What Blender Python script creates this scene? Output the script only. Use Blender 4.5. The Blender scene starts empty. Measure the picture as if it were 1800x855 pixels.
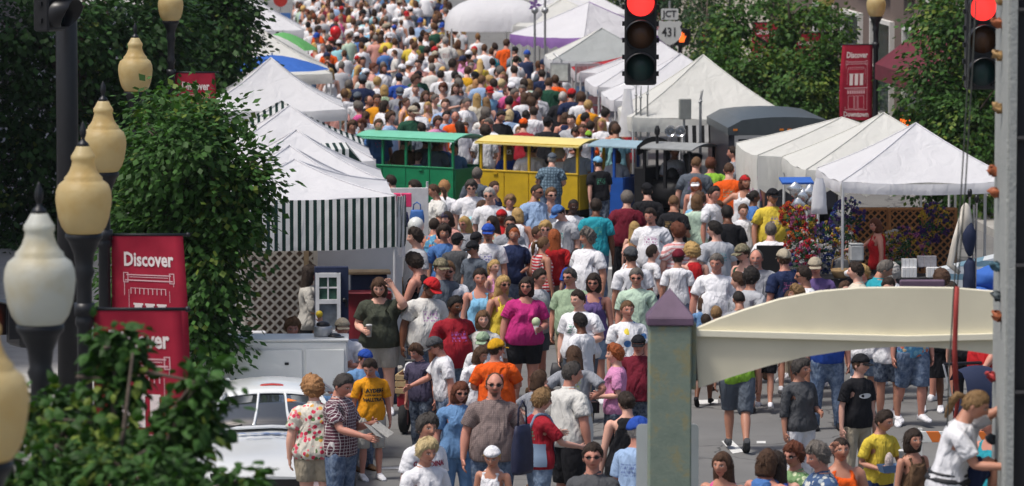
import bpy, bmesh, math, random
import numpy as np
from mathutils import Vector, Matrix, Quaternion
from mathutils.bvhtree import BVHTree
PI = math.pi
R = math.radians
random.seed(7)
rng = np.random.default_rng(11)
SC = bpy.context.scene
COL = SC.collection

# ------------------------------------------------------------------ camera
CAM_H = 7.75         # first-floor window above the crossing
FPX = 8000.0         # focal length in photograph pixels (1800 wide) = 160 mm
PITCH = math.atan((427.5 + 310.0) / FPX)
cam_d = bpy.data.cameras.new('camera')
cam = bpy.data.objects.new('camera', cam_d); COL.objects.link(cam)
cam.location = (0, 0, CAM_H)
cam.rotation_euler = (PI / 2 - PITCH, 0, 0)
cam_d.sensor_width = 36.0
cam_d.lens = 36.0 * FPX / 1800.0
cam_d.clip_start = 0.5
cam_d.clip_end = 3000
cam_d.dof.use_dof = True
cam_d.dof.focus_distance = 57.0
cam_d.dof.aperture_fstop = 4.4
SC.camera = cam

# ------------------------------------------------------------------ light: bright hazy sky, soft high sun
SUN_EL, SUN_AZ = 64.0, 242.0    # azimuth clockwise from +Y: high soft sun from the left, a little behind the camera
world = bpy.data.worlds.new('World'); SC.world = world
world.use_nodes = True
wn = world.node_tree
wn.nodes.clear()
w_out = wn.nodes.new('ShaderNodeOutputWorld')
w_bg = wn.nodes.new('ShaderNodeBackground')
w_sky = wn.nodes.new('ShaderNodeTexSky')
w_sky.sky_type = 'NISHITA'
w_sky.sun_disc = False
w_sky.sun_elevation = R(SUN_EL)
w_sky.sun_rotation = R(SUN_AZ)
w_sky.air_density = 1.0
w_sky.dust_density = 4.0
w_sky.ozone_density = 0.6
wn.links.new(w_sky.outputs[0], w_bg.inputs[0])
w_bg.inputs[1].default_value = 0.125
wn.links.new(w_bg.outputs[0], w_out.inputs[0])
sun_d = bpy.data.lights.new('sun', 'SUN')
sun_d.energy = 2.9
sun_d.angle = R(11)
sun_d.color = (1.0, 0.96, 0.9)
sun = bpy.data.objects.new('sun', sun_d); COL.objects.link(sun)
_az = R(SUN_AZ)
_sd = Vector((math.sin(_az) * math.cos(R(SUN_EL)), math.cos(_az) * math.cos(R(SUN_EL)), math.sin(R(SUN_EL))))
sun.rotation_euler = (-_sd).to_track_quat('-Z', 'Y').to_euler()
sun.location = (0, 40, 60)
SC.view_settings.view_transform = 'Standard'
SC.view_settings.look = 'None'
SC.view_settings.gamma = 1.0
SC.view_settings.use_curve_mapping = False
SC.view_settings.exposure = 0.08
SC.cycles.use_denoising = True
SC.cycles.max_bounces = 6
SC.cycles.diffuse_bounces = 3
SC.cycles.glossy_bounces = 2
SC.cycles.transmission_bounces = 4
SC.cycles.transparent_max_bounces = 6
SC.cycles.volume_bounces = 0
SC.cycles.volume_max_steps = 64
SC.cycles.caustics_reflective = False
SC.cycles.caustics_refractive = False

# ------------------------------------------------------------------ pixel -> place
_cp, _sp = math.cos(PITCH), math.sin(PITCH)
def ray(px, py):
    a = (px - 900.0) / FPX; b = -(py - 427.5) / FPX
    return np.array([a, _cp + b * _sp, -_sp + b * _cp])
def at_z(px, py, z=0.0):
    """where the sight line through a pixel meets height z"""
    d = ray(px, py); t = (z - CAM_H) / d[2]
    return np.array([0, 0, CAM_H]) + d * t
def at_y(px, py, Y):
    """where the sight line through a pixel meets the vertical plane at distance Y"""
    d = ray(px, py); t = Y / d[1]
    return np.array([0, 0, CAM_H]) + d * t
def M(Y):
    """survey distance -> distance from the camera (first survey used a higher viewpoint)"""
    return 48400.0 / (61600.0 / Y - 85.0)
STREET = R(4.3)      # the street runs a little to the left of the view axis
SX, SY = -math.sin(STREET), math.cos(STREET)

def lin(r, g, b):
    f = lambda c: (c / 12.92 if c <= 0.04045 else ((c + 0.055) / 1.055) ** 2.4)
    return (f(r / 255.0), f(g / 255.0), f(b / 255.0))

# ------------------------------------------------------------------ materials
def nmat(name):
    m = bpy.data.materials.new(name); m.use_nodes = True
    nt = m.node_tree; b = nt.nodes['Principled BSDF']
    return m, nt, b
def mixn(nt, fac, a, b, mode='MIX'):
    n = nt.nodes.new('ShaderNodeMix'); n.data_type = 'RGBA'; n.blend_type = mode
    for sock, v in ((n.inputs[0], fac), (n.inputs[6], a), (n.inputs[7], b)):
        if hasattr(v, 'is_output') or isinstance(v, bpy.types.NodeSocket): nt.links.new(v, sock)
        elif isinstance(v, (int, float)): sock.default_value = v
        else: sock.default_value = (*v, 1.0) if len(v) == 3 else v
    return n.outputs[2]
def mathn(nt, op, a, b=None, c=None, clamp=False):
    n = nt.nodes.new('ShaderNodeMath'); n.operation = op; n.use_clamp = clamp
    for i, v in enumerate((a, b, c)):
        if v is None: continue
        if isinstance(v, bpy.types.NodeSocket): nt.links.new(v, n.inputs[i])
        else: n.inputs[i].default_value = v
    return n.outputs[0]
def noise(nt, scale, detail=3, rough=0.55, vec=None, dist=0.0):
    n = nt.nodes.new('ShaderNodeTexNoise')
    n.inputs['Scale'].default_value = scale; n.inputs['Detail'].default_value = detail
    n.inputs['Roughness'].default_value = rough; n.inputs['Distortion'].default_value = dist
    if vec is not None: nt.links.new(vec, n.inputs['Vector'])
    return n.outputs['Fac']
def ramp(nt, fac, stops):
    n = nt.nodes.new('ShaderNodeValToRGB'); cr = n.color_ramp
    while len(cr.elements) < len(stops): cr.elements.new(0.5)
    for e, (p, c) in zip(cr.elements, stops):
        e.position = p; e.color = (*c, 1) if len(c) == 3 else c
    nt.links.new(fac, n.inputs[0])
    return n.outputs[0]
def objco(nt):
    return nt.nodes.new('ShaderNodeTexCoord').outputs['Object']
def bump(nt, b, height, strength=0.3, dist=0.01):
    n = nt.nodes.new('ShaderNodeBump'); n.inputs['Strength'].default_value = strength
    n.inputs['Distance'].default_value = dist
    nt.links.new(height, n.inputs['Height']); nt.links.new(n.outputs[0], b.inputs['Normal'])
_mc = {}
def paint(name, rgb, rough=0.5, metal=0.0, var=0.12, vscale=6.0, bmp=0.0, spec=0.4, coat=0.0):
    """plain painted / cloth / metal surface with slight uneven wear"""
    if name in _mc: return _mc[name]
    m, nt, b = nmat(name)
    co = objco(nt)
    f = noise(nt, vscale, 5, 0.6, co)
    c0 = tuple(max(0, v * (1 - var)) for v in rgb); c1 = tuple(min(1, v * (1 + var)) for v in rgb)
    nt.links.new(ramp(nt, f, [(0.3, c0), (0.7, c1)]), b.inputs['Base Color'])
    b.inputs['Roughness'].default_value = rough; b.inputs['Metallic'].default_value = metal
    b.inputs['Specular IOR Level'].default_value = spec
    b.inputs['Coat Weight'].default_value = coat
    if bmp: bump(nt, b, noise(nt, vscale * 6, 4, 0.6, co), bmp, 0.01)
    _mc[name] = m
    return m

# ------------------------------------------------------------------ objects
def tag(o, label=None, cat=None, group=None, kind=None):
    if label: o['label'] = label
    if cat: o['category'] = cat
    if group: o['group'] = group
    if kind: o['kind'] = kind
    return o
def empty(name, loc=(0, 0, 0), rz=0.0, label=None, cat=None, group=None):
    o = bpy.data.objects.new(name, None); COL.objects.link(o)
    o.empty_display_size = 0.2
    o.location = loc; o.rotation_euler = (0, 0, rz)
    return tag(o, label, cat, group)
def mesh_from(name, V, F, smooth=False):
    me = bpy.data.meshes.new(name)
    me.from_pydata([tuple(map(float, v)) for v in V], [], [tuple(map(int, f)) for f in F])
    if smooth: me.polygons.foreach_set('use_smooth', [True] * len(me.polygons))
    me.update()
    return me
def link(name, me, mat=None, parent=None, loc=None, rot=None, scale=None):
    o = bpy.data.objects.new(name, me); COL.objects.link(o)
    if mat is not None and len(me.materials) == 0: me.materials.append(mat)
    elif mat is not None and me.materials[0] is not mat:
        o.material_slots[0].link = 'OBJECT'; o.material_slots[0].material = mat
    if parent is not None: o.parent = parent
    if loc is not None: o.location = loc
    if rot is not None: o.rotation_euler = rot
    if scale is not None: o.scale = scale
    return o
class MB:
    """collects shapes into one mesh"""
    def __init__(s): s.v = []; s.f = []
    def add(s, V, F):
        n = len(s.v); s.v.extend([tuple(map(float, p)) for p in V]); s.f.extend([tuple(i + n for i in f) for f in F]); return s
    def box(s, c, d, rz=0.0, bev=0.0, M=None):
        x, y, z = (k / 2 for k in d)
        if bev <= 0:
            V = [(-x,-y,-z),(x,-y,-z),(x,y,-z),(-x,y,-z),(-x,-y,z),(x,-y,z),(x,y,z),(-x,y,z)]
            F = [(0,3,2,1),(4,5,6,7),(0,1,5,4),(1,2,6,5),(2,3,7,6),(3,0,4,7)]
        else:
            V = []; F = []
            b = min(bev, x * .9, y * .9, z * .9)
            ring = lambda xx, yy, zz: [(-xx + b,-yy,zz),(xx - b,-yy,zz),(xx,-yy + b,zz),(xx,yy - b,zz),(xx - b,yy,zz),(-xx + b,yy,zz),(-xx,yy - b,zz),(-xx,-yy + b,zz)]
            V += ring(x - b, y - b, -z) if min(x, y) > 2 * b else ring(x, y, -z)
            V += ring(x, y, -z + b); V += ring(x, y, z - b)
            V += ring(x - b, y - b, z) if min(x, y) > 2 * b else ring(x, y, z)
            for k in range(3):
                for i in range(8):
                    j = (i + 1) % 8; F.append((k*8+i, k*8+j, k*8+8+j, k*8+8+i))
            F.append(tuple(range(7, -1, -1))); F.append(tuple(range(24, 32)))
        cz, sz = math.cos(rz), math.sin(rz)
        V = [(c[0] + p[0]*cz - p[1]*sz, c[1] + p[0]*sz + p[1]*cz, c[2] + p[2]) for p in V]
        if M is not None: V = [tuple(M @ Vector(p)) for p in V]
        return s.add(V, F)
    def tube(s, pts, rad, n=8, caps=True):
        pts = [Vector(p) for p in pts]; k = len(pts)
        if isinstance(rad, (int, float)): rad = [rad] * k
        V = []; F = []
        t0 = (pts[1] - pts[0]).normalized()
        up = Vector((0, 0, 1)) if abs(t0.z) < .9 else Vector((1, 0, 0))
        for i, p in enumerate(pts):
            t = (pts[min(i + 1, k - 1)] - pts[max(i - 1, 0)]).normalized()
            a = t.cross(up)
            if a.length < 1e-4: a = t.cross(Vector((0, 1, 0)))
            a.normalize(); b2 = a.cross(t)
            for j in range(n):
                q = 2 * PI * j / n
                V.append(p + (a * math.cos(q) + b2 * math.sin(q)) * rad[i])
        for i in range(k - 1):
            for j in range(n):
                j2 = (j + 1) % n; F.append((i*n+j, i*n+j2, (i+1)*n+j2, (i+1)*n+j))
        if caps: F.append(tuple(range(n - 1, -1, -1))); F.append(tuple(range((k-1)*n, k*n)))
        return s.add(V, F)
    def lathe(s, prof, n=20, c=(0, 0, 0)):
        V = []; F = []
        for r, z in prof:
            for j in range(n):
                q = 2 * PI * j / n; V.append((c[0] + r*math.cos(q), c[1] + r*math.sin(q), c[2] + z))
        for i in range(len(prof) - 1):
            for j in range(n):
                j2 = (j + 1) % n; F.append((i*n+j, i*n+j2, (i+1)*n+j2, (i+1)*n+j))
        F.append(tuple(range(n - 1, -1, -1))); F.append(tuple(range((len(prof)-1)*n, len(prof)*n)))
        return s.add(V, F)
    def prism(s, poly, d, axis='y', off=0.0):
        """extrude polygon [(a,b)] by thickness d; axis y: (x,z) outline, z: (x,y), x: (y,z)"""
        n = len(poly)
        def P(a, b, t):
            return {'y': (a, off + t, b), 'z': (a, b, off + t), 'x': (off + t, a, b)}[axis]
        V = [P(a, b, 0) for a, b in poly] + [P(a, b, d) for a, b in poly]
        F = [tuple(range(n)), tuple(range(2*n - 1, n - 1, -1))]
        for i in range(n):
            j = (i + 1) % n; F.append((i, n + i, n + j, j))
        return s.add(V, F)
    def ball(s, c, r, n=12, m=8, sc=(1, 1, 1)):
        prof = []
        V = []; F = []
        for i in range(m + 1):
            a = -PI/2 + PI * i / m
            rr = max(math.cos(a), 0.02) * r; z = math.sin(a) * r
            for j in range(n):
                q = 2 * PI * j / n
                V.append((c[0] + rr*math.cos(q)*sc[0], c[1] + rr*math.sin(q)*sc[1], c[2] + z*sc[2]))
        for i in range(m):
            for j in range(n):
                j2 = (j + 1) % n; F.append((i*n+j, i*n+j2, (i+1)*n+j2, (i+1)*n+j))
        F.append(tuple(range(n - 1, -1, -1))); F.append(tuple(range(m*n, (m+1)*n)))
        return s.add(V, F)
    def mesh(s, name, smooth=False):
        me = mesh_from(name, s.v, s.f, smooth)
        bm = bmesh.new(); bm.from_mesh(me); bmesh.ops.recalc_face_normals(bm, faces=bm.faces); bm.to_mesh(me); bm.free()
        return me
    def build(s, name, mat, parent=None, smooth=False, loc=None, rot=None):
        return link(name, s.mesh(name, smooth), mat, parent, loc, rot)
def shade_auto(o, ang=40):
    me = o.data
    me.polygons.foreach_set('use_smooth', [True] * len(me.polygons))
    me.set_sharp_from_angle(angle=R(ang))
    return o
_tx = {}
def text_mesh(*a):
    if a not in _tx: _tx[a] = _text_mesh(*a)
    return _tx[a]
def _text_mesh(txt, size=1.0, bold=0.0, xs=1.0, align='CENTER', spacing=1.0):
    """flat lettering outline as V, F in the x-y plane"""
    cu = bpy.data.curves.new('lettering', 'FONT'); cu.body = txt; cu.size = size; cu.offset = bold
    cu.align_x = align; cu.align_y = 'CENTER'; cu.space_character = spacing; cu.resolution_u = 2
    o = bpy.data.objects.new('lettering', cu); COL.objects.link(o)
    dg = bpy.context.evaluated_depsgraph_get()
    me = bpy.data.meshes.new_from_object(o.evaluated_get(dg))
    V = [(v.co.x * xs, v.co.y) for v in me.vertices]; F = [tuple(p.vertices) for p in me.polygons]
    bpy.data.objects.remove(o); bpy.data.curves.remove(cu); bpy.data.meshes.remove(me)
    return V, F
# ================================================================== people: templates
def tri_mesh(name, V, T, rest=None, smooth=True):
    me = bpy.data.meshes.new(name)
    n, m = len(V), len(T)
    me.vertices.add(n); me.vertices.foreach_set('co', np.asarray(V, np.float32).ravel())
    me.loops.add(m * 3); me.loops.foreach_set('vertex_index', np.asarray(T, np.int32).ravel())
    me.polygons.add(m)
    me.polygons.foreach_set('loop_start', np.arange(0, m * 3, 3, dtype=np.int32))
    me.polygons.foreach_set('use_smooth', np.full(m, smooth))
    if rest is not None:
        a = me.attributes.new('rest', 'FLOAT_VECTOR', 'POINT')
        a.data.foreach_set('vector', np.asarray(rest, np.float32).ravel())
    me.update(calc_edges=True)
    return me
def tris_of(F):
    T = []
    for f in F:
        for i in range(1, len(f) - 1): T.append((f[0], f[i], f[i + 1]))
    return np.array(T, np.int32)
def ring_loft(rings):
    """rings: list of (n,3) arrays; closed tube"""
    n = len(rings[0]); V = np.concatenate(rings); F = []
    for i in range(len(rings) - 1):
        for j in range(n):
            k = (j + 1) % n; F.append((i*n+j, i*n+k, (i+1)*n+k, (i+1)*n+j))
    F.append(tuple(range(n - 1, -1, -1))); F.append(tuple(range((len(rings)-1)*n, len(rings)*n)))
    return V, F
def ell(c, rx, ry, n=20, ax=(1, 0, 0), ay=(0, 1, 0), p=2.0):
    t = np.arange(n) * 2 * PI / n
    ct, st = np.cos(t), np.sin(t)
    ct = np.sign(ct) * np.abs(ct) ** (2 / p); st = np.sign(st) * np.abs(st) ** (2 / p)
    return np.array(c)[None] + rx * ct[:, None] * np.array(ax)[None] + ry * st[:, None] * np.array(ay)[None]
def evaluate(V, F, mods):
    me = mesh_from('tmp', V, F); o = bpy.data.objects.new('tmp', me); COL.objects.link(o)
    for kind, kw in mods:
        m = o.modifiers.new('m', kind)
        for k, v in kw.items(): setattr(m, k, v)
    dg = bpy.context.evaluated_depsgraph_get()
    me2 = bpy.data.meshes.new_from_object(o.evaluated_get(dg))
    V2 = np.array([v.co[:] for v in me2.vertices]); F2 = [tuple(p.vertices) for p in me2.polygons]
    bpy.data.objects.remove(o); bpy.data.meshes.remove(me); bpy.data.meshes.remove(me2)
    return V2, F2
def fuse(parts, voxel, targets, smooth=3):
    """one continuous skin over overlapping solids, at several triangle counts"""
    V = []; F = []
    for v, f in parts:
        n = len(V); V.extend(map(tuple, v)); F.extend(tuple(i + n for i in q) for q in f)
    V, F = evaluate(V, F, [('REMESH', dict(mode='VOXEL', voxel_size=voxel)), ('SMOOTH', dict(iterations=smooth, factor=0.5))])
    nt = sum(len(f) - 2 for f in F)
    out = []
    for t in targets:
        v, f = evaluate(V, F, [('DECIMATE', dict(ratio=min(1.0, t / nt)))])
        out.append((v, tris_of(f)))
    return out
def sstep(a, b, x):
    t = np.clip((x - a) / (b - a), 0, 1); return t * t * (3 - 2 * t)

ARM_A = R(50)
DA = {s: np.array([s * math.sin(ARM_A), 0, -math.cos(ARM_A)]) for s in (1, -1)}
NA = {s: np.array([-s * math.cos(ARM_A), 0, -math.sin(ARM_A)]) for s in (1, -1)}
SHO = {s: np.array([s * 0.170, 0.012, 1.398]) for s in (1, -1)}
ELB, WRI = 0.285, 0.545
HIP = {s: np.array([s * 0.09, 0.0, 0.93]) for s in (1, -1)}
KNE = {s: np.array([s * 0.10, -0.004, 0.50]) for s in (1, -1)}
ANK = {s: np.array([s * 0.103, 0.022, 0.09]) for s in (1, -1)}
HEADC = np.array([0, -0.014, 1.637])
HEADJ = np.array([0, 0.008, 1.52])
CHESTJ = np.array([0, 0.0, 1.06])
PELJ = np.array([0, 0.0, 0.95])

# z, rx, ry, y-offset of the trunk; each kind of build bends these
TRUNK = [(0.83, .10, .085, .0), (0.88, .150, .108, .005), (0.95, .168, .116, .008), (1.02, .160, .110, .004), (1.10, .148, .102, .0),
         (1.18, .152, .106, -.002), (1.27, .168, .114, -.002), (1.34, .176, .112, .002), (1.395, .166, .096, .008), (1.438, .132, .080, .012), (1.475, .086, .066, .013), (1.51, .059, .058, .010)]
BUILD = {  # shoulder, chest, waist, hip, belly, bust, limb
    'm': (1.05, 1.04, 1.08, 1.0, 0.012, 0.0, 1.06),
    'M': (1.12, 1.18, 1.40, 1.18, 0.075, 0.0, 1.22),
    'f': (0.93, 0.95, 0.94, 1.08, 0.006, 0.034, 0.94),
    'F': (1.06, 1.18, 1.36, 1.36, 0.045, 0.055, 1.24),
    'c': (0.90, 0.90, 0.98, 0.92, 0.01, 0.0, 0.86)}
def trunk_ring(i, bt, extra=0.0, n=24):
    z, rx, ry, yo = TRUNK[i]
    sh, ch, wa, hi, be, bu, li = BUILD[bt]
    kw = math.exp(-((z - 1.10) / .09) ** 2); kh = math.exp(-((z - .92) / .09) ** 2); kc = math.exp(-((z - 1.28) / .08) ** 2)
    ks = math.exp(-((z - 1.40) / .06) ** 2)
    fx = 1 + kw * (wa - 1) * .75 + kh * (hi - 1) + kc * (ch - 1) + ks * (sh - 1)
    fy = 1 + kw * (wa - 1) + kh * (hi - 1) + kc * (ch - 1) * .9 + ks * (sh - 1) * .5
    if z > 1.42: fx = 1 + (fx - 1) * .5; fy = 1 + (fy - 1) * .4
    r = ell((0, yo, z), rx * fx + extra, ry * fy + extra, n, p=2.3)
    kb = math.exp(-((z - 1.06) / .11) ** 2)
    front = np.clip(-(r[:, 1] - yo) / (ry * fy), 0, 1) ** 1.3
    r[:, 1] -= be * kb * front
    if bu:
        kbu = math.exp(-((z - 1.265) / .05) ** 2)
        lob = np.exp(-((np.abs(r[:, 0]) - .075) / .05) ** 2)
        r[:, 1] -= bu * kbu * front * lob
    return r
def arm_tube(s, ts, rs, extra=0.0, n=14, fl=1.0):
    rings = []
    for t, r in zip(ts, rs):
        rings.append(ell(SHO[s] + DA[s] * t, r + extra, (r + extra) * fl, n, ax=NA[s], ay=(0, 1, 0)))
    return ring_loft(rings)
def leg_axis(s, z):
    if z > KNE[s][2]:
        t = (HIP[s][2] - z) / (HIP[s][2] - KNE[s][2]); return HIP[s] + (KNE[s] - HIP[s]) * t
    t = (KNE[s][2] - z) / (KNE[s][2] - ANK[s][2]); return KNE[s] + (ANK[s] - KNE[s]) * t
def leg_tube(s, zs, rs, extra=0.0, n=14):
    rings = []
    for z, r in zip(zs, rs):
        c = leg_axis(s, z); rings.append(ell((c[0], c[1], z), r + extra, r * 1.05 + extra, n))
    return ring_loft(rings)
LEG_Z = [.93, .86, .76, .66, .56, .50, .44, .37, .30, .20, .11, .06]
LEG_R = [.088, .090, .082, .072, .060, .055, .053, .058, .055, .043, .037, .036]
ARM_T = [.0, .03, .10, .19, .26, .285, .33, .39, .46, .52, .555]
ARM_R = [.052, .056, .052, .047, .042, .040, .042, .040, .034, .028, .026]
def legr(bt, zs): return [np.interp(-z, [-q for q in LEG_Z], LEG_R) * (BUILD[bt][6] ** (1.0 if z > .55 else .8)) * (1.06 if bt in 'fF' and z > .7 else 1) for z in zs]
def armr(bt, ts): return [np.interp(t, ARM_T, ARM_R) * BUILD[bt][6] ** (1.0 if t < .45 else .5) for t in ts]

def head_grid(nu, nv, off=0.0, region=None):
    """a modelled head: skull, brow, sockets, nose, lips, chin; off pushes the surface out (hair, caps)"""
    t = np.linspace(-1, 1, nu + 1)[:-1]
    th = PI * (0.62 * t + 0.38 * t ** 3)
    ph = np.linspace(R(-78), R(86), nv)
    TH, PH = np.meshgrid(th, ph)
    dx = np.cos(PH) * np.sin(TH); dy = -np.cos(PH) * np.cos(TH); dz = np.sin(PH)
    x = .0755 * dx; y = .097 * dy; z = .117 * dz
    k = np.clip(-z / .117, 0, 1)
    x = x * (1 - .30 * k ** 1.4)
    y = np.where(dy > 0, y * (1 - .42 * k), y * (1 - .10 * k))
    x = x * (1 + .05 * np.exp(-((z - .04) / .04) ** 2))
    fr = np.clip(-dy, 0, 1) ** 2
    g = lambda v, s: np.exp(-(v / s) ** 2)
    if off == 0.0:
        y = y - fr * (.024 * g(x, .013) * g(z + .022, .017) + .012 * g(x, .010) * g(z - .004, .02))
        y = y + fr * .011 * g(np.abs(x) - .032, .015) * g(z - .012, .012)
        y = y - fr * .005 * g(np.abs(x) - .03, .03) * g(z - .034, .010)
        y = y - fr * .006 * g(x, .022) * g(z + .060, .009)
        y = y + fr * .004 * g(x, .02) * g(z + .074, .006)
        y = y - fr * .009 * g(x, .022) * g(z + .098, .016)
        x = x + np.sign(x) * .004 * fr * g(np.abs(x) - .05, .02) * g(z + .02, .02)
    P = np.stack([x, y, z], -1)
    nrm = np.stack([dx / .0755, dy / .097, dz / .117], -1); nrm /= np.linalg.norm(nrm, axis=-1, keepdims=True)
    if region is not None:
        o = region(P, np.abs(TH), PH); P = P + nrm * o[..., None]
    elif off: P = P + nrm * off
    P = P + HEADC
    V = P.reshape(-1, 3); F = []
    for i in range(nv - 1):
        for j in range(nu):
            j2 = (j + 1) % nu; F.append((i*nu+j, i*nu+j2, (i+1)*nu+j2, (i+1)*nu+j))
    F.append(tuple(range(nu - 1, -1, -1))); F.append(tuple(range((nv-1)*nu, nv*nu)))
    return V, F
def join(parts):
    V = []; T = []; n = 0
    for v, t in parts:
        v = np.asarray(v); t = np.asarray(t)
        V.append(v); T.append(t + n); n += len(v)
    return np.concatenate(V), np.concatenate(T)
def ball_at(c, r, sc, n=10, m=6):
    b = MB().ball(c, r, n, m, sc); return np.array(b.v), tris_of(b.f)
def hand_parts(s, fingers):
    """palm, and for the near people five bent fingers of unequal length"""
    w0 = SHO[s] + DA[s] * WRI; Y = np.array([0, 1.0, 0])
    palm = []
    L = [(-.02, .027, .024), (.02, .034, .018), (.06, .041, .016), (.088, .040, .014)] if fingers else [(-.02, .027, .024), (.03, .036, .018), (.08, .040, .016), (.13, .032, .016), (.165, .02, .012)]
    for t, wy, wn in L: palm.append(ell(w0 + DA[s] * t + NA[s] * (t * .12), wn, wy, 10, ax=NA[s], ay=Y, p=2.6))
    out = [ring_loft(palm)]
    fs = []
    if fingers:
        for k, (oy, ln) in enumerate(((-.031, .070), (-.0105, .080), (.0105, .075), (.030, .058))):
            p = w0 + DA[s] * .080 + Y * oy + NA[s] * .01; a = R(14); rings = []
            for q in range(4):
                d = DA[s] * math.cos(a) + NA[s] * math.sin(a); nn = -DA[s] * math.sin(a) + NA[s] * math.cos(a)
                r = .0098 - .0012 * q
                rings.append(ell(p, r, r, 6, ax=nn, ay=Y)); p = p + d * ln / 3; a += R(19)
            fs.append(ring_loft(rings))
        p = w0 + DA[s] * .022 - Y * .028; d = DA[s] * .72 - Y * .55 + NA[s] * .42; d /= np.linalg.norm(d); rings = []
        for q in range(4):
            nn = np.cross(d, Y); nn /= np.linalg.norm(nn); bb = np.cross(d, nn)
            rings.append(ell(p, .0125 - .0015 * q, .0115 - .0015 * q, 6, ax=nn, ay=bb)); p = p + d * .022
            d = d + DA[s] * .25; d /= np.linalg.norm(d)
        fs.append(ring_loft(rings))
    return out, fs
def make_body(bt):
    base = [ring_loft([trunk_ring(i, bt) for i in range(len(TRUNK))])]
    base.append(ring_loft([ell((0, .012 - .012 * k, 1.42 + .16 * k), .058 * (1.08 if bt in 'M' else .92 if bt in 'fc' else 1), .060, 16) for k in (0, .35, .7, 1)]))
    for s in (1, -1):
        base.append(arm_tube(s, ARM_T, armr(bt, ARM_T)))
        b = MB().ball(SHO[s], .055 * BUILD[bt][6] ** .6, 12, 8); base.append((b.v, b.f))
        base.append(leg_tube(s, LEG_Z, legr(bt, LEG_Z)))
        ft = []
        for y, w, h in ((.075, .026, .05), (.05, .032, .075), (.0, .034, .075), (-.06, .040, .052), (-.12, .044, .036), (-.155, .036, .026), (-.175, .016, .016)):
            ft.append(ell((ANK[s][0] + s * .006, y + .0, h / 2 + .006), w, h / 2, 10, ax=(1, 0, 0), ay=(0, 0, 1)))
        base.append(ring_loft(ft))
    hi = base + [p for s in (1, -1) for p in hand_parts(s, True)[0]]
    lo = base + [p for s in (1, -1) for p in hand_parts(s, False)[0]]
    v0 = fuse(hi, .010, [2400])[0]
    v1, v2 = fuse(lo, .014, [620, 200])
    res = []
    for lod, (v, t) in enumerate((v0, v1, v2)):
        W = weights(v); k = (W[:, 0] + W[:, 1] + .6 * (W[:, 7] + W[:, 10])) * (1 - sstep(1.30, 1.37, v[:, 2])) * sstep(.72, .80, v[:, 2])
        v[:, :2] *= 1 - .16 * k[:, None]      # the clothed trunk stays well inside its clothes
        nu, nv = ((34, 28), (18, 14), (8, 6))[lod]
        hv, hf = head_grid(nu, nv)
        parts = [(v, t), (hv, tris_of(hf))]
        if lod < 2:
            for s in (1, -1):
                parts.append(ball_at(HEADC + np.array([s * .077, .012, -.008]), .030, (.32, .62, 1.05), 10 if lod == 0 else 6, 6 if lod == 0 else 4))
        if lod == 0:
            for s in (1, -1):
                for fv, ff in hand_parts(s, True)[1]: parts.append((fv, tris_of(ff)))
        res.append(join(parts))
    return res
LODT = ((1100, 420, 110), (760, 260, 70))
def wrinkle(v, amp=.005, seed=0.0):
    """soft cloth drape: shallow folds along the body"""
    v = v.copy(); c = np.array([0, 0.0, 0])
    a = np.arctan2(v[:, 1], v[:, 0])
    w = np.sin(a * 9 + 3 * np.sin(v[:, 2] * 7 + seed)) * .5 + np.sin(a * 5 - v[:, 2] * 16 + seed * 2) * .5
    k = np.clip((1.30 - v[:, 2]) / .4, .15, 1)
    d = v[:, :2] / (np.linalg.norm(v[:, :2], axis=1, keepdims=True) + 1e-6)
    v[:, :2] += d * (w * amp * k)[:, None]
    return v
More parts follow.
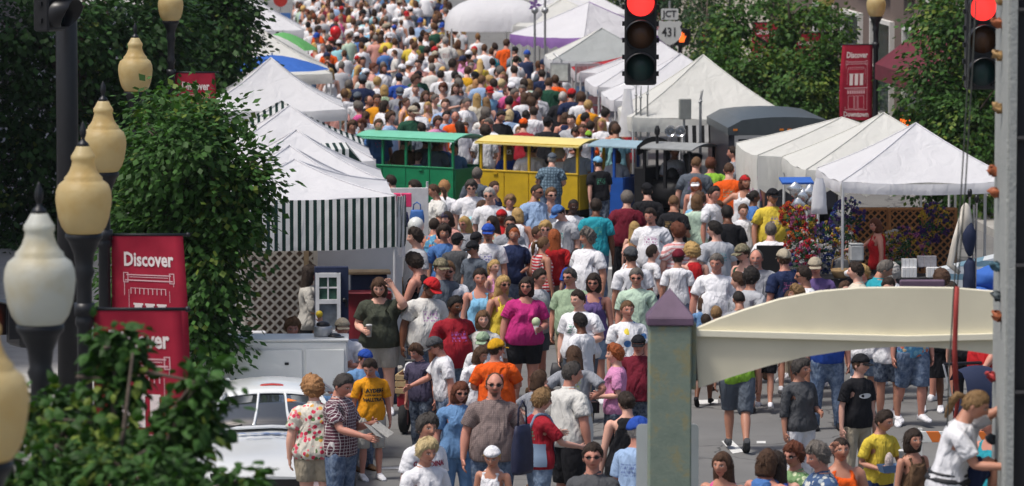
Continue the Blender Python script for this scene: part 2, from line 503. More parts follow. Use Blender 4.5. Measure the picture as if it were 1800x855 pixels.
def make_shirt(bt, sleeve, hem=.86):
    """sleeve: length along the arm (0 = sleeveless)"""
    rings = []; zs = [TRUNK[i][0] for i in range(len(TRUNK))]
    R0 = [trunk_ring(i, bt, .038 if i < 4 else .028) for i in range(len(TRUNK))]
    # cloth hangs from chest and belly, it does not follow the waist in
    hang_x = max(np.ptp(R0[6][:, 0]) / 2, 0) * (.93 if bt in 'mMc' else .86); hang_f = min(R0[6][:, 1].min(), R0[4][:, 1].min()) * (.94 if bt in 'mMc' else .8)
    for i in range(1, 11):
        r = R0[i].copy(); z = zs[i]
        if 1 <= i <= 5:
            hx = np.ptp(r[:, 0]) / 2; m = max(hx, hang_x + (.008 if i < 3 else 0)) / hx
            r[:, 0] *= m
            fr = r[:, 1] < 0
            tgt = hang_f * np.clip(-r[:, 1] / max(1e-6, -r[:, 1].min()), 0, 1)
            r[fr, 1] = np.minimum(r[fr, 1], tgt[fr])
        if i == 1: r[:, 2] = hem
        if i == 10: r = ell((0, .012, 1.488), .075, .070, 24)
        rings.append(r)
    rings[0][:, 2] = hem
    base = [ring_loft(rings)]
    for s in (1, -1):
        b = MB().ball(SHO[s] + np.array([-s * .010, 0, -.002]), .063 * BUILD[bt][6] ** .55, 12, 8); base.append((b.v, b.f))
        if sleeve > 0:
            ts = [t for t in (.0, .03, .08, .14, .19, .26, .32, .38, .45) if t < sleeve - .02] + [sleeve]
            ex = [.027 if sleeve < .3 else .016 + .002 for t in ts]
            ex = [e * (.45 if t < .04 else .75 if t < .10 else 1.0) for e, t in zip(ex, ts)]
            if sleeve < .3: ex[-1] = .036
            rr = [a + e for a, e in zip(armr(bt, ts), ex)]
            base.append(arm_tube(s, ts, rr))
    out = fuse(base, .013, LODT[0], 4)
    res = []
    for v, t in out:
        v = wrinkle(v, .010 if bt in 'mMc' else .008, BUILD[bt][2] * 3)
        if sleeve <= 0:      # tank: cut away over the shoulders and round the neck
            c = np.array([0, .012, 0])
            k = sstep(.105, .135, np.abs(v[:, 0])) * sstep(1.31, 1.37, v[:, 2]) + sstep(1.36, 1.42, v[:, 2]) * (1 - sstep(.06, .085, np.abs(v[:, 0]))) * (v[:, 1] < .03)
            k = np.clip(k, 0, 1)
            v[:, 0] *= 1 - .34 * k * (np.abs(v[:, 0]) > .09); v[:, 1] = .012 + (v[:, 1] - .012) * (1 - .45 * k); v[:, 2] -= .03 * k
        res.append((v, t))
    return res
def vneck(v):
    v = v.copy()
    k = (v[:, 1] < -.01) * sstep(1.33, 1.40, v[:, 2] - np.abs(v[:, 0]) * .9) 
    v[:, 1] += .05 * k
    return v
def tuck(v):
    """upper arms and shoulders drawn in under a sleeved shirt"""
    v = v.copy()
    for s in (1, -1):
        q = v - SHO[s]; t = q @ DA[s]; pr = q - t[:, None] * DA[s]; d = np.linalg.norm(pr, axis=1)
        k = (v[:, 0] * s > .06) * (d < .12) * sstep(-.09, -.02, t) * (1 - sstep(.13, .18, t)); v = v - pr * (.34 * k)[:, None]
    k = sstep(1.28, 1.33, v[:, 2]) * (1 - sstep(1.40, 1.44, v[:, 2])) * (np.abs(v[:, 0]) < .2); v[:, 1] -= (v[:, 1] - .01) * .22 * k
    return v
def make_bottom(bt, kind):
    waist = [trunk_ring(i, bt, (.012, .014, .010, .004, .0)[i]) for i in (0, 1, 2, 3, 4)]
    waist[0][:, 2] = .80; waist[4][:, 2] = 1.05; waist[4][:, :2] *= .95
    base = []
    if kind == 'skirt':
        rings = []
        hx = np.ptp(waist[2][:, 0]) / 2; hy = np.ptp(waist[2][:, 1]) / 2
        for z, f in ((.50, 1.16), (.62, 1.12), (.76, 1.08), (.86, 1.05), (.93, 1.02)): rings.append(ell((0, .004, z), hx * f, hy * f, 24))
        rings += waist[3:]
        base.append(ring_loft(rings))
    else:
        base.append(ring_loft(waist))
        hem = {'shorts': .60, 'long': .46, 'pants': .035, 'brief': .72}[kind]
        zs = [z for z in (.93, .86, .78, .70, .62, .54, .48, .40, .30, .20, .10) if z > hem + .03] + [hem]
        ex = {'shorts': .026, 'long': .032, 'pants': .017, 'brief': .018}[kind]
        for s in (1, -1):
            rr = legr(bt, zs)
            rr = [r + ex * (1 if z > .8 else 1.15) for r, z in zip(rr, zs)]
            if kind == 'pants': rr = [max(r, .062) for r in rr]; 
            base.append(leg_tube(s, zs, rr))
    out = fuse(base, .013, LODT[1], 2)
    return [(wrinkle(v, .004, 1.7), t) for v, t in out]
def make_shoe(s, lod):
    rings = []
    n = (12, 8, 5)[lod]
    for y, w, h in ((.098, .022, .05), (.085, .036, .085), (.03, .042, .105), (-.03, .043, .092), (-.09, .048, .066), (-.15, .048, .052), (-.19, .036, .042), (-.208, .014, .026)):
        r = ell((ANK[s][0] + s * .006, y, h / 2), w, h / 2, n, ax=(1, 0, 0), ay=(0, 0, 1), p=3.0); rings.append(r)
    v, f = ring_loft(rings); return v, tris_of(f)

# ---------------------------------------------------------------- hair, caps, glasses
def hair_region(front, side, back, thick, curl=0.0, top=1.0):
    def reg(P, TH, PH):
        z = P[..., 2]; x = P[..., 0]
        line = np.where(TH < R(45), front, np.where(TH < R(80), front + (side - front) * (TH - R(45)) / R(35), side + (back - side) * np.clip((TH - R(80)) / R(50), 0, 1)))
        line = line + .006 * np.sin(TH * 9 + 2 * np.sign(x)) + .004 * np.sin(TH * 23) - .010 * np.exp(-((TH - R(72)) / R(9)) ** 2)
        q = z - line
        k = sstep(-.005, .008, q)
        nz = .5 * np.sin(TH * 31 + z * 160) + .5 * np.sin(TH * 17 - z * 230 + 1.3) + .6 * np.sin(TH * 7 + x * 60) * np.sin(z * 55)
        nz = nz * (curl if curl else .14)
        t = thick * (1 + nz) * (.30 + .70 * sstep(0, .045, q)) * (1 + (top - 1) * np.clip(z / .1, 0, 1)) * (1 + .25 * np.sign(x) * np.clip(z / .1, 0, 1) * (TH < R(90)))
        return k * t - (1 - k) * .012
    return reg
HAIRS = {'buzz': (.062, .012, -.045, .006, 0, 1.0), 'short': (.062, -.004, -.072, .013, 0, 1.9), 'full': (.054, -.03, -.088, .026, .16, 1.5), 'curly': (.048, -.05, -.095, .040, .28, 1.15),
         'bob': (.052, -.055, -.10, .020, .05, 1.2), 'long': (.052, -.055, -.10, .018, .05, 1.2), 'pony': (.055, .0, -.07, .011, .03, 1.2), 'bun': (.055, .0, -.07, .012, .03, 1.2), 'under': (.062, -.012, -.08, .009, 0, .8), 'bald': (.30, -.012, -.07, .010, .05, 1.0)}
def make_hair(style, lod):
    nu, nv = ((44, 30), (20, 15), (9, 7))[lod]
    hp_ = list(HAIRS[style]); hp_[3] *= (1, .9, .55)[lod]
    v, f = head_grid(nu, nv, .001, hair_region(*hp_))
    if style == 'bald':
        pass
    parts = [(v, tris_of(f))]
    if lod < 2 and style != 'buzz':      # loose strands breaking the outline
        g = np.random.default_rng(len(style) * 7 + lod); rel = v - HEADC
        on = np.where((rel[:, 2] > hp_[2] + .02) & ((rel[:, 1] > -.05) | (rel[:, 2] > hp_[0] + .012)) & (rel[:, 2] > np.where(rel[:, 1] < .0, hp_[1] + .03, hp_[2])))[0]
        if style == 'bald': on = on[rel[on, 2] < .0]
        k = g.choice(on, (220, 90)[lod]); p0 = v[k]; o_ = rel[k] / np.linalg.norm(rel[k], axis=1, keepdims=True)
        tg = np.cross(o_, g.normal(size=o_.shape)); tg /= np.linalg.norm(tg, axis=1, keepdims=True)
        ln = g.uniform(.014, .034, (len(k), 1)) * (1.5 if style in ('curly', 'full', 'long', 'bob') else 1.0)
        e = p0 + (o_ * g.uniform(.15, .55, (len(k), 1)) + tg * .6 + np.array([0, .15, -.55])) * ln
        w_ = np.cross(e - p0, o_); w_ /= (np.linalg.norm(w_, axis=1, keepdims=True) + 1e-9); w_ *= .0065
        sv = np.stack([p0 - w_, p0 + w_, e], 1).reshape(-1, 3); parts.append((sv, np.arange(len(sv)).reshape(-1, 3)))
    n = (22, 12, 8)[lod]
    def curtain(spec):
        rings = []
        for z, rx, ry, yc in spec:
            r = ell(HEADC + np.array([0, yc, z]), rx, ry, n, p=2.4)
            if lod < 2:
                a = np.arange(n); r[:, 0] *= 1 + .035 * np.sin(a * 2.4 + z * 70); r[:, 1] += .006 * np.sin(a * 1.9 + z * 55)
            rings.append(r)
        vv, ff = ring_loft(rings); parts.append((vv, tris_of(ff)))
    if style == 'bob': curtain([(.045, .080, .070, .030), (.0, .093, .078, .026), (-.05, .099, .080, .024), (-.10, .097, .078, .028), (-.135, .084, .064, .034)])
    if style == 'long': curtain([(.045, .080, .070, .030), (.0, .092, .078, .028), (-.06, .097, .080, .030), (-.13, .098, .074, .042), (-.21, .100, .058, .068), (-.29, .090, .046, .085), (-.34, .060, .030, .090)])
    if style == 'pony':
        b = MB().tube([HEADC + np.array([0, .105, .025]), HEADC + np.array([0, .150, .02]), HEADC + np.array([.004, .165, -.04]), HEADC + np.array([.008, .155, -.12]), HEADC + np.array([.012, .150, -.19])], [.022, .032, .036, .030, .010], 8)
        parts.append((np.array(b.v), tris_of(b.f)))
    if style == 'bun': parts.append(ball_at(HEADC + np.array([0, .112, .03]), .042, (1.1, .8, 1), 10, 7))
    return join(parts)
def make_cap(lod, visor=False):
    nu, nv = ((34, 22), (18, 12), (8, 6))[lod]
    def reg(P, TH, PH):
        k = sstep(-.004, .008, P[..., 2] - np.where(TH < R(100), .034, .034 - .03 * np.clip((TH - R(100)) / R(60), 0, 1)))
        return k * (.021 + .010 * np.clip(P[..., 2] / .1, 0, 1)) - (1 - k) * .02
    def regv(P, TH, PH):
        z = P[..., 2]; k = sstep(.026, .034, z) * (1 - sstep(.055, .065, z)); return k * .014 - (1 - k) * .02
    v, f = head_grid(nu, nv, .001, regv if visor else reg)
    parts = [(v, tris_of(f))]
    n = (9, 7, 5)[lod]; top = []; bot = []
    rows = ((-.070, 0.0), (-.115, 1.0), (-.150, 1.0), (-.172, .82))
    P = []
    for kz in (0, 1):
        for y, wf in rows:
            for j in range(n):
                u = -1 + 2 * j / (n - 1)
                w = {0.0: .080, 1.0: .074, .82: .052}[wf]
                yy = y + .018 * (u * u) * (1 if wf else 0)
                P.append((u * w, yy, .036 - .012 * u * u - (-.09 - yy) * .22 - kz * .006))
    P = np.array(P) + HEADC; F = []
    m = len(rows)
    for kz in (0, 1):
        for i in range(m - 1):
            for j in range(n - 1):
                a = kz * m * n + i * n + j; q = (a, a + 1, a + n + 1, a + n); F.append(q if kz else q[::-1])
    for i in range(m - 1):
        for j in (0, n - 1): F.append((i*n+j, (i+1)*n+j, m*n+(i+1)*n+j, m*n+i*n+j))
    for j in range(n - 1): F.append(((m-1)*n+j, (m-1)*n+j+1, m*n+(m-1)*n+j+1, m*n+(m-1)*n+j))
    parts.append((P, tris_of(F)))
    return join(parts)
def make_bandana(lod):
    nu, nv = ((30, 20), (16, 12), (8, 6))[lod]
    def reg(P, TH, PH):
        k = sstep(.030, .040, P[..., 2] + np.where(TH > R(110), .03, 0)); return k * .020 - (1 - k) * .02
    v, f = head_grid(nu, nv, .001, reg); return v, tris_of(f)
def make_glasses(lod):
    b = MB()
    for s in (1, -1):
        P = []
        for z in (0, 1):
            for j in range(8):
                a = 2 * PI * j / 8; P.append((s * .033 + .024 * math.cos(a), -.094 + .004 * abs(math.cos(a)) + .022 * ((abs(s * .033 + .024 * math.cos(a)) / .06) ** 2) - z * .006, .010 + .016 * math.sin(a)))
        b.add([HEADC + np.array(p) for p in P], [tuple(range(8)), tuple(range(15, 7, -1))] + [(j, (j + 1) % 8, 8 + (j + 1) % 8, 8 + j) for j in range(8)])
        b.tube([HEADC + np.array([s * .056, -.072, .014]), HEADC + np.array([s * .078, -.02, .014]), HEADC + np.array([s * .080, .02, .006])], .0035, 5)
    b.tube([HEADC + np.array([-.012, -.103, .014]), HEADC + np.array([.012, -.103, .014])], .003, 5)
    return np.array(b.v), tris_of(b.f)
def make_collar(bt):
    b = MB(); rings = []
    for z, r in ((1.462, .088), (1.490, .073), (1.510, .070), (1.510, .064), (1.480, .060)): rings.append(ell((0, .013, z), r, r * .92, 20))
    for i in range(5):
        fr = np.clip(-(rings[i][:, 1] - .013) / .06, 0, 1) ** 3
        rings[i][:, 2] -= fr * .030; rings[i][:, 1] -= fr * .010
    v, f = ring_loft(rings); return v, tris_of(f[:-2])

_T = {}
def T(kind, *a):
    k = (kind,) + a
    if k not in _T:
        if kind == 'body': r = make_body(a[0])
        elif kind == 'shirt': r = make_shirt(a[0], a[1], *a[2:])
        elif kind == 'bottom': r = make_bottom(a[0], a[1])
        elif kind == 'shoe': r = [make_shoe(a[0], l) for l in range(3)]
        elif kind == 'hair': r = [make_hair(a[0], l) for l in range(3)]
        elif kind == 'cap': r = [make_cap(l) for l in range(3)]
        elif kind == 'visor': r = [make_cap(l, True) for l in range(3)]
        elif kind == 'bandana': r = [make_bandana(l) for l in range(3)]
        elif kind == 'glasses': r = [make_glasses(l) for l in range(3)]
        elif kind == 'collar': r = [make_collar(a[0])] * 3
        _T[k] = r
        if kind in ('body', 'shirt', 'bottom'): _T[k] = [(v, t, weights(v)) for v, t in r]
        elif kind == 'shoe': _T[k] = [(v, t, onebone(v, 9 if a[0] > 0 else 12)) for v, t in r]
        elif kind == 'collar': _T[k] = [(v, t, onebone(v, 1)) for v, t in r]
        else: _T[k] = [(v, t, onebone(v, 2)) for v, t in r]
    return _T[k]
NB = 13   # pelvis chest head | upper/fore arm L R | thigh shin foot L R
def onebone(v, b):
    w = np.zeros((len(v), NB)); w[:, b] = 1; return w
def weights(V):
    n = len(V); W = np.zeros((n, NB)); z = V[:, 2]; x = V[:, 0]
    wa_t = np.zeros(n)
    for s, b in ((1, 3), (-1, 5)):
        q = V - SHO[s]; t = q @ DA[s]; u = q @ NA[s]
        wa = sstep(-.05, .075, t) * (1 - sstep(.085, .135, u)) * (x * s > .05)
        wa = np.where(t > .2, (u < .16) * 1.0, wa)
        e = sstep(ELB - .04, ELB + .04, t)
        W[:, b] = wa * (1 - e); W[:, b + 1] = wa * e; wa_t += wa
    rest = 1 - wa_t
    wl = (1 - sstep(.80, .96, z)) * rest
    L = sstep(-.025, .025, x)
    k = 1 - sstep(.455, .545, z); a = 1 - sstep(.075, .125, z)
    for s, b, ls in ((1, 7, L), (-1, 10, 1 - L)):
        W[:, b] = wl * ls * (1 - k); W[:, b + 1] = wl * ls * k * (1 - a); W[:, b + 2] = wl * ls * k * a
    up = rest - wl
    h = sstep(1.475, 1.555, z); c = sstep(.98, 1.20, z)
    W[:, 2] += up * h; W[:, 1] += up * (1 - h) * c; W[:, 0] += up * (1 - h) * (1 - c)
    return W / W.sum(1, keepdims=True)
def rbetween(a, b):
    q = Vector(a).rotation_difference(Vector(b)); return np.array(q.to_matrix())
def rx(a): return np.array(Matrix.Rotation(a, 3, 'X'))
def ry(a): return np.array(Matrix.Rotation(a, 3, 'Y'))
def rz(a): return np.array(Matrix.Rotation(a, 3, 'Z'))
ARMS = {'d': ((.17, .04, -1), (.10, -.16, -1)), 'D': ((.24, .0, -1), (.10, -.30, -1)), 'b': ((.20, .10, -1), (-.30, -.9, -.12)), 'c': ((.26, -.22, -1), (-.92, -.42, .16)), 'h': ((.80, .30, -.72), (-.72, -.38, -.50)),
        'p': ((.30, .22, -1), (-.02, -.38, -1)), 'f': ((.42, -.75, .05), (-.52, .12, .95)), 'u': ((.30, -.25, 1), (.0, -.15, 1)), 'o': ((.22, -.72, -.62), (-.05, -1, -.12)), 'k': ((.14, .36, -1), (.06, .10, -1)),
        'w': ((.13, -.32, -1), (.0, -.62, -.8)), 'm': ((.26, -.12, -1), (-.36, -.75, .55)), 'q': ((.24, -.25, -1), (-.35, -.85, .25)), 'r': ((.25, -.75, .55), (-.05, -.65, .75)), 's': ((.95, -.2, -.25), (.85, -.4, .05)), 'l': ((.2, -.55, -.8), (-.12, -.95, -.25))}
LEGS = {'s': (((.03, -.02, -1), (.02, .04, -1)), ((.03, .02, -1), (.03, .06, -1))), 'a': (((.08, .0, -1), (.06, .03, -1)), ((.08, .0, -1), (.06, .03, -1))),
        'w': (((.0, -.36, -1), (.0, .02, -1)), ((.0, .22, -1), (.0, .62, -.9))), 'W': (((.0, .22, -1), (.0, .62, -.9)), ((.0, -.36, -1), (.0, .02, -1))),
        'v': (((.02, -.18, -1), (.02, .06, -1)), ((.02, .16, -1), (.02, .40, -1))), 'V': (((.02, .16, -1), (.02, .40, -1)), ((.02, -.18, -1), (.02, .06, -1))),
        't': (((.12, -1, -.05), (.05, .10, -1)), ((.12, -1, -.05), (.05, .10, -1)))}
def pose(arms='dd', legs='s', hy=0.0, hp=0.0, lean=0.0, side=0.0, twist=0.0, headscale=1.0, up=0.0, spread=0.0):
    """returns bone rotations, rest joints, posed joints"""
    Rb = [None] * NB; J = [None] * NB; P = [None] * NB
    Rp = rx(lean * .4) @ ry(side * .5); Rc = rz(twist) @ rx(lean) @ ry(side)
    Rb[0] = Rp; J[0] = PELJ; P[0] = PELJ.copy()
    J[1] = CHESTJ; Rb[1] = Rc; P[1] = P[0] + Rp @ (CHESTJ - PELJ)
    J[2] = HEADJ; Rb[2] = (Rc @ rz(hy) @ rx(hp)) * headscale; P[2] = P[1] + Rc @ (HEADJ - CHESTJ)
    for k, (s, b) in enumerate(((1, 3), (-1, 5))):
        a = ARMS[arms[k]] if isinstance(arms[k], str) else arms[k]
        ua = np.array([a[0][0] * s, a[0][1], a[0][2]], float); fa = np.array([a[1][0] * s, a[1][1], a[1][2]], float)
        if a[0][2] < -.6: ua[0] += s * spread
        ua /= np.linalg.norm(ua); fa /= np.linalg.norm(fa)
        Ru = Rc @ rbetween(DA[s], ua); Rf = Rc @ rbetween(ua, fa) @ rbetween(DA[s], ua)
        J[b] = SHO[s]; Rb[b] = Ru; P[b] = P[1] + Rc @ (SHO[s] - CHESTJ)
        J[b+1] = SHO[s] + DA[s] * ELB; Rb[b+1] = Rf; P[b+1] = P[b] + Ru @ (DA[s] * ELB)
    lg = LEGS[legs] if isinstance(legs, str) else legs
    for k, (s, b) in enumerate(((1, 7), (-1, 10))):
        th, sh = lg[k]
        th = np.array([th[0] * s, th[1], th[2]], float); sh = np.array([sh[0] * s, sh[1], sh[2]], float); th /= np.linalg.norm(th); sh /= np.linalg.norm(sh)
        d1 = KNE[s] - HIP[s]; d2 = ANK[s] - KNE[s]
        R1 = rbetween(d1, th); R2 = rbetween(d2, sh)
        J[b] = HIP[s]; Rb[b] = R1; P[b] = P[0] + Rp @ (HIP[s] - PELJ)
        J[b+1] = KNE[s]; Rb[b+1] = R2; P[b+1] = P[b] + R1 @ d1
        J[b+2] = ANK[s]; P[b+2] = P[b+1] + R2 @ d2
        Rb[b+2] = rx(max(0.0, min(1.0, (sh[1] - .12) * 1.3))) if sh[1] > .2 else np.eye(3)
    low = min(P[9][2] - .09 - (.10 if Rb[9][1, 2] != 0 else 0), P[12][2] - .09 - (.10 if Rb[12][1, 2] != 0 else 0))
    for i in range(NB): P[i] = P[i] - np.array([0, 0, low - up])
    return Rb, J, P
def skin_to(tpl, ps):
    v, t, W = tpl; Rb, J, P = ps
    out = np.zeros_like(v)
    for b in range(NB):
        w = W[:, b]; m = w > 1e-4
        if m.any(): out[m] += w[m, None] * ((v[m] - J[b]) @ Rb[b].T + P[b])
    return out
def hand_at(ps, s, t=.63, n=.02):
    Rb, J, P = ps; b = 4 if s > 0 else 6
    return P[b] + Rb[b] @ (SHO[s] + DA[s] * t + NA[s] * n - J[b])

# ---------------------------------------------------------------- people: materials
def mat_skin():
    m, nt, b = nmat('skin')
    oi = nt.nodes.new('ShaderNodeObjectInfo'); at = nt.nodes.new('ShaderNodeAttribute'); at.attribute_name = 'rest'
    sp = nt.nodes.new('ShaderNodeSeparateXYZ'); nt.links.new(at.outputs['Vector'], sp.inputs[0])
    X = mathn(nt, 'ABSOLUTE', sp.outputs[0]); Y = sp.outputs[1]; Z = mathn(nt, 'SUBTRACT', sp.outputs[2], float(HEADC[2]))
    front = mathn(nt, 'LESS_THAN', Y, -.05)
    def ellip(cx, cz, a, c, soft=.25):
        u = mathn(nt, 'DIVIDE', mathn(nt, 'SUBTRACT', X, cx), a); w = mathn(nt, 'DIVIDE', mathn(nt, 'SUBTRACT', Z, cz), c)
        d = mathn(nt, 'SQRT', mathn(nt, 'ADD', mathn(nt, 'MULTIPLY', u, u), mathn(nt, 'MULTIPLY', w, w)))
        k = nt.nodes.new('ShaderNodeMapRange'); k.clamp = True
        nt.links.new(d, k.inputs[0]); k.inputs[1].default_value = 1 + soft; k.inputs[2].default_value = 1 - soft; k.inputs[3].default_value = 0; k.inputs[4].default_value = 1
        return mathn(nt, 'MULTIPLY', k.outputs[0], front)
    c = oi.outputs['Color']
    f = noise(nt, 40, 4, .6, at.outputs['Vector'])
    c = mixn(nt, mathn(nt, 'MULTIPLY', f, .35), c, mixn(nt, 1.0, c, (.86, .62, .55), 'MULTIPLY'))
    c = mixn(nt, mathn(nt, 'MULTIPLY', ellip(.042, -.03, .022, .022, .7), .35), c, mixn(nt, 1.0, c, (1.0, .62, .56), 'MULTIPLY'))
    c = mixn(nt, mathn(nt, 'MULTIPLY', ellip(.031, .012, .022, .013, .5), .45), c, mixn(nt, 1.0, c, (.62, .50, .48), 'MULTIPLY'))
    c = mixn(nt, ellip(0, -.059, .023, .0075, .4), c, mixn(nt, 1.0, c, (.80, .42, .42), 'MULTIPLY'))
    c = mixn(nt, ellip(0, -.0595, .020, .0016, .5), c, (.05, .015, .012))
    c = mixn(nt, ellip(.031, .010, .0145, .0058, .25), c, (.62, .60, .58))
    c = mixn(nt, ellip(.031, .010, .0058, .0062, .25), c, (.02, .015, .012))
    c = mixn(nt, ellip(.031, .0155, .017, .0024, .5), c, (.03, .018, .014))
    c = mixn(nt, mathn(nt, 'MULTIPLY', ellip(.033, .031, .019, .0042, .5), .8), c, (.05, .03, .02))
    be = nt.nodes.new('ShaderNodeAttribute'); be.attribute_type = 'OBJECT'; be.attribute_name = 'beard'
    bm1 = ellip(0, -.092, .040, .034, .35); bm2 = ellip(0, -.040, .030, .009, .4); lipm = ellip(0, -.060, .019, .010, .3)
    bmask = mathn(nt, 'MULTIPLY', mathn(nt, 'MAXIMUM', bm1, bm2), mathn(nt, 'SUBTRACT', 1.0, lipm))
    bcol = nt.nodes.new('ShaderNodeAttribute'); bcol.attribute_type = 'OBJECT'; bcol.attribute_name = 'beard_grey'
    c = mixn(nt, mathn(nt, 'MULTIPLY', mathn(nt, 'MULTIPLY', bmask, be.outputs['Fac']), .8), c, mixn(nt, bcol.outputs['Fac'], (.03, .02, .015), (.32, .30, .28)))
    nt.links.new(c, b.inputs['Base Color'])
    b.inputs['Roughness'].default_value = .5; b.inputs['Specular IOR Level'].default_value = .35
    b.inputs['Subsurface Weight'].default_value = 0.0
    return m
def cloth_base(name, rough=.85):
    m, nt, b = nmat(name)
    oi = nt.nodes.new('ShaderNodeObjectInfo'); at = nt.nodes.new('ShaderNodeAttribute'); at.attribute_name = 'rest'
    mp = nt.nodes.new('ShaderNodeMapping'); mp.inputs['Scale'].default_value = (1, 1, .45); nt.links.new(at.outputs['Vector'], mp.inputs[0])
    ad = nt.nodes.new('ShaderNodeVectorMath'); ad.operation = 'ADD'
    cmb = nt.nodes.new('ShaderNodeCombineXYZ'); nt.links.new(oi.outputs['Random'], cmb.inputs[0]); nt.links.new(oi.outputs['Random'], cmb.inputs[2])
    sc = nt.nodes.new('ShaderNodeVectorMath'); sc.operation = 'SCALE'; sc.inputs['Scale'].default_value = 9.0; nt.links.new(cmb.outputs[0], sc.inputs[0])
    nt.links.new(mp.outputs[0], ad.inputs[0]); nt.links.new(sc.outputs[0], ad.inputs[1])
    fold = noise(nt, 7, 2, .5, ad.outputs[0], .7)
    fold2 = noise(nt, 22, 2, .5, ad.outputs[0], .4)
    bump(nt, b, mathn(nt, 'ADD', fold, mathn(nt, 'MULTIPLY', fold2, .28)), .9, .07)
    b.inputs['Roughness'].default_value = rough; b.inputs['Specular IOR Level'].default_value = .15
    return m, nt, b, oi.outputs['Color'], at.outputs['Vector'], fold
def mat_cloth():
    m, nt, b, c, v, f = cloth_base('cloth')
    k = noise(nt, 26, 3, .6, v)
    c = mixn(nt, mathn(nt, 'MULTIPLY', k, .22), c, mixn(nt, 1.0, c, (.72, .72, .75), 'MULTIPLY'))
    # worn chest or back graphics: ragged rows of ink inside a block
    at = nt.nodes.new('ShaderNodeAttribute'); at.attribute_type = 'OBJECT'; at.attribute_name = 'graphic'
    sp = nt.nodes.new('ShaderNodeSeparateXYZ'); nt.links.new(v, sp.inputs[0])
    ax = mathn(nt, 'LESS_THAN', mathn(nt, 'ABSOLUTE', sp.outputs[0]), .095); az = mathn(nt, 'LESS_THAN', mathn(nt, 'ABSOLUTE', mathn(nt, 'SUBTRACT', sp.outputs[2], 1.27)), .06)
    mp = nt.nodes.new('ShaderNodeMapping'); mp.inputs['Scale'].default_value = (55, 0, 28); nt.links.new(v, mp.inputs[0])
    oi = nt.nodes.new('ShaderNodeObjectInfo'); ad = nt.nodes.new('ShaderNodeVectorMath'); ad.operation = 'ADD'; nt.links.new(mp.outputs[0], ad.inputs[0]); nt.links.new(oi.outputs['Location'], ad.inputs[1])
    n = noise(nt, 1.0, 1, .5, ad.outputs[0]); ink = mathn(nt, 'GREATER_THAN', n, .50)
    rows = mathn(nt, 'LESS_THAN', mathn(nt, 'FRACT', mathn(nt, 'DIVIDE', sp.outputs[2], .04)), .72)
    msk = mathn(nt, 'MULTIPLY', mathn(nt, 'MULTIPLY', ax, az), mathn(nt, 'MULTIPLY', ink, rows)); msk = mathn(nt, 'MULTIPLY', msk, at.outputs['Fac'])
    hue = nt.nodes.new('ShaderNodeHueSaturation'); hue.inputs['Color'].default_value = (.10, .16, .34, 1); nt.links.new(oi.outputs['Random'], hue.inputs['Hue'])
    c = mixn(nt, mathn(nt, 'MULTIPLY', msk, .8), c, hue.outputs[0])
    nt.links.new(c, b.inputs['Base Color']); return m
def mat_denim():
    m, nt, b, c, v, f = cloth_base('denim')
    k = noise(nt, 18, 4, .7, v)
    c2 = mixn(nt, ramp(nt, k, [(.35, (0, 0, 0)), (.7, (1, 1, 1))]), mixn(nt, 1.0, c, (.7, .7, .75), 'MULTIPLY'), mixn(nt, .35, c, (.45, .52, .6)))
    nt.links.new(c2, b.inputs['Base Color']); return m
def vor(nt, v, scale, out='Color', rnd=1.0):
    n = nt.nodes.new('ShaderNodeTexVoronoi'); n.inputs['Scale'].default_value = scale; n.inputs['Randomness'].default_value = rnd
    nt.links.new(v, n.inputs['Vector']); return n.outputs[out]
def mat_floral(name, scale, stops):
    m, nt, b, c, v, f = cloth_base(name)
    k = nt.nodes.new('ShaderNodeSeparateColor'); nt.links.new(vor(nt, v, scale), k.inputs[0])
    r = nt.nodes.new('ShaderNodeValToRGB'); r.color_ramp.interpolation = 'CONSTANT'
    while len(r.color_ramp.elements) < len(stops): r.color_ramp.elements.new(.5)
    for e, (p, q) in zip(r.color_ramp.elements, stops): e.position = p; e.color = (*q, 1)
    nt.links.new(k.outputs[0], r.inputs[0])
    d = vor(nt, v, scale, 'Distance'); col = mixn(nt, mathn(nt, 'GREATER_THAN', d, .52), r.outputs[0], stops[0][1])
    nt.links.new(col, b.inputs['Base Color']); return m
def mat_lines(name, c1, axis_specs, base=None):
    """woven stripes: axis_specs = [(axis, period, duty)]"""
    m, nt, b, c, v, f = cloth_base(name)
    sp = nt.nodes.new('ShaderNodeSeparateXYZ'); nt.links.new(v, sp.inputs[0])
    col = base if base else c
    for ax, per, duty in axis_specs:
        w = mathn(nt, 'FRACT', mathn(nt, 'DIVIDE', sp.outputs[ax], per)); k = mathn(nt, 'LESS_THAN', w, duty)
        col = mixn(nt, mathn(nt, 'MULTIPLY', k, .85), col, c1)
    nt.links.new(col, b.inputs['Base Color']); return m
def mat_hair():
    m, nt, b = nmat('hair')
    oi = nt.nodes.new('ShaderNodeObjectInfo'); at = nt.nodes.new('ShaderNodeAttribute'); at.attribute_name = 'rest'
    mp = nt.nodes.new('ShaderNodeMapping'); mp.inputs['Scale'].default_value = (1, 1, .18); nt.links.new(at.outputs['Vector'], mp.inputs[0])
    f = noise(nt, 130, 4, .65, mp.outputs[0]); c = oi.outputs['Color']
    nt.links.new(mixn(nt, ramp(nt, f, [(.3, (0, 0, 0)), (.72, (1, 1, 1))]), mixn(nt, 1.0, c, (.42, .40, .40), 'MULTIPLY'), mixn(nt, .04, c, (.6, .5, .4))), b.inputs['Base Color'])
    b.inputs['Roughness'].default_value = .6; b.inputs['Specular IOR Level'].default_value = .2
    bump(nt, b, f, .8, .012); return m
MS = dict(skin=mat_skin(), cloth=mat_cloth(), denim=mat_denim(), hair=mat_hair())
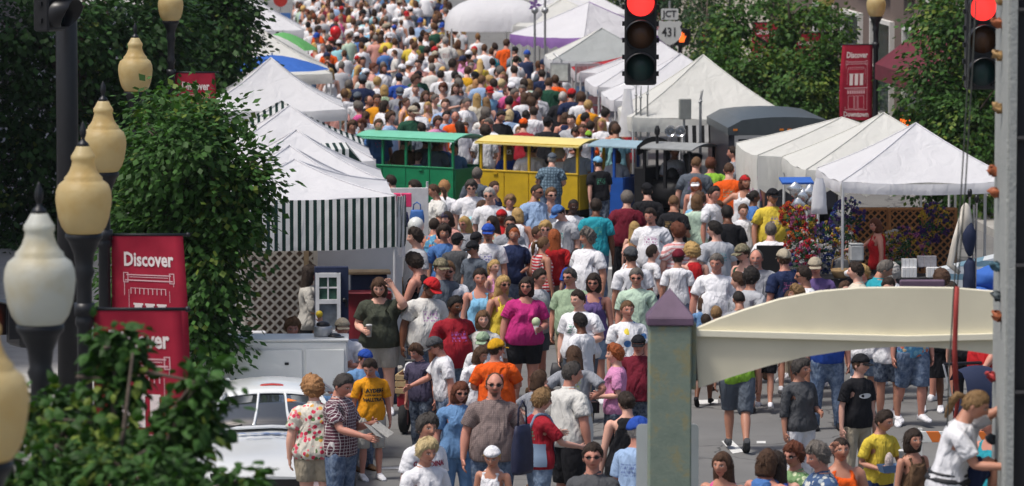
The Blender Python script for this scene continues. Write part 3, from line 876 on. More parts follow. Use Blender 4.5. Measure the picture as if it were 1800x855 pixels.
MS['floral'] = mat_floral('floral_print', 22, [(0, (.62, .58, .50)), (.22, (.62, .05, .10)), (.48, (.75, .16, .20)), (.62, (.12, .20, .09)), (.74, (.70, .38, .10)), (.84, (.80, .74, .66))])
MS['bluefloral'] = mat_floral('blue_leaf_print', 20, [(0, (.05, .09, .19)), (.35, (.07, .12, .24)), (.6, (.55, .56, .52)), (.82, (.30, .36, .42))])
MS['greenfloral'] = mat_floral('green_leaf_print', 20, [(0, (.18, .30, .14)), (.35, (.30, .45, .22)), (.6, (.10, .18, .07)), (.82, (.55, .62, .40))])
MS['brightfloral'] = mat_floral('bright_print', 16, [(0, (.10, .30, .50)), (.3, (.55, .16, .10)), (.5, (.20, .45, .60)), (.7, (.65, .50, .30)), (.85, (.15, .20, .40))])
MS['splat'] = mat_floral('splash_print', 11, [(0, (.74, .74, .77)), (.72, (.65, .10, .08)), (.80, (.08, .20, .45)), (.88, (.75, .60, .08)), (.94, (.74, .74, .77))])
MS['camo'] = mat_floral('camouflage', 40, [(0, (.16, .14, .09)), (.35, (.08, .09, .05)), (.65, (.24, .21, .14))])
MS['plaid'] = mat_lines('maroon_check', (.62, .60, .60), [(0, .034, .16), (2, .034, .16)], base=(.10, .035, .055))
MS['blueplaid'] = mat_lines('blue_check', (.07, .11, .15), [(0, .06, .4), (2, .06, .4)], base=(.17, .25, .32))
MS['redstripe'] = mat_lines('red_white_stripe', (.70, .66, .66), [(2, .05, .42)], base=(.52, .04, .05))
MS['pinkstripe'] = mat_lines('pink_white_stripe', (.60, .20, .20), [(2, .06, .4)], base=(.72, .62, .62))
MS['finestripe'] = mat_lines('fine_blue_stripe', (.30, .38, .50), [(0, .022, .4)], base=(.55, .62, .70))
MS['greyweave'] = mat_lines('grey_brown_weave', (.16, .12, .115), [(0, .018, .5), (2, .018, .5)], base=(.23, .18, .17))
MS['dark_glass'] = paint('dark_lens', (.008, .008, .01), .35, 0, .1, spec=.3)

SKINS = {'l': lin(208, 162, 144), 't': lin(182, 132, 110), 'r': lin(194, 138, 120), 'b': lin(112, 72, 52), 'k': lin(66, 42, 32), 'p': lin(220, 172, 152)}
HAIRC = {'black': lin(28, 24, 24), 'dark': lin(48, 35, 28), 'brown': lin(84, 58, 40), 'ltbrown': lin(122, 90, 60), 'dkblond': lin(150, 118, 78), 'blond': lin(206, 170, 108), 'pale': lin(222, 200, 150),
         'grey': lin(118, 112, 106), 'silver': lin(176, 172, 166), 'white': lin(214, 210, 204), 'auburn': lin(110, 58, 36), 'ginger': lin(176, 92, 44), 'strawberry': lin(190, 140, 92), 'dkgrey': lin(72, 68, 66)}
HAIRN = {'black': 'black', 'dark': 'dark brown', 'brown': 'brown', 'ltbrown': 'light brown', 'dkblond': 'dark blond', 'blond': 'blond', 'pale': 'pale blond', 'grey': 'grey', 'silver': 'silver grey', 'white': 'white', 'auburn': 'auburn', 'ginger': 'ginger', 'strawberry': 'strawberry blond', 'dkgrey': 'dark grey'}
CC = {  # clothing colours (as the cloth itself) and their everyday names
 'white': ((.74, .74, .77), 'white'), 'offwhite': ((.62, .61, .58), 'off-white'), 'cream': ((.62, .57, .47), 'cream'), 'ltgrey': ((.42, .43, .46), 'light grey'), 'grey': ((.27, .28, .31), 'grey'), 'slate': ((.10, .12, .15), 'slate'), 'dkgrey': ((.075, .078, .085), 'dark grey'),
 'black': ((.014, .014, .017), 'black'), 'navy': ((.018, .028, .075), 'navy'), 'royal': ((.025, .075, .36), 'royal blue'), 'blue': ((.07, .17, .42), 'blue'), 'chambray': ((.13, .25, .45), 'chambray blue'), 'ltblue': ((.30, .42, .62), 'light blue'), 'sky': ((.22, .48, .70), 'sky blue'),
 'aqua': ((.30, .58, .64), 'aqua'), 'teal': ((.025, .29, .36), 'teal'), 'red': ((.46, .018, .022), 'red'), 'maroon': ((.14, .012, .025), 'maroon'), 'crimson': ((.32, .016, .028), 'dark red'), 'pink': ((.62, .26, .46), 'pink'), 'hotpink': ((.62, .10, .28), 'bright pink'), 'magenta': ((.45, .028, .17), 'magenta'),
 'salmon': ((.60, .30, .26), 'salmon'), 'orange': ((.72, .10, .012), 'orange'), 'amber': ((.72, .30, .015), 'golden orange'), 'gold': ((.62, .33, .015), 'gold'), 'yellow': ((.66, .50, .06), 'yellow'), 'mustard': ((.42, .30, .03), 'mustard'), 'lime': ((.26, .50, .05), 'lime green'), 'green': ((.03, .22, .08), 'green'),
 'dkgreen': ((.018, .075, .045), 'dark green'), 'olive': ((.055, .062, .045), 'olive grey'), 'sage': ((.30, .40, .27), 'sage green'), 'mint': ((.46, .60, .48), 'mint green'), 'khaki': ((.37, .32, .24), 'khaki'), 'stone': ((.42, .40, .36), 'stone grey'), 'tan': ((.42, .30, .18), 'tan'), 'brown': ((.12, .07, .04), 'brown'),
 'purple': ((.12, .08, .22), 'purple'), 'plum': ((.075, .065, .11), 'slate purple'), 'denim': ((.075, .125, .22), 'denim'), 'ltdenim': ((.16, .24, .36), 'pale denim'), 'dkdenim': ((.028, .045, .085), 'dark denim'), 'skin': ((.5, .3, .22), '')}
PATN = {'floral': 'red flowered', 'bluefloral': 'blue leaf-print', 'greenfloral': 'green leaf-print', 'brightfloral': 'bright patterned', 'splat': 'white paint-splash', 'camo': 'camouflage', 'plaid': 'maroon checked', 'blueplaid': 'blue plaid', 'redstripe': 'red-striped', 'pinkstripe': 'pink-striped', 'finestripe': 'blue pinstriped', 'greyweave': 'grey-brown'}
SHN = {'tee': 'tee', 'polo': 'polo', 'long': 'long-sleeved top', 'three': 'three-quarter-sleeved top', 'tank': 'tank top', 'vee': 'v-neck top', 'shirt': 'shirt'}
SLV = {'tee': .215, 'polo': .215, 'long': .53, 'three': .36, 'tank': 0.0, 'vee': .20, 'shirt': .21}
BON = {'shorts': 'shorts', 'long': 'long shorts', 'pants': 'trousers', 'skirt': 'skirt', 'brief': 'shorts'}
HEIGHT = {'m': 1.76, 'M': 1.79, 'f': 1.64, 'F': 1.67, 'c': 1.30}
def colour_of(key):
    if key in PATN: return MS[key], (1, 1, 1), PATN[key]
    c, n = CC[key]
    return MS['denim' if 'denim' in key else 'cloth'], c, n
# ================================================================== people: one person
def gz(Y): return max(0.0, (54.0 - max(Y, 0.0)) * 0.02)      # the road climbs towards the crossing in front of the camera
WIDE = 1.07
PEOPLE = []      # footprints, so that nobody is stood inside someone else
_labels = {}
SKIN_CYCLE = 'llttrrplltrpltrl'
prng = random.Random(5)
def zone(px, X, Y):
    u = X + (Y - 80) * math.tan(STREET)     # sideways in the street
    if Y < 57: return 'by the white race car' if X < -1.2 else ('near the cream arch' if X > 2.2 else 'near the grey-green post')
    if Y < 69: return 'by the striped stall' if X < -1.0 else ('by the flower stall' if X > 2.8 else 'in the open road')
    if Y < 87: return 'by the green train car' if X < -1.3 else ('in front of the yellow train car' if X < 1.4 else ('in front of the locomotive' if X < 3.6 else 'at the flower stall'))
    if Y < 104: return 'just behind the train'
    if Y < 122: return 'in the crowd behind the train'
    return 'far up the crowded street'
def make_label(kind, sh, bo, hairtxt, place, extra, show_bottom):
    base = f'{kind} in {sh}'
    cands = []
    e = f' {extra}' if extra else ''
    if show_bottom: cands.append(f'{base} and {bo}{e} {place}'); cands.append(f'{base}, {bo}, {hairtxt}{e} {place}')
    cands.append(f'{base}{e} {place}')
    cands.append(f'{base}, {hairtxt}{e} {place}')
    cands.append(f'{base}, {bo}, {hairtxt} {place}')
    for c in cands:
        if c not in _labels and len(c.split()) <= 16: _labels[c] = 1; return c
    c = next((c for c in cands[::-1] if len(c.split()) <= 16), base)
    _labels[c] = _labels.get(c, 0) + 1
    return c
def person(x, y, bt, face, shirt, bottom, hair, arms='dd', legs=None, skin=None, cap=None, g=0, beard=0, bg=0, h=None, Z=None, ZN=None, hy=0, hp=None, lean=0, twist=0, side=0,
           visor=None, band=None, lod=None, place=None, note='', shoes=None, base=0.0, up=0.0, world=None, rot_extra=None, nobottom=False, label=None, socks=None, headscale=1.0):
    if h is None: h = HEIGHT[bt] + prng.uniform(-.05, .05)
    if world is not None: pt = np.array(world, float)
    elif y >= 622:
        d = ray(x, y); t = 50.0       # stands on the rising road: head at the sight line, feet on the ground
        for _ in range(40): t += .6 * ((CAM_H + d[2] * t) - (gz(d[1] * t) + h)) / (-d[2] - .045 * 0)
        pt = np.array([d[0] * t, d[1] * t, gz(d[1] * t)])
    elif Z is not None or ZN is not None:
        Z = ZN if ZN is not None else M(Z)
        q = at_y(x, y, Z); h = float(q[2] - base - up); pt = np.array([q[0], Z, base])
    else:
        q = at_z(x, y, h + base + up); pt = np.array([q[0], q[1], base])
    Y = float(pt[1])
    if lod is None: lod = 0 if Y < 68 else 1
    if legs is None: legs = prng.choice('ssaavV')
    if hp is None: hp = prng.uniform(-.02, .16)
    hs = headscale * 1.01
    if not isinstance(legs, tuple) and legs != 't':
        if hy == 0: hy = prng.uniform(-22, 22)
        if side == 0: side = prng.uniform(-3, 3)
        if twist == 0: twist = prng.uniform(-9, 9)
        if lean == 0: lean = prng.uniform(-2, 4)
    if bt == 'c': hs = 1.02 + max(0, (1.6 - h)) * .62
    sc = h / (1.752 + (hs - 1) * .23)
    ps = pose(arms, legs, R(hy), hp, R(lean), R(side), R(twist), hs, up / sc, {'m': .05, 'M': .16, 'F': .15, 'f': .02, 'c': .04}[bt])
    kind = 'child' if h < 1.36 else 'person'
    root = empty('person', pt, R(face))
    root.scale = (sc * WIDE, sc * WIDE, sc)
    if skin is None: skin = prng.choice(SKIN_CYCLE)
    def part(name, tpl, mat, col, fn=None):
        v, t, W = tpl
        if fn is not None: tpl = (fn(v), t, W)
        o = link(name, tri_mesh(name, skin_to(tpl, ps), t, v), mat, root)
        j = prng.uniform(.92, 1.06)
        o.color = (*[c * j for c in col], 1.0)
        return o
    body = part('body', T('body', bt)[lod], MS['skin'], SKINS[skin], tuck if not shirt.startswith('tank') else None)
    if beard: body['beard'] = 1.0
    body['beard_grey'] = 1.0 if bg else 0.0
    st, sc_ = shirt.split(':')
    sm, scol, sname = colour_of(sc_)
    so = part('shirt', T('shirt', bt, SLV[st])[lod], sm, scol, vneck if st in ('vee',) else None)
    so['graphic'] = 1.0 if st == 'tee' and not note and prng.random() < .4 else 0.0
    if st in ('polo', 'shirt') and lod == 0: part('collar', T('collar', bt)[lod], sm, scol)
    bs, bc = bottom.split(':')
    bm_, bcol, bname = colour_of(bc)
    if not nobottom: part('skirt' if bs == 'skirt' else 'shorts' if bs in ('shorts', 'long', 'brief') else 'trousers', T('bottom', bt, bs)[lod], bm_, bcol)
    shc = CC[shoes or prng.choice(['white', 'white', 'black', 'brown', 'dkgrey'])][0]
    for s in (1, -1): part('shoe', T('shoe', s)[lod], MS['cloth'], shc)
    hst, hc = hair.split(':')
    if hst != 'none':
        ht = hst
        if (cap or band) and hst in ('full', 'curly', 'short'): ht = 'under'
        if (cap or band) and hst == 'bob': ht = 'bob'
        part('hair', T('hair', ht)[lod], MS['hair'], HAIRC[hc])
    htxt = f'{HAIRN[hc]} hair' if hst not in ('bald', 'none') else 'bald head'
    if hst in ('long', 'curly'): htxt = f'{hst} {htxt}'
    if hst == 'pony': htxt = f'{HAIRN[hc]} ponytail'
    if cap:
        m_, c_, n_ = colour_of(cap); part('cap', T('cap')[lod], m_, c_); htxt = f'{n_} cap'
    if visor: m_, c_, n_ = colour_of(visor); part('visor', T('visor')[lod], m_, c_); htxt = f'{n_} visor'
    if band: m_, c_, n_ = colour_of(band); part('bandana', T('bandana')[lod], m_, c_); htxt = f'{n_} bandana'
    if g and lod < 2: part('sunglasses', T('glasses')[lod], MS['dark_glass'], (0, 0, 0))
    if g and not cap: htxt = htxt.replace(' hair', ' hair and sunglasses') if 'hair' in htxt else htxt + ' and sunglasses'
    lab = label or make_label(kind, f'{sname} {SHN[st]}', f'{bname} {BON[bs]}'.replace('denim trousers', 'jeans').strip(), htxt, place or zone(x, pt[0], Y), note, Y < 71)
    tag(root, lab, kind, 'people in the festival crowd')
    PEOPLE.append((float(pt[0]), Y, .24 * sc))
    M4 = Matrix.Translation(Vector(pt)) @ Matrix.Rotation(R(face), 4, 'Z') @ Matrix.Diagonal((sc * WIDE, sc * WIDE, sc, 1))
    root['_'] = 0; del root['_']
    return dict(root=root, ps=ps, M=M4, sc=sc, shirt=so, face=face, pt=pt, h=h)
def hand_world(p, s, t=.63, n=.02): return p['M'] @ Vector(hand_at(p['ps'], s, t, n))
def add_print(p, txt, zc, size, col, back=False, bold=0.0, xs=1.0, x0=0.0, shape=None, name='lettering'):
    """flat print laid on the cloth of a shirt (zc, x0, size in metres on the body)"""
    me = p['shirt'].data
    vs = [v.co.copy() for v in me.vertices]; bv = BVHTree.FromPolygons(vs, [tuple(q.vertices) for q in me.polygons])
    p['shirt']['graphic'] = 0.0
    V, F = shape if shape else text_mesh(txt, size, bold, xs)
    dy = 1 if not back else -1; out = []
    for a, b in V:
        o = Vector(((x0 + a) * dy, -.8 * dy, zc + b)); hit = bv.ray_cast(o, Vector((0, dy, 0)))
        y = hit[0].y if hit[0] is not None else -.12 * dy
        out.append((o.x, y - .005 * dy, o.z))
    m = paint('print_%02d%02d%02d' % tuple(int(c * 99) for c in col), col, .7, 0, .05)
    return link(name, mesh_from(name, out, F), m, p['shirt'].parent)
def crowd_colour(r):
    """shirt colours in the proportions the crowd shows"""
    u = r.random()
    if u < .42: return 'white'
    if u < .50: return 'offwhite'
    return r.choice(['ltgrey', 'ltgrey', 'grey', 'grey', 'black', 'black', 'navy', 'navy', 'navy', 'royal', 'blue', 'chambray', 'ltblue', 'ltblue', 'sky', 'aqua', 'teal', 'red', 'maroon', 'crimson', 'pink', 'hotpink', 'salmon', 'orange', 'yellow', 'dkgreen', 'ltblue', 'sky', 'navy', 'slate', 'grey', 'black', 'ltgrey', 'sage', 'mint', 'khaki', 'tan', 'purple', 'slate', 'dkgrey', 'blueplaid', 'redstripe', 'finestripe', 'cream'])

for _b in 'mMfFc':       # cut all patterns once, before the street fills up
    T('body', _b)
    for _l in sorted(set(SLV.values())): T('shirt', _b, _l)
    for _k in ('shorts', 'long', 'pants') + (('skirt',) if _b in 'f' else ()): T('bottom', _b, _k)
# ================================================================== ground, kerbs, markings
TS = math.tan(STREET)
def st(u, Y, z=0.0): return np.array([u - (Y - 80.0) * TS, Y, z])
def mat_asphalt():
    m, nt, b = nmat('asphalt'); co = objco(nt)
    a = noise(nt, .35, 5, .6, co); g = noise(nt, 60, 3, .7, co); c = noise(nt, 2.5, 5, .65, co)
    col = ramp(nt, a, [(.3, (.150, .149, .147)), (.7, (.205, .203, .198))])
    col = mixn(nt, mathn(nt, 'MULTIPLY', g, .5), col, mixn(nt, 1.0, col, (.62, .62, .62), 'MULTIPLY'))
    col = mixn(nt, ramp(nt, c, [(.55, (0, 0, 0)), (.72, (.5, .5, .5))]), col, mixn(nt, 1.0, col, (.70, .69, .68), 'MULTIPLY'))
    vo = nt.nodes.new('ShaderNodeTexVoronoi'); vo.feature = 'DISTANCE_TO_EDGE'; vo.inputs['Scale'].default_value = .33
    wv = nt.nodes.new('ShaderNodeTexNoise'); wv.inputs['Scale'].default_value = 1.3; nt.links.new(co, wv.inputs['Vector'])
    ad = nt.nodes.new('ShaderNodeVectorMath'); ad.operation = 'ADD'; nt.links.new(co, ad.inputs[0]); nt.links.new(wv.outputs['Color'], ad.inputs[1]); nt.links.new(ad.outputs[0], vo.inputs['Vector'])
    crack = mathn(nt, 'LESS_THAN', vo.outputs['Distance'], .006)
    col = mixn(nt, mathn(nt, 'MULTIPLY', crack, .7), col, (.045, .045, .045))
    nt.links.new(col, b.inputs['Base Color']); b.inputs['Roughness'].default_value = .9; b.inputs['Specular IOR Level'].default_value = .2
    bump(nt, b, g, .4, .01); return m
M_ASPH = mat_asphalt()
M_CONC = paint('concrete', (.34, .33, .31), .9, 0, .15, 3.0, .4)
M_MARK = paint('road_paint', (.62, .62, .60), .8, 0, .18, 9.0, .3)
rows = [-80, 0, 20, 54, 58, 90, 150, 400, 900]
V = []; F = []
for Y in rows:
    for X in (-300, -60, 60, 300): V.append((X, Y, gz(Y)))
for i in range(len(rows) - 1):
    for j in range(3): a = i*4 + j; F.append((a, a+1, a+5, a+4))
tag(link('road', mesh_from('road', V, F), M_ASPH), kind='structure')
def pavement(name, u0, u1, Y0, Y1):
    b = MB()
    P = [st(u0, Y0), st(u1, Y0), st(u1, Y1), st(u0, Y1)]
    b.add([(p[0], p[1], -.02) for p in P] + [(p[0], p[1], .14) for p in P], [(4, 5, 6, 7), (0, 1, 5, 4), (1, 2, 6, 5), (2, 3, 7, 6), (3, 0, 4, 7)])
    o = b.build(name, M_CONC); tag(o, kind='structure')
    k = MB(); us = u1 if abs(u1) < abs(u0) else u0; d = .075 if us < 0 else -.075
    P = [st(us + d - .075, Y0), st(us + d + .075, Y0), st(us + d + .075, Y1), st(us + d - .075, Y1)]
    k.add([(p[0], p[1], -.02) for p in P] + [(p[0], p[1], .15) for p in P], [(4, 5, 6, 7), (0, 1, 5, 4), (1, 2, 6, 5), (2, 3, 7, 6), (3, 0, 4, 7)])
    k.build('kerb', M_CONC, o)
pavement('pavement', -10.5, -6.0, 60, 330)
pavement('pavement', 9.6, 11.6, 76, 330)
def mark(pts, z=.004):
    P = [at_z(x, y, 0) for x, y in pts]
    V = [(p[0], p[1], gz(p[1]) + z) for p in P]
    tag(link('road_marking', mesh_from('road_marking', V, [tuple(range(len(V)))]), M_MARK), kind='structure')
mark([(1268, 776), (1286, 774), (1308, 795), (1288, 798)])
mark([(1222, 704), (1262, 703), (1262, 710), (1222, 711)])
mark([(1330, 776), (1346, 776), (1346, 780), (1330, 780)])
mark([(1060, 470), (1078, 470), (1078, 474), (1060, 474)])
mark([(670, 822), (735, 820), (735, 824), (670, 826)])

# ================================================================== buildings behind the trees
def mat_brick(name, c1, c2, mortar):
    m, nt, b = nmat(name); co = objco(nt)
    n = nt.nodes.new('ShaderNodeTexBrick'); n.inputs['Scale'].default_value = 4.4
    n.inputs['Color1'].default_value = (*c1, 1); n.inputs['Color2'].default_value = (*c2, 1); n.inputs['Mortar'].default_value = (*mortar, 1)
    mp = nt.nodes.new('ShaderNodeMapping'); mp.inputs['Rotation'].default_value = (R(90), 0, R(90)); nt.links.new(co, mp.inputs[0]); nt.links.new(mp.outputs[0], n.inputs['Vector'])
    f = noise(nt, .8, 4, .6, co)
    nt.links.new(mixn(nt, mathn(nt, 'MULTIPLY', f, .5), n.outputs['Color'], mixn(nt, 1.0, n.outputs['Color'], (.6, .58, .56), 'MULTIPLY')), b.inputs['Base Color'])
    b.inputs['Roughness'].default_value = .9; return m
M_BRICK = mat_brick('brick_wall', (.15, .065, .045), (.19, .09, .06), (.14, .10, .085))
M_BRICK2 = mat_brick('dark_brick_wall', (.09, .058, .045), (.12, .08, .062), (.11, .09, .08))
M_STUCCO = paint('pale_stucco', (.52, .47, .40), .9, 0, .12, 2.0, .3)
M_FRAME = paint('window_frame_white', (.66, .65, .62), .6, 0, .06)
M_PANE = paint('window_pane', (.035, .045, .055), .12, 0, .2, 2.0, spec=.6)
M_AWN = paint('maroon_canvas', (.11, .012, .025), .85, 0, .15, 4.0, .2)
M_ROOF = paint('roof_shingle', (.20, .17, .15), .9, 0, .25, 14.0, .5)
def building(label, u, Y0, Y1, hgt, depth, mat, wins, awning=None):
    s = 1 if u > 0 else -1
    o = st(u, Y0); L = (Y1 - Y0) / math.cos(STREET)
    root = empty('shop_building', o, STREET, label, 'building', 'shop fronts lining the street')
    MB().box((s * depth / 2, L / 2, hgt / 2), (depth, L, hgt)).build('wall', mat, root)
    MB().box((s * (depth / 2 - .12), L / 2, hgt + .15), (depth + .34, L + .2, .34), bev=.05).build('cornice', M_FRAME, root)
    for y, z, w, h in wins:
        f = MB(); x = -s * .05
        f.box((x, y - w/2 - .05, z), (.14, .10, h + .2)); f.box((x, y + w/2 + .05, z), (.14, .10, h + .2)); f.box((x, y, z + h/2 + .05), (.14, w, .10)); f.box((x * 1.6, y, z - h/2 - .06), (.2, w + .3, .12)); f.box((x, y, z), (.08, w, .06))
        wo = f.build('window', M_FRAME, root)
        MB().box((-s * .015, y, z), (.04, w, h)).build('pane', M_PANE, wo)
    if awning:
        y, z, w, p = awning
        b = MB(); b.prism([(0, z + .9), (-s * p, z), (-s * p, z - .35), (-s * .02, z - .35)], w, 'y', y - w / 2)
        b.build('awning', M_AWN, root)
    return root
def winrow(n, y0, dy, z, w, h): return [(y0 + i * dy, z, w, h) for i in range(n)]
building('dark brick shop building behind the tree and lamp posts', -10.6, 62, 96, 8.2, 9, M_BRICK2, winrow(9, 2.2, 3.7, 5.6, 1.3, 2.0) + winrow(7, 3, 4.8, 1.7, 2.6, 2.2))
building('second dark brick shop building beyond the first one', -10.6, 96.3, 122, 7.4, 9, M_BRICK2, winrow(7, 2.2, 3.6, 5.2, 1.2, 1.9) + winrow(5, 3, 4.8, 1.7, 2.6, 2.2))
building('plain brick shop building behind the white gable tents', -10.6, 122.3, 190, 7.8, 9, M_BRICK2, winrow(16, 2.2, 4.1, 5.2, 1.2, 1.9))
building('red brick shop building with white windows and a maroon awning', 11.4, 98, 132, 9.0, 10, M_BRICK, winrow(9, 2.0, 3.6, 5.0, 1.3, 2.4) + winrow(5, 3, 5, 1.8, 3.0, 2.2), (2.2, 2.25, 9.0, 1.2))
building('dark brick shop building beside the red brick one', 11.4, 70, 97.7, 8.0, 10, M_BRICK2, winrow(7, 2.2, 3.8, 5.2, 1.3, 2.2) + winrow(4, 3, 5.8, 1.7, 3.2, 2.2))
building('pale shop building with a white gable end past the junction sign', 11.4, 132.3, 175, 7.4, 10, M_STUCCO, winrow(10, 2.2, 3.8, 5.2, 1.2, 1.9))

# ================================================================== street lamps with town banners
M_IRON = paint('black_iron', (.012, .013, .016), .42, .2, .2, 20, spec=.5)
def mat_globe(name, rgb, tr=.35):
    m, nt, b = nmat(name); co = objco(nt)
    n = nt.nodes.new('ShaderNodeTexNoise'); n.inputs['Scale'].default_value = 3.0; n.inputs['Detail'].default_value = 3; nt.links.new(co, n.inputs['Vector'])
    c = ramp(nt, n.outputs['Fac'], [(.28, tuple(v * k for v, k in zip(rgb, (.80, .70, .52)))), (.55, tuple(v * .92 for v in rgb)), (.75, rgb)])
    nt.links.new(c, b.inputs['Base Color']); b.inputs['Roughness'].default_value = .35; b.inputs['Specular IOR Level'].default_value = .45
    tl = nt.nodes.new('ShaderNodeBsdfTranslucent'); nt.links.new(c, tl.inputs[0])
    mx = nt.nodes.new('ShaderNodeMixShader'); mx.inputs[0].default_value = tr
    nt.links.new(b.outputs[0], mx.inputs[1]); nt.links.new(tl.outputs[0], mx.inputs[2]); nt.links.new(mx.outputs[0], nt.nodes['Material Output'].inputs[0])
    bump(nt, b, noise(nt, 40, 4, .7, co), .5, .01); return m
M_GLOBE = mat_globe('amber_globe', (.86, .73, .43), .55)
M_GLOBEW = mat_globe('clear_globe', (.80, .82, .77), .5)
GPROF = [(.12, 0), (.142, .012), (.176, .06), (.200, .13), (.214, .21), (.222, .28), (.216, .34), (.196, .39), (.165, .415), (.152, .425), (.150, .445), (.128, .468), (.108, .50), (.092, .545), (.088, .575), (.096, .59), (.096, .615), (.085, .63), (.070, .655), (.052, .69), (.03, .705)]
FPROF = [(.052, .69), (.040, .715), (.018, .735), (.014, .755), (.024, .775), (.028, .80), (.022, .835), (.008, .87), (.002, .885)]
def curve_prof(H): return [(.19, 0), (.19, .10), (.15, .14), (.145, .55), (.12, .62), (.10, .70), (.075, .78), (.062, 1.1), (.058, H - .75), (.075, H - .72), (.075, H - .68), (.060, H - .64), (.062, H - .36), (.085, H - .30), (.070, H - .26), (.082, H - .16), (.125, H - .06), (.150, H - .03), (.150, H + .0), (.11, H + .015)]
_globe = MB().lathe(GPROF, 32); _globe_me = _globe.mesh('globe', True)
_fin_me = MB().lathe(FPROF, 12).mesh('finial', True)
_bulb_me = MB().lathe([(.03, .02), (.034, .16), (.06, .22), (.062, .30), (.04, .36), (.01, .38)], 12).mesh('lamp_holder', True)
M_BAN = None
def mat_banner():
    m, nt, b = nmat('crimson_banner_cloth'); co = objco(nt)
    f = noise(nt, 5, 3, .5, co)
    nt.links.new(ramp(nt, f, [(.3, (.27, .010, .028)), (.7, (.36, .016, .040))]), b.inputs['Base Color']); b.inputs['Roughness'].default_value = .75; b.inputs['Specular IOR Level'].default_value = .2
    return m
M_BAN = mat_banner()
M_BTXT = paint('banner_print', (.72, .62, .60), .8, 0, .05)
M_BLINE = paint('banner_line', (.62, .36, .38), .8, 0, .05)
def bez(pts, n=16): return pts
def banner(root, x0, ztop, w, h, side, bow=.10, seed=0):
    """cloth banner on two arms; side +1: hangs to +x of the pole"""
    def warp(a, c):      # a 0..1 outwards, c 0..1 downwards
        y = -bow * math.sin(PI * c) * a + .03 * math.sin(6 * a + seed) * c
        z = ztop - h * c - .05 * a * math.sin(PI * min(1, c * 1.1)) * 0.5
        x = x0 + side * (w * a + .045 * a * math.sin(PI * c * .9) + (.035 * a * c if seed % 2 else 0))
        return x, y, z
    nu, nv = 8, 18; V = []; F = []
    for t in (0, .012):
        for j in range(nv + 1):
            for i in range(nu + 1):
                x, y, z = warp(i / nu, j / nv); V.append((x, y + t, z))
    N = (nu + 1) * (nv + 1)
    for t in (0, 1):
        for j in range(nv):
            for i in range(nu):
                a = t * N + j * (nu + 1) + i; F.append((a, a + 1, a + nu + 2, a + nu + 1))
    for j in range(nv):
        for i in (0, nu): a = j * (nu + 1) + i; F.append((a, a + nu + 1, N + a + nu + 1, N + a))
    me = mesh_from('banner', V, F, True); bm = bmesh.new(); bm.from_mesh(me); bmesh.ops.recalc_face_normals(bm, faces=bm.faces); bm.to_mesh(me); bm.free()
    ba = link('banner', me, M_BAN, root)
    for zz in (ztop + .005, ztop - h + .01):
        a = MB(); a.tube([(0, .006, zz), (x0 + side * (w + .04), .006, zz)], .014, 8); a.ball((x0 + side * (w + .05), .006, zz), .024, 8, 6); a.tube([(0, .0, zz - .05), (0, .0, zz + .05)], .085, 10); a.build('banner_arm', M_IRON, root, True)
    def lay(V2, F2, mat, name, off=.006):
        out = []
        for p, q in V2:      # p across 0..1 reading left to right, q down 0..1
            aa = p if side > 0 else 1 - p
            x, y, z = warp(aa, q); out.append((x, y - off, z))
        me = mesh_from(name, out, F2); link(name, me, mat, ba)
    def txt(s, cq, size, xs):
        tv, tf = text_mesh(s, size, .006 * size / .2, xs)
        lay([(.5 + x / w, cq - y / h) for x, y in tv], tf, M_BTXT, 'lettering')
    txt('Discover', .135, .185, .70)
    txt('Downtown', .925, .165, .70)
    V2 = []; F2 = []
    def rect(p0, q0, p1, q1):
        k = len(V2); m = 4
        for i in range(m + 1): V2.append((p0 + (p1 - p0) * i / m, q0)); V2.append((p0 + (p1 - p0) * i / m, q1))
        for i in range(m): F2.append((k + 2*i, k + 2*i + 2, k + 2*i + 3, k + 2*i + 1))
    def frame(p0, q0, p1, q1, t=.012):
        rect(p0, q0, p1, q0 + t * w / h); rect(p0, q1 - t * w / h, p1, q1); rect(p0, q0, p0 + t, q1); rect(p1 - t, q0, p1, q1)
    # line drawing of an old shop front: cornice, brackets, windows, awning, door
    rect(.20, .215, .80, .221); rect(.18, .245, .82, .252); rect(.24, .228, .76, .232)
    frame(.155, .205, .225, .262); frame(.775, .205, .845, .262)
    for k in range(9): rect(.25 + k * .058, .290, .262 + k * .058, .325)
    for k in range(8): rect(.262 + k * .058, .290, .308 + k * .058, .2935)
    rect(.165, .262, .175, .86); rect(.825, .262, .835, .86); rect(.225, .30, .232, .52); rect(.768, .30, .775, .52)
    rect(.15, .56, .85, .572); rect(.22, .585, .78, .590)
    rect(.15, .86, .85, .866)
    for k in range(8): rect(.24 + k * .068, .60, .29 + k * .068, .645)
    frame(.26, .67, .44, .85); frame(.56, .67, .74, .85); frame(.46, .67, .54, .86)
    lay(V2, F2, M_BLINE, 'line_drawing', .005)
    V2 = []; F2 = []
    for p in (.30, .455, .61): rect(p, .385, p + .10, .53); rect(p - .015, .375, p + .115, .386)
    lay(V2, F2, M_BTXT, 'window_drawing', .0055)
    return ba
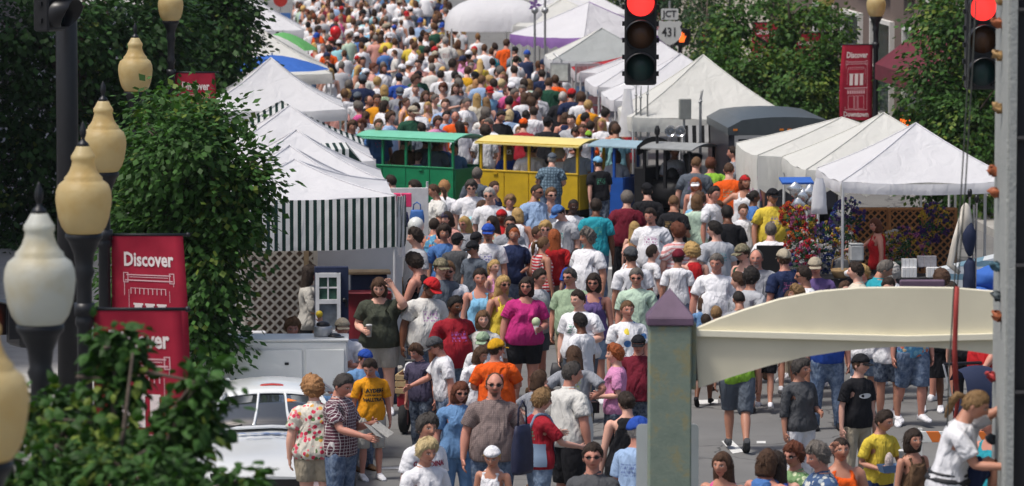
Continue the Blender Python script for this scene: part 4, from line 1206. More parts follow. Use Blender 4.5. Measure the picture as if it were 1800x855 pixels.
def street_lamp(px, pyc, Y, side, label, clear=False, ban=None, D=.45, bow=.1, seed=0):
    """pyc: image height of the globe body's middle"""
    c = at_y(px, pyc, Y); k = D / .444
    base = gz(Y) if px < 900 else .14
    if px < 900 and Y > 60: base = .14
    ztop = c[2] - .20 * k
    root = empty('street_lamp', (c[0], Y, base), 0, label, 'street lamp', 'globe street lamps along the pavement')
    H = ztop - base
    MB().lathe(curve_prof(H), 18).build('post', M_IRON, root, True)
    g = link('globe', _globe_me, M_GLOBEW if clear else M_GLOBE, root, (0, 0, H), None, (k, k, k))
    link('finial', _fin_me, M_IRON, root, (0, 0, H), None, (k, k, k))
    link('lamp_holder', _bulb_me, M_GLOBEW, root, (0, 0, H), None, (k, k, k))
    if ban is not None:
        zt = at_y(px, ban, Y)[2] - base
        banner(root, side * .07, zt, .70, 1.74, side, bow, seed)
    return root
street_lamp(-34, 735, 20.7, 1, 'amber globe street lamp cut off beside the leafy treetop')
street_lamp(70, 515, 28.2, 1, 'clear frosted globe street lamp, the only white one', clear=True)
street_lamp(147, 367, 36.0, 1, 'amber globe lamp with red banner half behind leaves', ban=545, seed=0)
street_lamp(182, 267, 44.4, 1, 'amber globe lamp just behind the first bannered lamp', ban=414, bow=.16, seed=1)
street_lamp(238, 134, 59.0, 1, 'amber globe lamp rising out of the dense green tree')
street_lamp(300, 17, 80.0, 1, 'amber globe lamp among trees with banner near the white tents', ban=128, seed=2)
street_lamp(1540, 14, 105.0, -1, 'right-hand street lamp with whole Discover Downtown banner by brick building', ban=79, bow=.05, seed=3)
street_lamp(1452, -3, 110.0, -1, 'street lamp above the tree, banner half hidden by leaves', ban=58, bow=.04, seed=2)
street_lamp(1376, -30, 118.0, -1, 'street lamp hidden in leaves with red banner corner showing', ban=40, bow=.04, seed=0)
street_lamp(1284, -45, 133.0, -1, 'far street lamp beside the junction sign with red banner', ban=32, bow=.03, seed=1)
street_lamp(1180, -60, 152.0, -1, 'farthest street lamp behind the hanging traffic signal', ban=-8, bow=.03, seed=1)

# ================================================================== traffic signals, mast, junction sign, walk signals
M_SIG = paint('signal_black', (.010, .010, .012), .38, 0, .2, 12, spec=.45)
def emis(name, rgb, st_=3.0):
    m, nt, b = nmat(name); b.inputs['Base Color'].default_value = (*rgb, 1); b.inputs['Emission Color'].default_value = (*rgb, 1); b.inputs['Emission Strength'].default_value = st_
    b.inputs['Roughness'].default_value = .3; return m
M_RED = emis('red_signal_light', (1.0, .035, .03), 1.6)
def lens_mat(name, c0, c1):
    m, nt, b = nmat(name); co = objco(nt)
    g = nt.nodes.new('ShaderNodeTexGradient'); g.gradient_type = 'SPHERICAL'
    mp = nt.nodes.new('ShaderNodeMapping'); mp.inputs['Scale'].default_value = (6.5, 1, 6.5); nt.links.new(co, mp.inputs[0]); nt.links.new(mp.outputs[0], g.inputs[0])
    nt.links.new(ramp(nt, g.outputs['Fac'], [(0, c0), (.9, c1)]), b.inputs['Base Color']); b.inputs['Roughness'].default_value = .25
    w = noise(nt, 90, 1, .5, co); bump(nt, b, w, .4, .004); return m
M_AMB = lens_mat('amber_lens', (.035, .012, .003), (.16, .055, .01)); M_GRN = lens_mat('green_lens', (.003, .018, .018), (.008, .065, .055))
def signal(x, Y, zc, rzt, label, housing_d=.2):
    root = empty('traffic_signal', (x, Y, zc - .55), rzt, label, 'traffic light', 'three-lens traffic signals')
    b = MB()
    b.box((0, .05, .54), (.345, .20, 1.08), bev=.02)
    for k in range(3):
        for sx in (-1, 1): b.box((sx * .183, .05, .12 + k * .36), (.03, .05, .05)); b.box((sx * .183, .05, .30 + k * .36), (.03, .05, .05))
    b.build('housing', M_SIG, root)
    for k, (n, m) in enumerate((('green_lens', M_GRN), ('amber_lens', M_AMB), ('red_lens', M_RED))):
        z = .19 + k * .35
        lm = MB(); 
        Vv = [(0, -.035, 0)]; Ff = []
        for q in range(1, 4):
            for j in range(28): a = 2 * PI * j / 28; r = .148 * q / 3; Vv.append((r * math.cos(a), -.035 + .03 * (q / 3) ** 2, r * math.sin(a)))
        for j in range(28): Ff.append((0, 1 + (j + 1) % 28, 1 + j))
        for q in range(2):
            for j in range(28): Ff.append((1 + q*28 + j, 1 + q*28 + (j+1) % 28, 1 + (q+1)*28 + (j+1) % 28, 1 + (q+1)*28 + j))
        lo = link('lens', mesh_from('lens', Vv, Ff, True), m, root, (0, -.045, z))
        v = MB(); Vv = []; Ff = []
        for rr in (.160, .168):
            for t in (0, 1):
                for j in range(33):
                    a = R(-58) + (PI + R(116)) * j / 32; Vv.append((rr * math.cos(a), -.05 - t * (.24 if 8 < j < 24 else .24 - .14 * (abs(j - 16) - 7) / 9), z + rr * math.sin(a)))
        for t in range(2):
            for j in range(32): a = t * 66 + j; Ff.append((a, a + 1, a + 34, a + 33))
        for j in range(32): Ff.append((33 + j, 34 + j, 100 + j, 99 + j))
        v.add(Vv, Ff); v.build('visor', M_SIG, root, True)
    MB().tube([(0, .05, 1.08), (0, .05, 1.62)], .025, 8).build('hanger', M_SIG, root)
    return root
P = at_y(1126, 60, 49); signal(P[0], 49, P[2], R(-1), 'black traffic signal hanging over the street, red light lit')
P = at_y(1726, 68, 49); signal(P[0], 49, P[2], R(2), 'black traffic signal beside the climbing wall, red light lit')
# wooden-pole style steel mast with a signal seen from the side
P = at_y(119, 300, 50); mb = gz(50)
mast = empty('signal_mast', (P[0], 50, mb), 0, 'tall black steel mast between the lamp globes and the trees', 'pole')
MB().tube([(0, 0, 0), (0, 0, 4), (0, 0, 9.6)], [.135, .122, .112], 16).build('shaft', M_SIG, mast, True)
MB().lathe([(.24, 0), (.24, .12), (.17, .2), (.15, .35), (.135, .4)], 16).build('base_collar', M_SIG, mast, True)
MB().tube([(0, 0, 9.0 - mb), (9.2, -.9, 8.9 - mb), (11, -1.05, 8.9 - mb)], [.09, .06, .05], 10).build('mast_arm', M_SIG, mast, True)
P2 = at_y(100, 10, 49.4); signal(P2[0] - .02, 49.2, P2[2] + .28, R(62), 'black traffic signal turned aside on the tall mast')
M_WIRE = paint('cable', (.02, .02, .022), .6)
# junction sign
M_SIGNW = paint('sign_white', (.55, .56, .54), .5, 0, .05); M_SIGNK = paint('sign_black', (.02, .02, .022), .6); M_GALV = paint('galvanised_steel', (.42, .43, .44), .45, .7, .15)
P = at_y(1177, 55, 121)
js = empty('road_sign', (P[0], 121, .14), R(-3), 'white JCT 431 highway sign behind the hanging signal', 'road sign')
zc = P[2] - .14
MB().tube([(0, .03, 0), (0, .03, zc + .8)], .03, 8).build('post', M_GALV, js)
def rrect(w, h, r, n=5):
    out = []
    for cx, cy, a0 in ((w/2 - r, h/2 - r, 0), (-w/2 + r, h/2 - r, 90), (-w/2 + r, -h/2 + r, 180), (w/2 - r, -h/2 + r, 270)):
        for k in range(n + 1): a = R(a0 + 90 * k / n); out.append((cx + r * math.cos(a), cy + r * math.sin(a)))
    return out
MB().prism([(x, z + zc + .45) for x, z in rrect(.46, .30, .04)], .012, 'y', -.006).build('plate', M_SIGNW, js)
shield = [(0, -.33), (.12, -.28), (.25, -.18), (.32, -.05), (.31, .08), (.27, .16), (.33, .26), (.26, .33), (.14, .30), (0, .33)]
shield = shield + [(-x, z) for x, z in shield[-2:0:-1]]
MB().prism([(x, z + zc - .05) for x, z in shield], .012, 'y', -.006).build('plate', M_SIGNW, js)
for t, z, s in (('JCT', zc + .45, .24), ('431', zc - .04, .34)):
    tv, tf = text_mesh(t, s, .006, .8 if t == '431' else .95)
    link('lettering', mesh_from('lettering', [(x, -.012, y + z) for x, y in tv], tf), M_SIGNK, js)
M_HAND = emis('orange_hand_light', (1.0, .16, .02), 1.5)
def walk_signal(px, py, Y, rzt, label):
    P = at_y(px, py, Y); b0 = gz(Y) if Y < 58 else .14
    r = empty('pedestrian_signal', (P[0], Y, b0), rzt, label, 'crossing signal', 'pedestrian crossing signals'); z = P[2] - b0
    MB().tube([(0, .2, 0), (0, .2, z + .4)], .06, 10).build('post', M_SIG, r)
    MB().box((0, .05, z), (.42, .22, .46), bev=.03).build('housing', M_SIG, r)
    h = MB(); h.prism([(-.07, z - .13), (.06, z - .13), (.09, z - .02), (.12, z + .03), (.10, z + .05), (.06, z + .0), (.06, z + .12), (.035, z + .12), (.03, z + .03), (.015, z + .15), (-.012, z + .15), (-.012, z + .03), (-.03, z + .14), (-.055, z + .13), (-.05, z + .02), (-.08, z + .08), (-.10, z + .07), (-.085, z - .03)], .006, 'y', -.068)
    h.build('hand_symbol', M_HAND, r)
    v = MB(); v.box((0, -.12, z + .235), (.44, .14, .015)); v.box((-.215, -.12, z + .05), (.015, .14, .36)); v.box((.215, -.12, z + .05), (.015, .14, .36)); v.build('visor', M_SIG, r)
walk_signal(32, 570, 47, R(-62), 'black crossing signal box behind the clear lamp globe')
walk_signal(1589, 214, 96, R(8), 'small crossing signal with orange hand behind the white tents')
walk_signal(1198, 66, 125, R(8), 'far crossing signal with orange hand by the junction sign')
# ================================================================== tents
def mat_fabric(name, rgb, tr=.3, stripe=None, axis=0, period=.105, duty=.5):
    m, nt, b = nmat(name); co = objco(nt)
    f = noise(nt, 1.3, 4, .6, co)
    c = ramp(nt, f, [(.3, tuple(v * .93 for v in rgb)), (.7, rgb)])
    if stripe:
        sp = nt.nodes.new('ShaderNodeSeparateXYZ'); nt.links.new(co, sp.inputs[0])
        w = mathn(nt, 'FRACT', mathn(nt, 'DIVIDE', sp.outputs[axis], period)); c = mixn(nt, mathn(nt, 'LESS_THAN', w, duty), c, stripe)
    mp = nt.nodes.new('ShaderNodeMapping'); mp.inputs['Scale'].default_value = (1, 1, .4); nt.links.new(co, mp.inputs[0])
    nt.links.new(c, b.inputs['Base Color']); b.inputs['Roughness'].default_value = .75; b.inputs['Specular IOR Level'].default_value = .2
    bump(nt, b, noise(nt, 4.0, 3, .5, mp.outputs[0], 1.0), .6, .06)
    tl = nt.nodes.new('ShaderNodeBsdfTranslucent'); nt.links.new(c, tl.inputs[0])
    mx = nt.nodes.new('ShaderNodeMixShader'); mx.inputs[0].default_value = tr
    nt.links.new(b.outputs[0], mx.inputs[1]); nt.links.new(tl.outputs[0], mx.inputs[2]); nt.links.new(mx.outputs[0], nt.nodes['Material Output'].inputs[0])
    return m
F_WHITE = mat_fabric('white_tent_cloth', (.84, .84, .87), .38); F_CREAM = mat_fabric('cream_tent_cloth', (.82, .82, .78), .38); F_PURP = mat_fabric('purple_tent_cloth', (.36, .20, .52))
F_CLEAR = mat_fabric('grey_plastic_sheet', (.50, .53, .53), .4); F_RED = mat_fabric('red_tent_cloth', (.50, .04, .05)); F_BLUE = mat_fabric('blue_tarp', (.05, .16, .55), .2); F_GREEN = mat_fabric('green_umbrella_cloth', (.16, .48, .16)); F_TEAL = mat_fabric('dark_green_tent_cloth', (.02, .16, .10))
STRG = (.012, .036, .030)
F_STRX = mat_fabric('green_white_stripe', (.76, .77, .76), .25, STRG, 0, .107, .47); F_STRY = mat_fabric('green_white_stripe_side', (.76, .77, .76), .25, STRG, 1, .107, .47)
F_BLKX = mat_fabric('black_white_stripe', (.74, .74, .74), .25, (.02, .02, .022), 0, .16, .5)
M_POLE = paint('white_pole', (.62, .63, .64), .4, .3, .06); M_GREYP = paint('grey_pole', (.30, .31, .32), .4, .6, .1)
def panel_mesh(name, A, B, P, eave_sag=.06, conc=.10, n=14, wr=.020, seed=0):
    """triangular roof cloth from eave corner A to B up to peak P, slightly hollow, faintly creased"""
    A, B, P = map(np.array, (A, B, P)); V = []; F = []
    for j in range(n + 1):
        t = j / n
        for i in range(n + 1):
            s = i / n
            e = A + (B - A) * s; e = e - np.array([0, 0, eave_sag * 4 * s * (1 - s)])
            p = P + (e - P) * t
            p = p - np.array([0, 0, conc * math.sin(PI * t) * (.6 + .4 * math.sin(PI * s))])
            p = p + np.array([0, 0, wr * math.sin(s * 13 + seed + t * 3) * t * math.sin(PI * s) + wr * .6 * math.sin(t * 17 + seed * 2)* math.sin(PI * s)])
            V.append(p)
    for j in range(n):
        for i in range(n):
            a = j * (n + 1) + i; F.append((a, a + 1, a + n + 2, a + n + 1))
    me = mesh_from(name, V, F, True); return me
def valance_mesh(A, B, drop, sag=.06, n=16, wav=.02, seed=0, scallop=0.0):
    A, B = np.array(A), np.array(B); d = (B - A) / np.linalg.norm(B - A); nn = np.array([d[1], -d[0], 0]); V = []; F = []
    for j in range(5):
        t = j / 4
        for i in range(n + 1):
            s = i / n; p = A + (B - A) * s - np.array([0, 0, sag * 4 * s * (1 - s) + drop * t + scallop * t * abs(math.sin(s * PI * n / 2))])
            p = p + nn * (wav * t * math.sin(s * 19 + seed) + .012 * math.sin(PI * t))
            V.append(p)
    for j in range(4):
        for i in range(n): a = j * (n + 1) + i; F.append((a, a + 1, a + n + 2, a + n + 1))
    return mesh_from('valance', V, F, True)
def tent(c, w, d, eave, peak, label, cloth=None, val=.22, val_cloth=None, rot=STREET, seed=0, legs=True, val_f=None, val_s=None, drop_f=None, cloths=None, scallop=0.0, peak_off=(0, 0), conc=.10, sag=.05, group='white pop-up market tents'):
    """c: ground centre; square frame tent"""
    root = empty('market_tent', (c[0], c[1], c[2] if len(c) > 2 else 0), rot, label, 'tent', group)
    x, y = w / 2, d / 2; K = [(-x, -y, eave), (x, -y, eave), (x, y, eave), (-x, y, eave)]; P = (peak_off[0], peak_off[1], peak)
    cl = cloths or [cloth or F_WHITE] * 4
    for i in range(4):
        o = link('canopy_panel', panel_mesh('canopy_panel', K[i], K[(i + 1) % 4], P, sag, conc, seed=seed + i), cl[i], root)
    # raised hip seams
    for i in range(4):
        sm = MB(); pts = []
        for t in np.linspace(0, 1, 8): p = np.array(P) + (np.array(K[i]) - np.array(P)) * t; p[2] -= conc * math.sin(PI * t) * .6 - .006; pts.append(p)
        sm.tube(pts, .012, 5); sm.build('hip_seam', cl[i], root, True)
    vc = val_cloth or [cloth or F_WHITE] * 4
    for i in range(4):
        dr = val if not (i == 0 and drop_f) else drop_f
        if dr > 0: link('valance', valance_mesh(K[i], K[(i + 1) % 4], dr, sag, seed=seed + i, scallop=scallop), vc[i], root)
    if legs:
        for k in K:
            MB().tube([(k[0] * .985, k[1] * .985, 0), (k[0] * .985, k[1] * .985, eave - .02)], .022, 8).build('leg', M_POLE, root)
            MB().box((k[0] * .985, k[1] * .985, .008), (.12, .12, .016)).build('foot_plate', M_POLE, root)
    return root
def tent_px(px, py, Y, w, d, eave, label, **kw):
    """peak at image point (px, py), tent centre at distance Y"""
    Y = M(Y); p = at_y(px, py, Y); return tent((p[0], Y), w * .9, d * .9, eave, float(p[2]), label, **kw)
# left row, from the striped stall up the street
L1 = tent_px(518, 281, 72.7, 3.0, 3.0, 2.66, 'white peaked tent fronted by the deep green-striped awning', val=.30, drop_f=.70, val_cloth=[F_STRX, F_WHITE, F_WHITE, F_WHITE], seed=1)
x_, y_, z_ = 1.35, -1.35, 2.66
link('valance', valance_mesh((x_ + .01, y_ - .01, z_), (x_ + .16, y_ + .55, z_ - .02), .70, .02, n=8), F_STRY, L1)
link('corner_drape', valance_mesh((x_ + .10, y_ + .35, z_ - .03), (x_ + .13, y_ + 1.3, z_ - .03), .85, .02, n=10, wav=.05), F_WHITE, L1)
tent_px(509, 256, 75.8, 3.0, 3.0, 2.35, 'second white tent behind the striped awning', seed=2)
tent_px(521, 229, 78.9, 3.0, 3.0, 2.35, 'third white tent back, next to the short striped gable', seed=3)
tent_px(509, 186, 85.0, 3.05, 3.05, 2.25, 'tall white tent just before the green train car', seed=4, conc=.06)
tent_px(494, 178, 89.6, 3.3, 3.0, 2.10, 'green and white striped tent between two white tents', cloths=[F_STRX] * 4, val_cloth=[F_STRX, F_STRY, F_STRX, F_STRY], seed=5)
tent_px(476, 102, 98.6, 3.2, 3.2, 2.22, 'large clean white peaked tent past the striped one', seed=6, conc=.16)
tent_px(452, 46, 110.0, 3.6, 3.4, 2.25, 'white tent in front of the green umbrella', seed=7, cloth=F_CREAM)
tent_px(424, -20, 128.0, 3.6, 3.4, 2.30, 'farthest white tent of the left row beside the posters', seed=8)
# small striped gable between the second and third tents
P = at_y(600, 262, M(80.9))
sg = empty('striped_awning', (P[0], P[1], 0), STREET, 'short green and white striped gable among white tents', 'awning')
zz = float(P[2])
b = MB(); b.add([(-.42, -.3, zz), (.12, -.3, zz + .02), (.12, 1.2, zz + .02), (-.42, 1.2, zz), (-.42, -.3, zz - .34), (.12, -.3, zz - .34)], [(0, 1, 2, 3), (0, 4, 5, 1)]); b.build('front_cloth', F_STRX, sg)
b = MB(); b.add([(.12, -.3, zz + .02), (.12, 1.2, zz + .02), (.50, 1.2, zz - .45), (.50, -.3, zz - .42), (.12, -.3, zz - .34)], [(0, 1, 2, 3), (0, 3, 4)]); b.build('side_cloth', F_STRY, sg)
for x, y in ((-.4, -.28), (.46, -.28), (.46, 1.15)): MB().tube([(x, y, 0), (x, y, zz - .36)], .02, 6).build('pole', M_POLE, sg)
# umbrellas
def umbrella(px, py, Y, r, h, cloth, label):
    Y = M(Y); r *= .9
    p = at_y(px, py, Y); z = float(p[2]); root = empty('market_umbrella', (p[0], Y, 0), 0, label, 'umbrella', 'market umbrellas')
    n = 8
    for k in range(n):
        V = []; F = []
        for j in range(6):
            t = j / 5
            for i in range(4):
                a = 2 * PI * (k + i / 3) / n; rr = r * t * (1 - .06 * math.sin(PI * i / 3) * t); V.append((rr * math.cos(a), rr * math.sin(a), z - h * t ** 1.6))
        for j in range(5):
            for i in range(3): q = j * 4 + i; F.append((q, q + 1, q + 5, q + 4))
        link('cloth_panel', mesh_from('cloth_panel', V, F, True), cloth, root)
    MB().tube([(0, 0, 0), (0, 0, z + .05)], .022, 8).build('pole', M_POLE, root)
umbrella(478, 97, 104.5, 1.35, .30, F_BLUE, 'blue market umbrella behind the large white tent')
umbrella(497, 57, 118.0, .95, .42, F_GREEN, 'bright green umbrella beside the left tents')
umbrella(472, 60, 116.0, 1.25, .62, F_CREAM, 'cream umbrella next to the green umbrella')
# right row
TA = tent_px(1610, 217, 80.9, 3.05, 3.0, 2.24, 'big white tent over the flower stall', val=.17, seed=11, conc=.07)
tent_px(1553, 199, 84.6, 3.3, 3.2, 2.15, 'white tent tucked behind the flower stall tent', seed=12, cloth=F_CREAM, val=.25, conc=.05)
tent_px(1480, 207, 88.2, 3.7, 3.3, 2.12, 'long white tent with drooping gathered curtain', seed=13, cloth=F_CREAM, val=.55, conc=.02, scallop=.12)
tent_px(1236, 97, 100.0, 3.5, 3.2, 1.98, 'white tent directly behind the black locomotive', seed=14, cloth=F_CREAM, conc=.09, val=.28)
tent_px(1196, 95, 104.0, 3.4, 3.2, 2.05, 'white tent second beyond the locomotive', seed=15, conc=.06)
tent_px(1160, 74, 109.5, 3.4, 3.4, 2.0, 'white tent under the hanging traffic signal', seed=16, conc=.06)
tent_px(1100, 100, 113.5, 2.6, 2.4, 2.05, 'low tent with a red roof behind the signal', seed=17, cloths=[F_WHITE, F_RED, F_RED, F_RED], conc=.03)
tent_px(1058, 50, 118.5, 2.9, 2.6, 2.05, 'grey plastic covered tent with a cream roof edge', seed=18, cloths=[F_CLEAR, F_CLEAR, F_CREAM, F_CREAM], conc=.03)
tent_px(1035, 4, 127.5, 3.4, 3.2, 2.15, 'purple and white tent with scalloped edge', cloths=[F_WHITE, F_PURP, F_PURP, F_WHITE], val_cloth=[F_PURP, F_PURP, F_PURP, F_PURP], seed=19, scallop=.08, conc=.05, rot=STREET + R(38))
tent_px(990, -2, 134.0, 3.4, 3.2, 2.1, 'cream tent beyond the purple and white one', cloth=F_CREAM, seed=20, conc=.04)
tent_px(1010, -30, 141.0, 3.4, 3.2, 2.1, 'white tent partly hidden behind the cream tent', seed=21, conc=.04)
# white domed tent
P = at_y(872, -6, M(134.0))
dome = empty('market_tent', (P[0], M(134), 0), STREET, 'white rounded dome tent at the edge of the far crowd', 'tent', 'white pop-up market tents')
zt = float(P[2]); V = []; F = []; n = 20
for j in range(9):
    t = j / 8
    for i in range(n):
        a = 2 * PI * i / n; sq = (abs(math.cos(a)) ** 4 + abs(math.sin(a)) ** 4) ** -.25; V.append((1.45 * sq * math.sin(t * PI / 2) * math.cos(a), 1.45 * sq * math.sin(t * PI / 2) * math.sin(a), zt - .72 * (1 - math.cos(t * PI / 2)) - .22 * t ** 6))
for j in range(8):
    for i in range(n): F.append((j*n+i, j*n+(i+1) % n, (j+1)*n+(i+1) % n, (j+1)*n+i))
link('canopy', mesh_from('canopy', V, F, True), F_WHITE, dome)
for x in (-1.35, 1.35):
    for y in (-1.35, 1.35): MB().tube([(x, y, 0), (x, y, zt - .85)], .025, 8).build('leg', M_POLE, dome)

# ================================================================== the little road train
M_GRNP = paint('green_train_paint', (.010, .20, .085), .45, 0, .15, 5, spec=.4); M_GRNR = paint('green_roof_paint', (.16, .50, .34), .5, 0, .08, 4)
M_YELP = paint('yellow_train_paint', (.52, .34, .015), .45, 0, .12, 5); M_YELR = paint('yellow_roof_paint', (.70, .58, .20), .5, 0, .08, 4)
M_BLUP = paint('blue_train_paint', (.012, .075, .33), .45, 0, .15, 5); M_BLUR = paint('pale_blue_roof', (.26, .37, .43), .5, 0, .1, 4); M_GRYR = paint('grey_canopy_roof', (.26, .27, .27), .5, 0, .15, 4); M_BLKP = paint('black_loco_paint', (.010, .010, .012), .5, 0, .3, 8, spec=.4); M_TYRE = paint('tyre_rubber', (.015, .015, .016), .85)
TRZ = R(-32)     # the train has turned across the street towards the camera
def roof_arc(L, W, rise, th=.035, n=10):
    b = MB(); V = []; F = []
    for x in (-L / 2, L / 2):
        for t in (0, 1):
            for i in range(n + 1):
                q = -1 + 2 * i / n; V.append((x, q * W / 2, rise * (1 - q * q) - t * th))
    m = n + 1
    for i in range(n): F.append((i, i + 1, 2*m + i + 1, 2*m + i)); F.append((m + i, m + i + 1, 3*m + i + 1, 3*m + i)); F.append((i, i + 1, m + i + 1, m + i)); F.append((2*m + i, 2*m + i + 1, 3*m + i + 1, 3*m + i))
    for i in (0, n): F.append((i, 2*m + i, 3*m + i, m + i))
    b.add(V, F); return b
def train_car(c, L, W, mat, mroof, label, posts=5, wall=(.25, .93), roofz=1.50, roofW=None):
    root = empty('train_car', c, TRZ, label, 'train car', 'cars of the road train')
    z0, z1 = wall; hh = z1 - z0; zc = (z0 + z1) / 2
    MB().box((0, 0, z0 - .05), (L, W * .9, .1)).build('chassis', M_BLKP, root)
    np_ = 4
    for s in (-1, 1):
        for k in range(np_):
            w = L / np_; MB().box((-L/2 + w * (k + .5), s * (W/2), zc), (w - .012, .035, hh), bev=.006).build('side_panel', mat, root)
        MB().box((0, s * (W/2), z1 + .018), (L + .02, .06, .036), bev=.008).build('rail', mat, root)
        MB().box((s * (L/2), 0, zc), (.036, W - .05, hh), bev=.006).build('end_panel', mat, root)
    MB().box((0, 0, z0 + .02), (L - .05, W - .06, .03)).build('floor', M_BLKP, root)
    for k in (-.3, .05, .36): MB().box((k * L, 0, .52), (.32, W - .1, .05), bev=.01).build('bench_seat', mat, root)
    for s in (-1, 1):
        for k in range(posts):
            x = -L/2 + .02 + (L - .04) * k / (posts - 1); MB().box((x, s * (W/2 - .003), (z1 + roofz) / 2 + .02), (.05, .05, roofz - z1), bev=.006).build('post', mat, root)
        for k in (.12, .62): MB().box(((k - .5) * L + .1, s * (W/2 + .035) if s < 0 else s * (W/2 + .03), z1 - .035), (.10, .03, .03)).build('latch', mat, root)
    o = roof_arc(L + .14, (roofW or W) + .22, .11, .03).build('roof', mroof, root); o.location = (0, 0, roofz); shade_auto(o, 35)
    for s in (-1, 1): MB().box((0, s * (W/2 + .08), roofz - .0), (L + .12, .03, .05)).build('roof_edge', mat, root)
    for sx in (-1, 1):
        for s in (-1, 1):
            w = MB(); w.tube([(sx * L * .32, s * (W/2 - .12), .18), (sx * L * .32, s * (W/2 - .02), .18)], .18, 16); wo = w.build('wheel', M_TYRE, root); wo.hide_render = False
            h = MB(); h.tube([(sx * L * .32, s * (W/2 - .12) + s * .105, .18), (sx * L * .32, s * (W/2 - .02) + s * .012, .18)], .09, 12); h.build('hub', mat, wo)
    return root
YC = at_z(926, 388, 0.0)      # middle of the yellow car's near side
cz, sz_ = math.cos(TRZ), math.sin(TRZ)
def tr(off, back=0.0): return (YC[0] + off * cz - (.55 + back) * (sz_), YC[1] + off * sz_ + (.55 + back) * cz, 0)
train_car(tr(.02), 2.26, 1.0, M_YELP, M_YELR, 'yellow open-sided road train car with curved roof')
train_car(tr(-2.86), 2.26, 1.0, M_GRNP, M_GRNR, 'green open-sided road train car with pale green roof')
# blue tender and black engine under one canopy
lo = empty('locomotive', tr(2.46, .08), TRZ, 'black road train engine with blue tender and canopy', 'train engine', 'cars of the road train'); lo.scale = (.92, .92, .88)
MB().box((0, 0, .2), (2.5, .8, .12)).build('chassis', M_BLKP, lo)
for s in (-1, 1): MB().box((-.78, s * .5, .62), (.78, .04, .84), bev=.01).build('tender_panel', M_BLUP, lo)
for x in (-1.16, -.40): MB().box((x, 0, .62), (.04, .96, .84), bev=.01).build('tender_panel', M_BLUP, lo)
for x in (-1.15, -.62):
    for s in (-1, 1): MB().box((x, s * .5, 1.38), (.05, .05, .74)).build('post', M_BLUP, lo)
for x in (.12, .62, 1.22):
    for s in (-1, 1): MB().box((x, s * .5, 1.30), (.06 if x < 1 else .05, .06 if x < 1 else .05, .9)).build('post', M_BLKP, lo)
o = roof_arc(1.25, 1.20, .10, .03).build('roof', M_BLUR, lo); o.location = (-.60, 0, 1.73); shade_auto(o, 35)
o = roof_arc(1.26, 1.20, .10, .03).build('roof', M_GRYR, lo); o.location = (.70, 0, 1.73); shade_auto(o, 35)
fr_ = MB(); n = 10; V = []; F = []
for t in (0, .04):
    for i in range(n + 1): q = -1 + 2 * i / n; V.append((.06 - t, q * .65, .17 * (1 - q * q) + 1.76)); V.append((.06 - t, q * .65, 1.56 + .10 * (1 - q * q)))
for t in (0, 1):
    for i in range(n): a = t * 2 * (n + 1) + 2 * i; F.append((a, a + 2, a + 3, a + 1))
fr_.add(V, F); fr_.build('gable_board', M_BLKP, lo)
MB().tube([(.0, 0, .72), (.55, 0, .72), (1.30, 0, .72)], .34, 20).build('boiler', M_BLKP, lo, True)
MB().tube([(1.30, 0, .72), (1.36, 0, .72)], .30, 20).build('smokebox_door', M_BLKP, lo)
MB().box((-.02, 0, .80), (.30, .90, .96), bev=.02).build('cab', M_BLKP, lo)
MB().lathe([(.13, 1.02), (.13, 1.18), (.15, 1.24), (.20, 1.50), (.21, 1.56), (.16, 1.60)], 16, (1.0, 0, 0)).build('chimney', M_BLKP, lo, True)
MB().lathe([(.14, 1.0), (.15, 1.12), (.10, 1.22), (.03, 1.27)], 14, (.50, 0, 0)).build('steam_dome', M_BLKP, lo, True)
MB().tube([(.28, -.25, 1.0), (.28, -.25, 2.06)], [.035, .03], 8).build('exhaust_pipe', M_BLKP, lo)
MB().lathe([(.05, 2.0), (.06, 2.05), (.06, 2.12), (.03, 2.2)], 8, (.28, -.25, 0)).build('pipe_cap', M_BLKP, lo)
M_LENS = paint('pale_lens', (.55, .5, .42), .2)
MB().lathe([(.12, 0), (.14, .06), (.13, .1)], 14).build('headlight', M_LENS, lo, True, (1.36, 0, 1.10), (0, R(90), 0))
for x, r in ((-.78, .2), (.1, .27), (.95, .2)):
    for s in (-1, 1):
        w = MB(); w.tube([(x, s * .36, r), (x, s * .48, r)], r, 20); wo = w.build('wheel', M_BLKP, lo)
        h = MB(); h.tube([(x, s * .485, r), (x, s * .50, r)], r * .75, 16); h.build('rim', M_TYRE, wo)
MB().box((1.40, 0, .22), (.10, 1.0, .14), bev=.02).build('bumper', M_BLKP, lo)

# ================================================================== trailers and the race car
M_TRLK = paint('dark_trailer_paint', (.018, .019, .028), .35, .1, .1, 3, spec=.5); M_TRTOP = paint('grey_trailer_top', (.075, .09, .10), .4, .4, .1, 4); M_ALU = paint('aluminium_trim', (.48, .48, .48), .4, .7, .08); M_AMBL = paint('amber_marker', (.65, .20, .02), .3)
P = at_y(1281, 300, M(95.0)); trl = empty('cargo_trailer', (P[0], M(95.0), 0), STREET, 'black enclosed cargo trailer with framed rear door', 'trailer')
Wt, Ht, Lt = 2.1, 2.22, 3.4
MB().box((Wt/2, Lt/2, .45 + (Ht - .62) / 2), (Wt, Lt, Ht - .62), bev=.06).build('body', M_TRLK, trl)
tb = MB(); n = 8; V = []; F = []
for y in (-.02, Lt + .02):
    for i in range(n + 1):
        q = i / n; V.append((-.02 + q * (Wt + .04), y, Ht - .20 + .2 * math.sin(PI * min(max(q, .0), 1)) ** .35))
    V.append((Wt + .02, y, Ht - .34)); V.append((-.02, y, Ht - .34))
m = n + 3
F = [tuple(range(m)), tuple(range(2*m - 1, m - 1, -1))] + [(i, (i + 1) % m, m + (i + 1) % m, m + i) for i in range(m)]
tb.add(V, F); tb.build('roof_cap', M_TRTOP, trl)
d_ = MB()
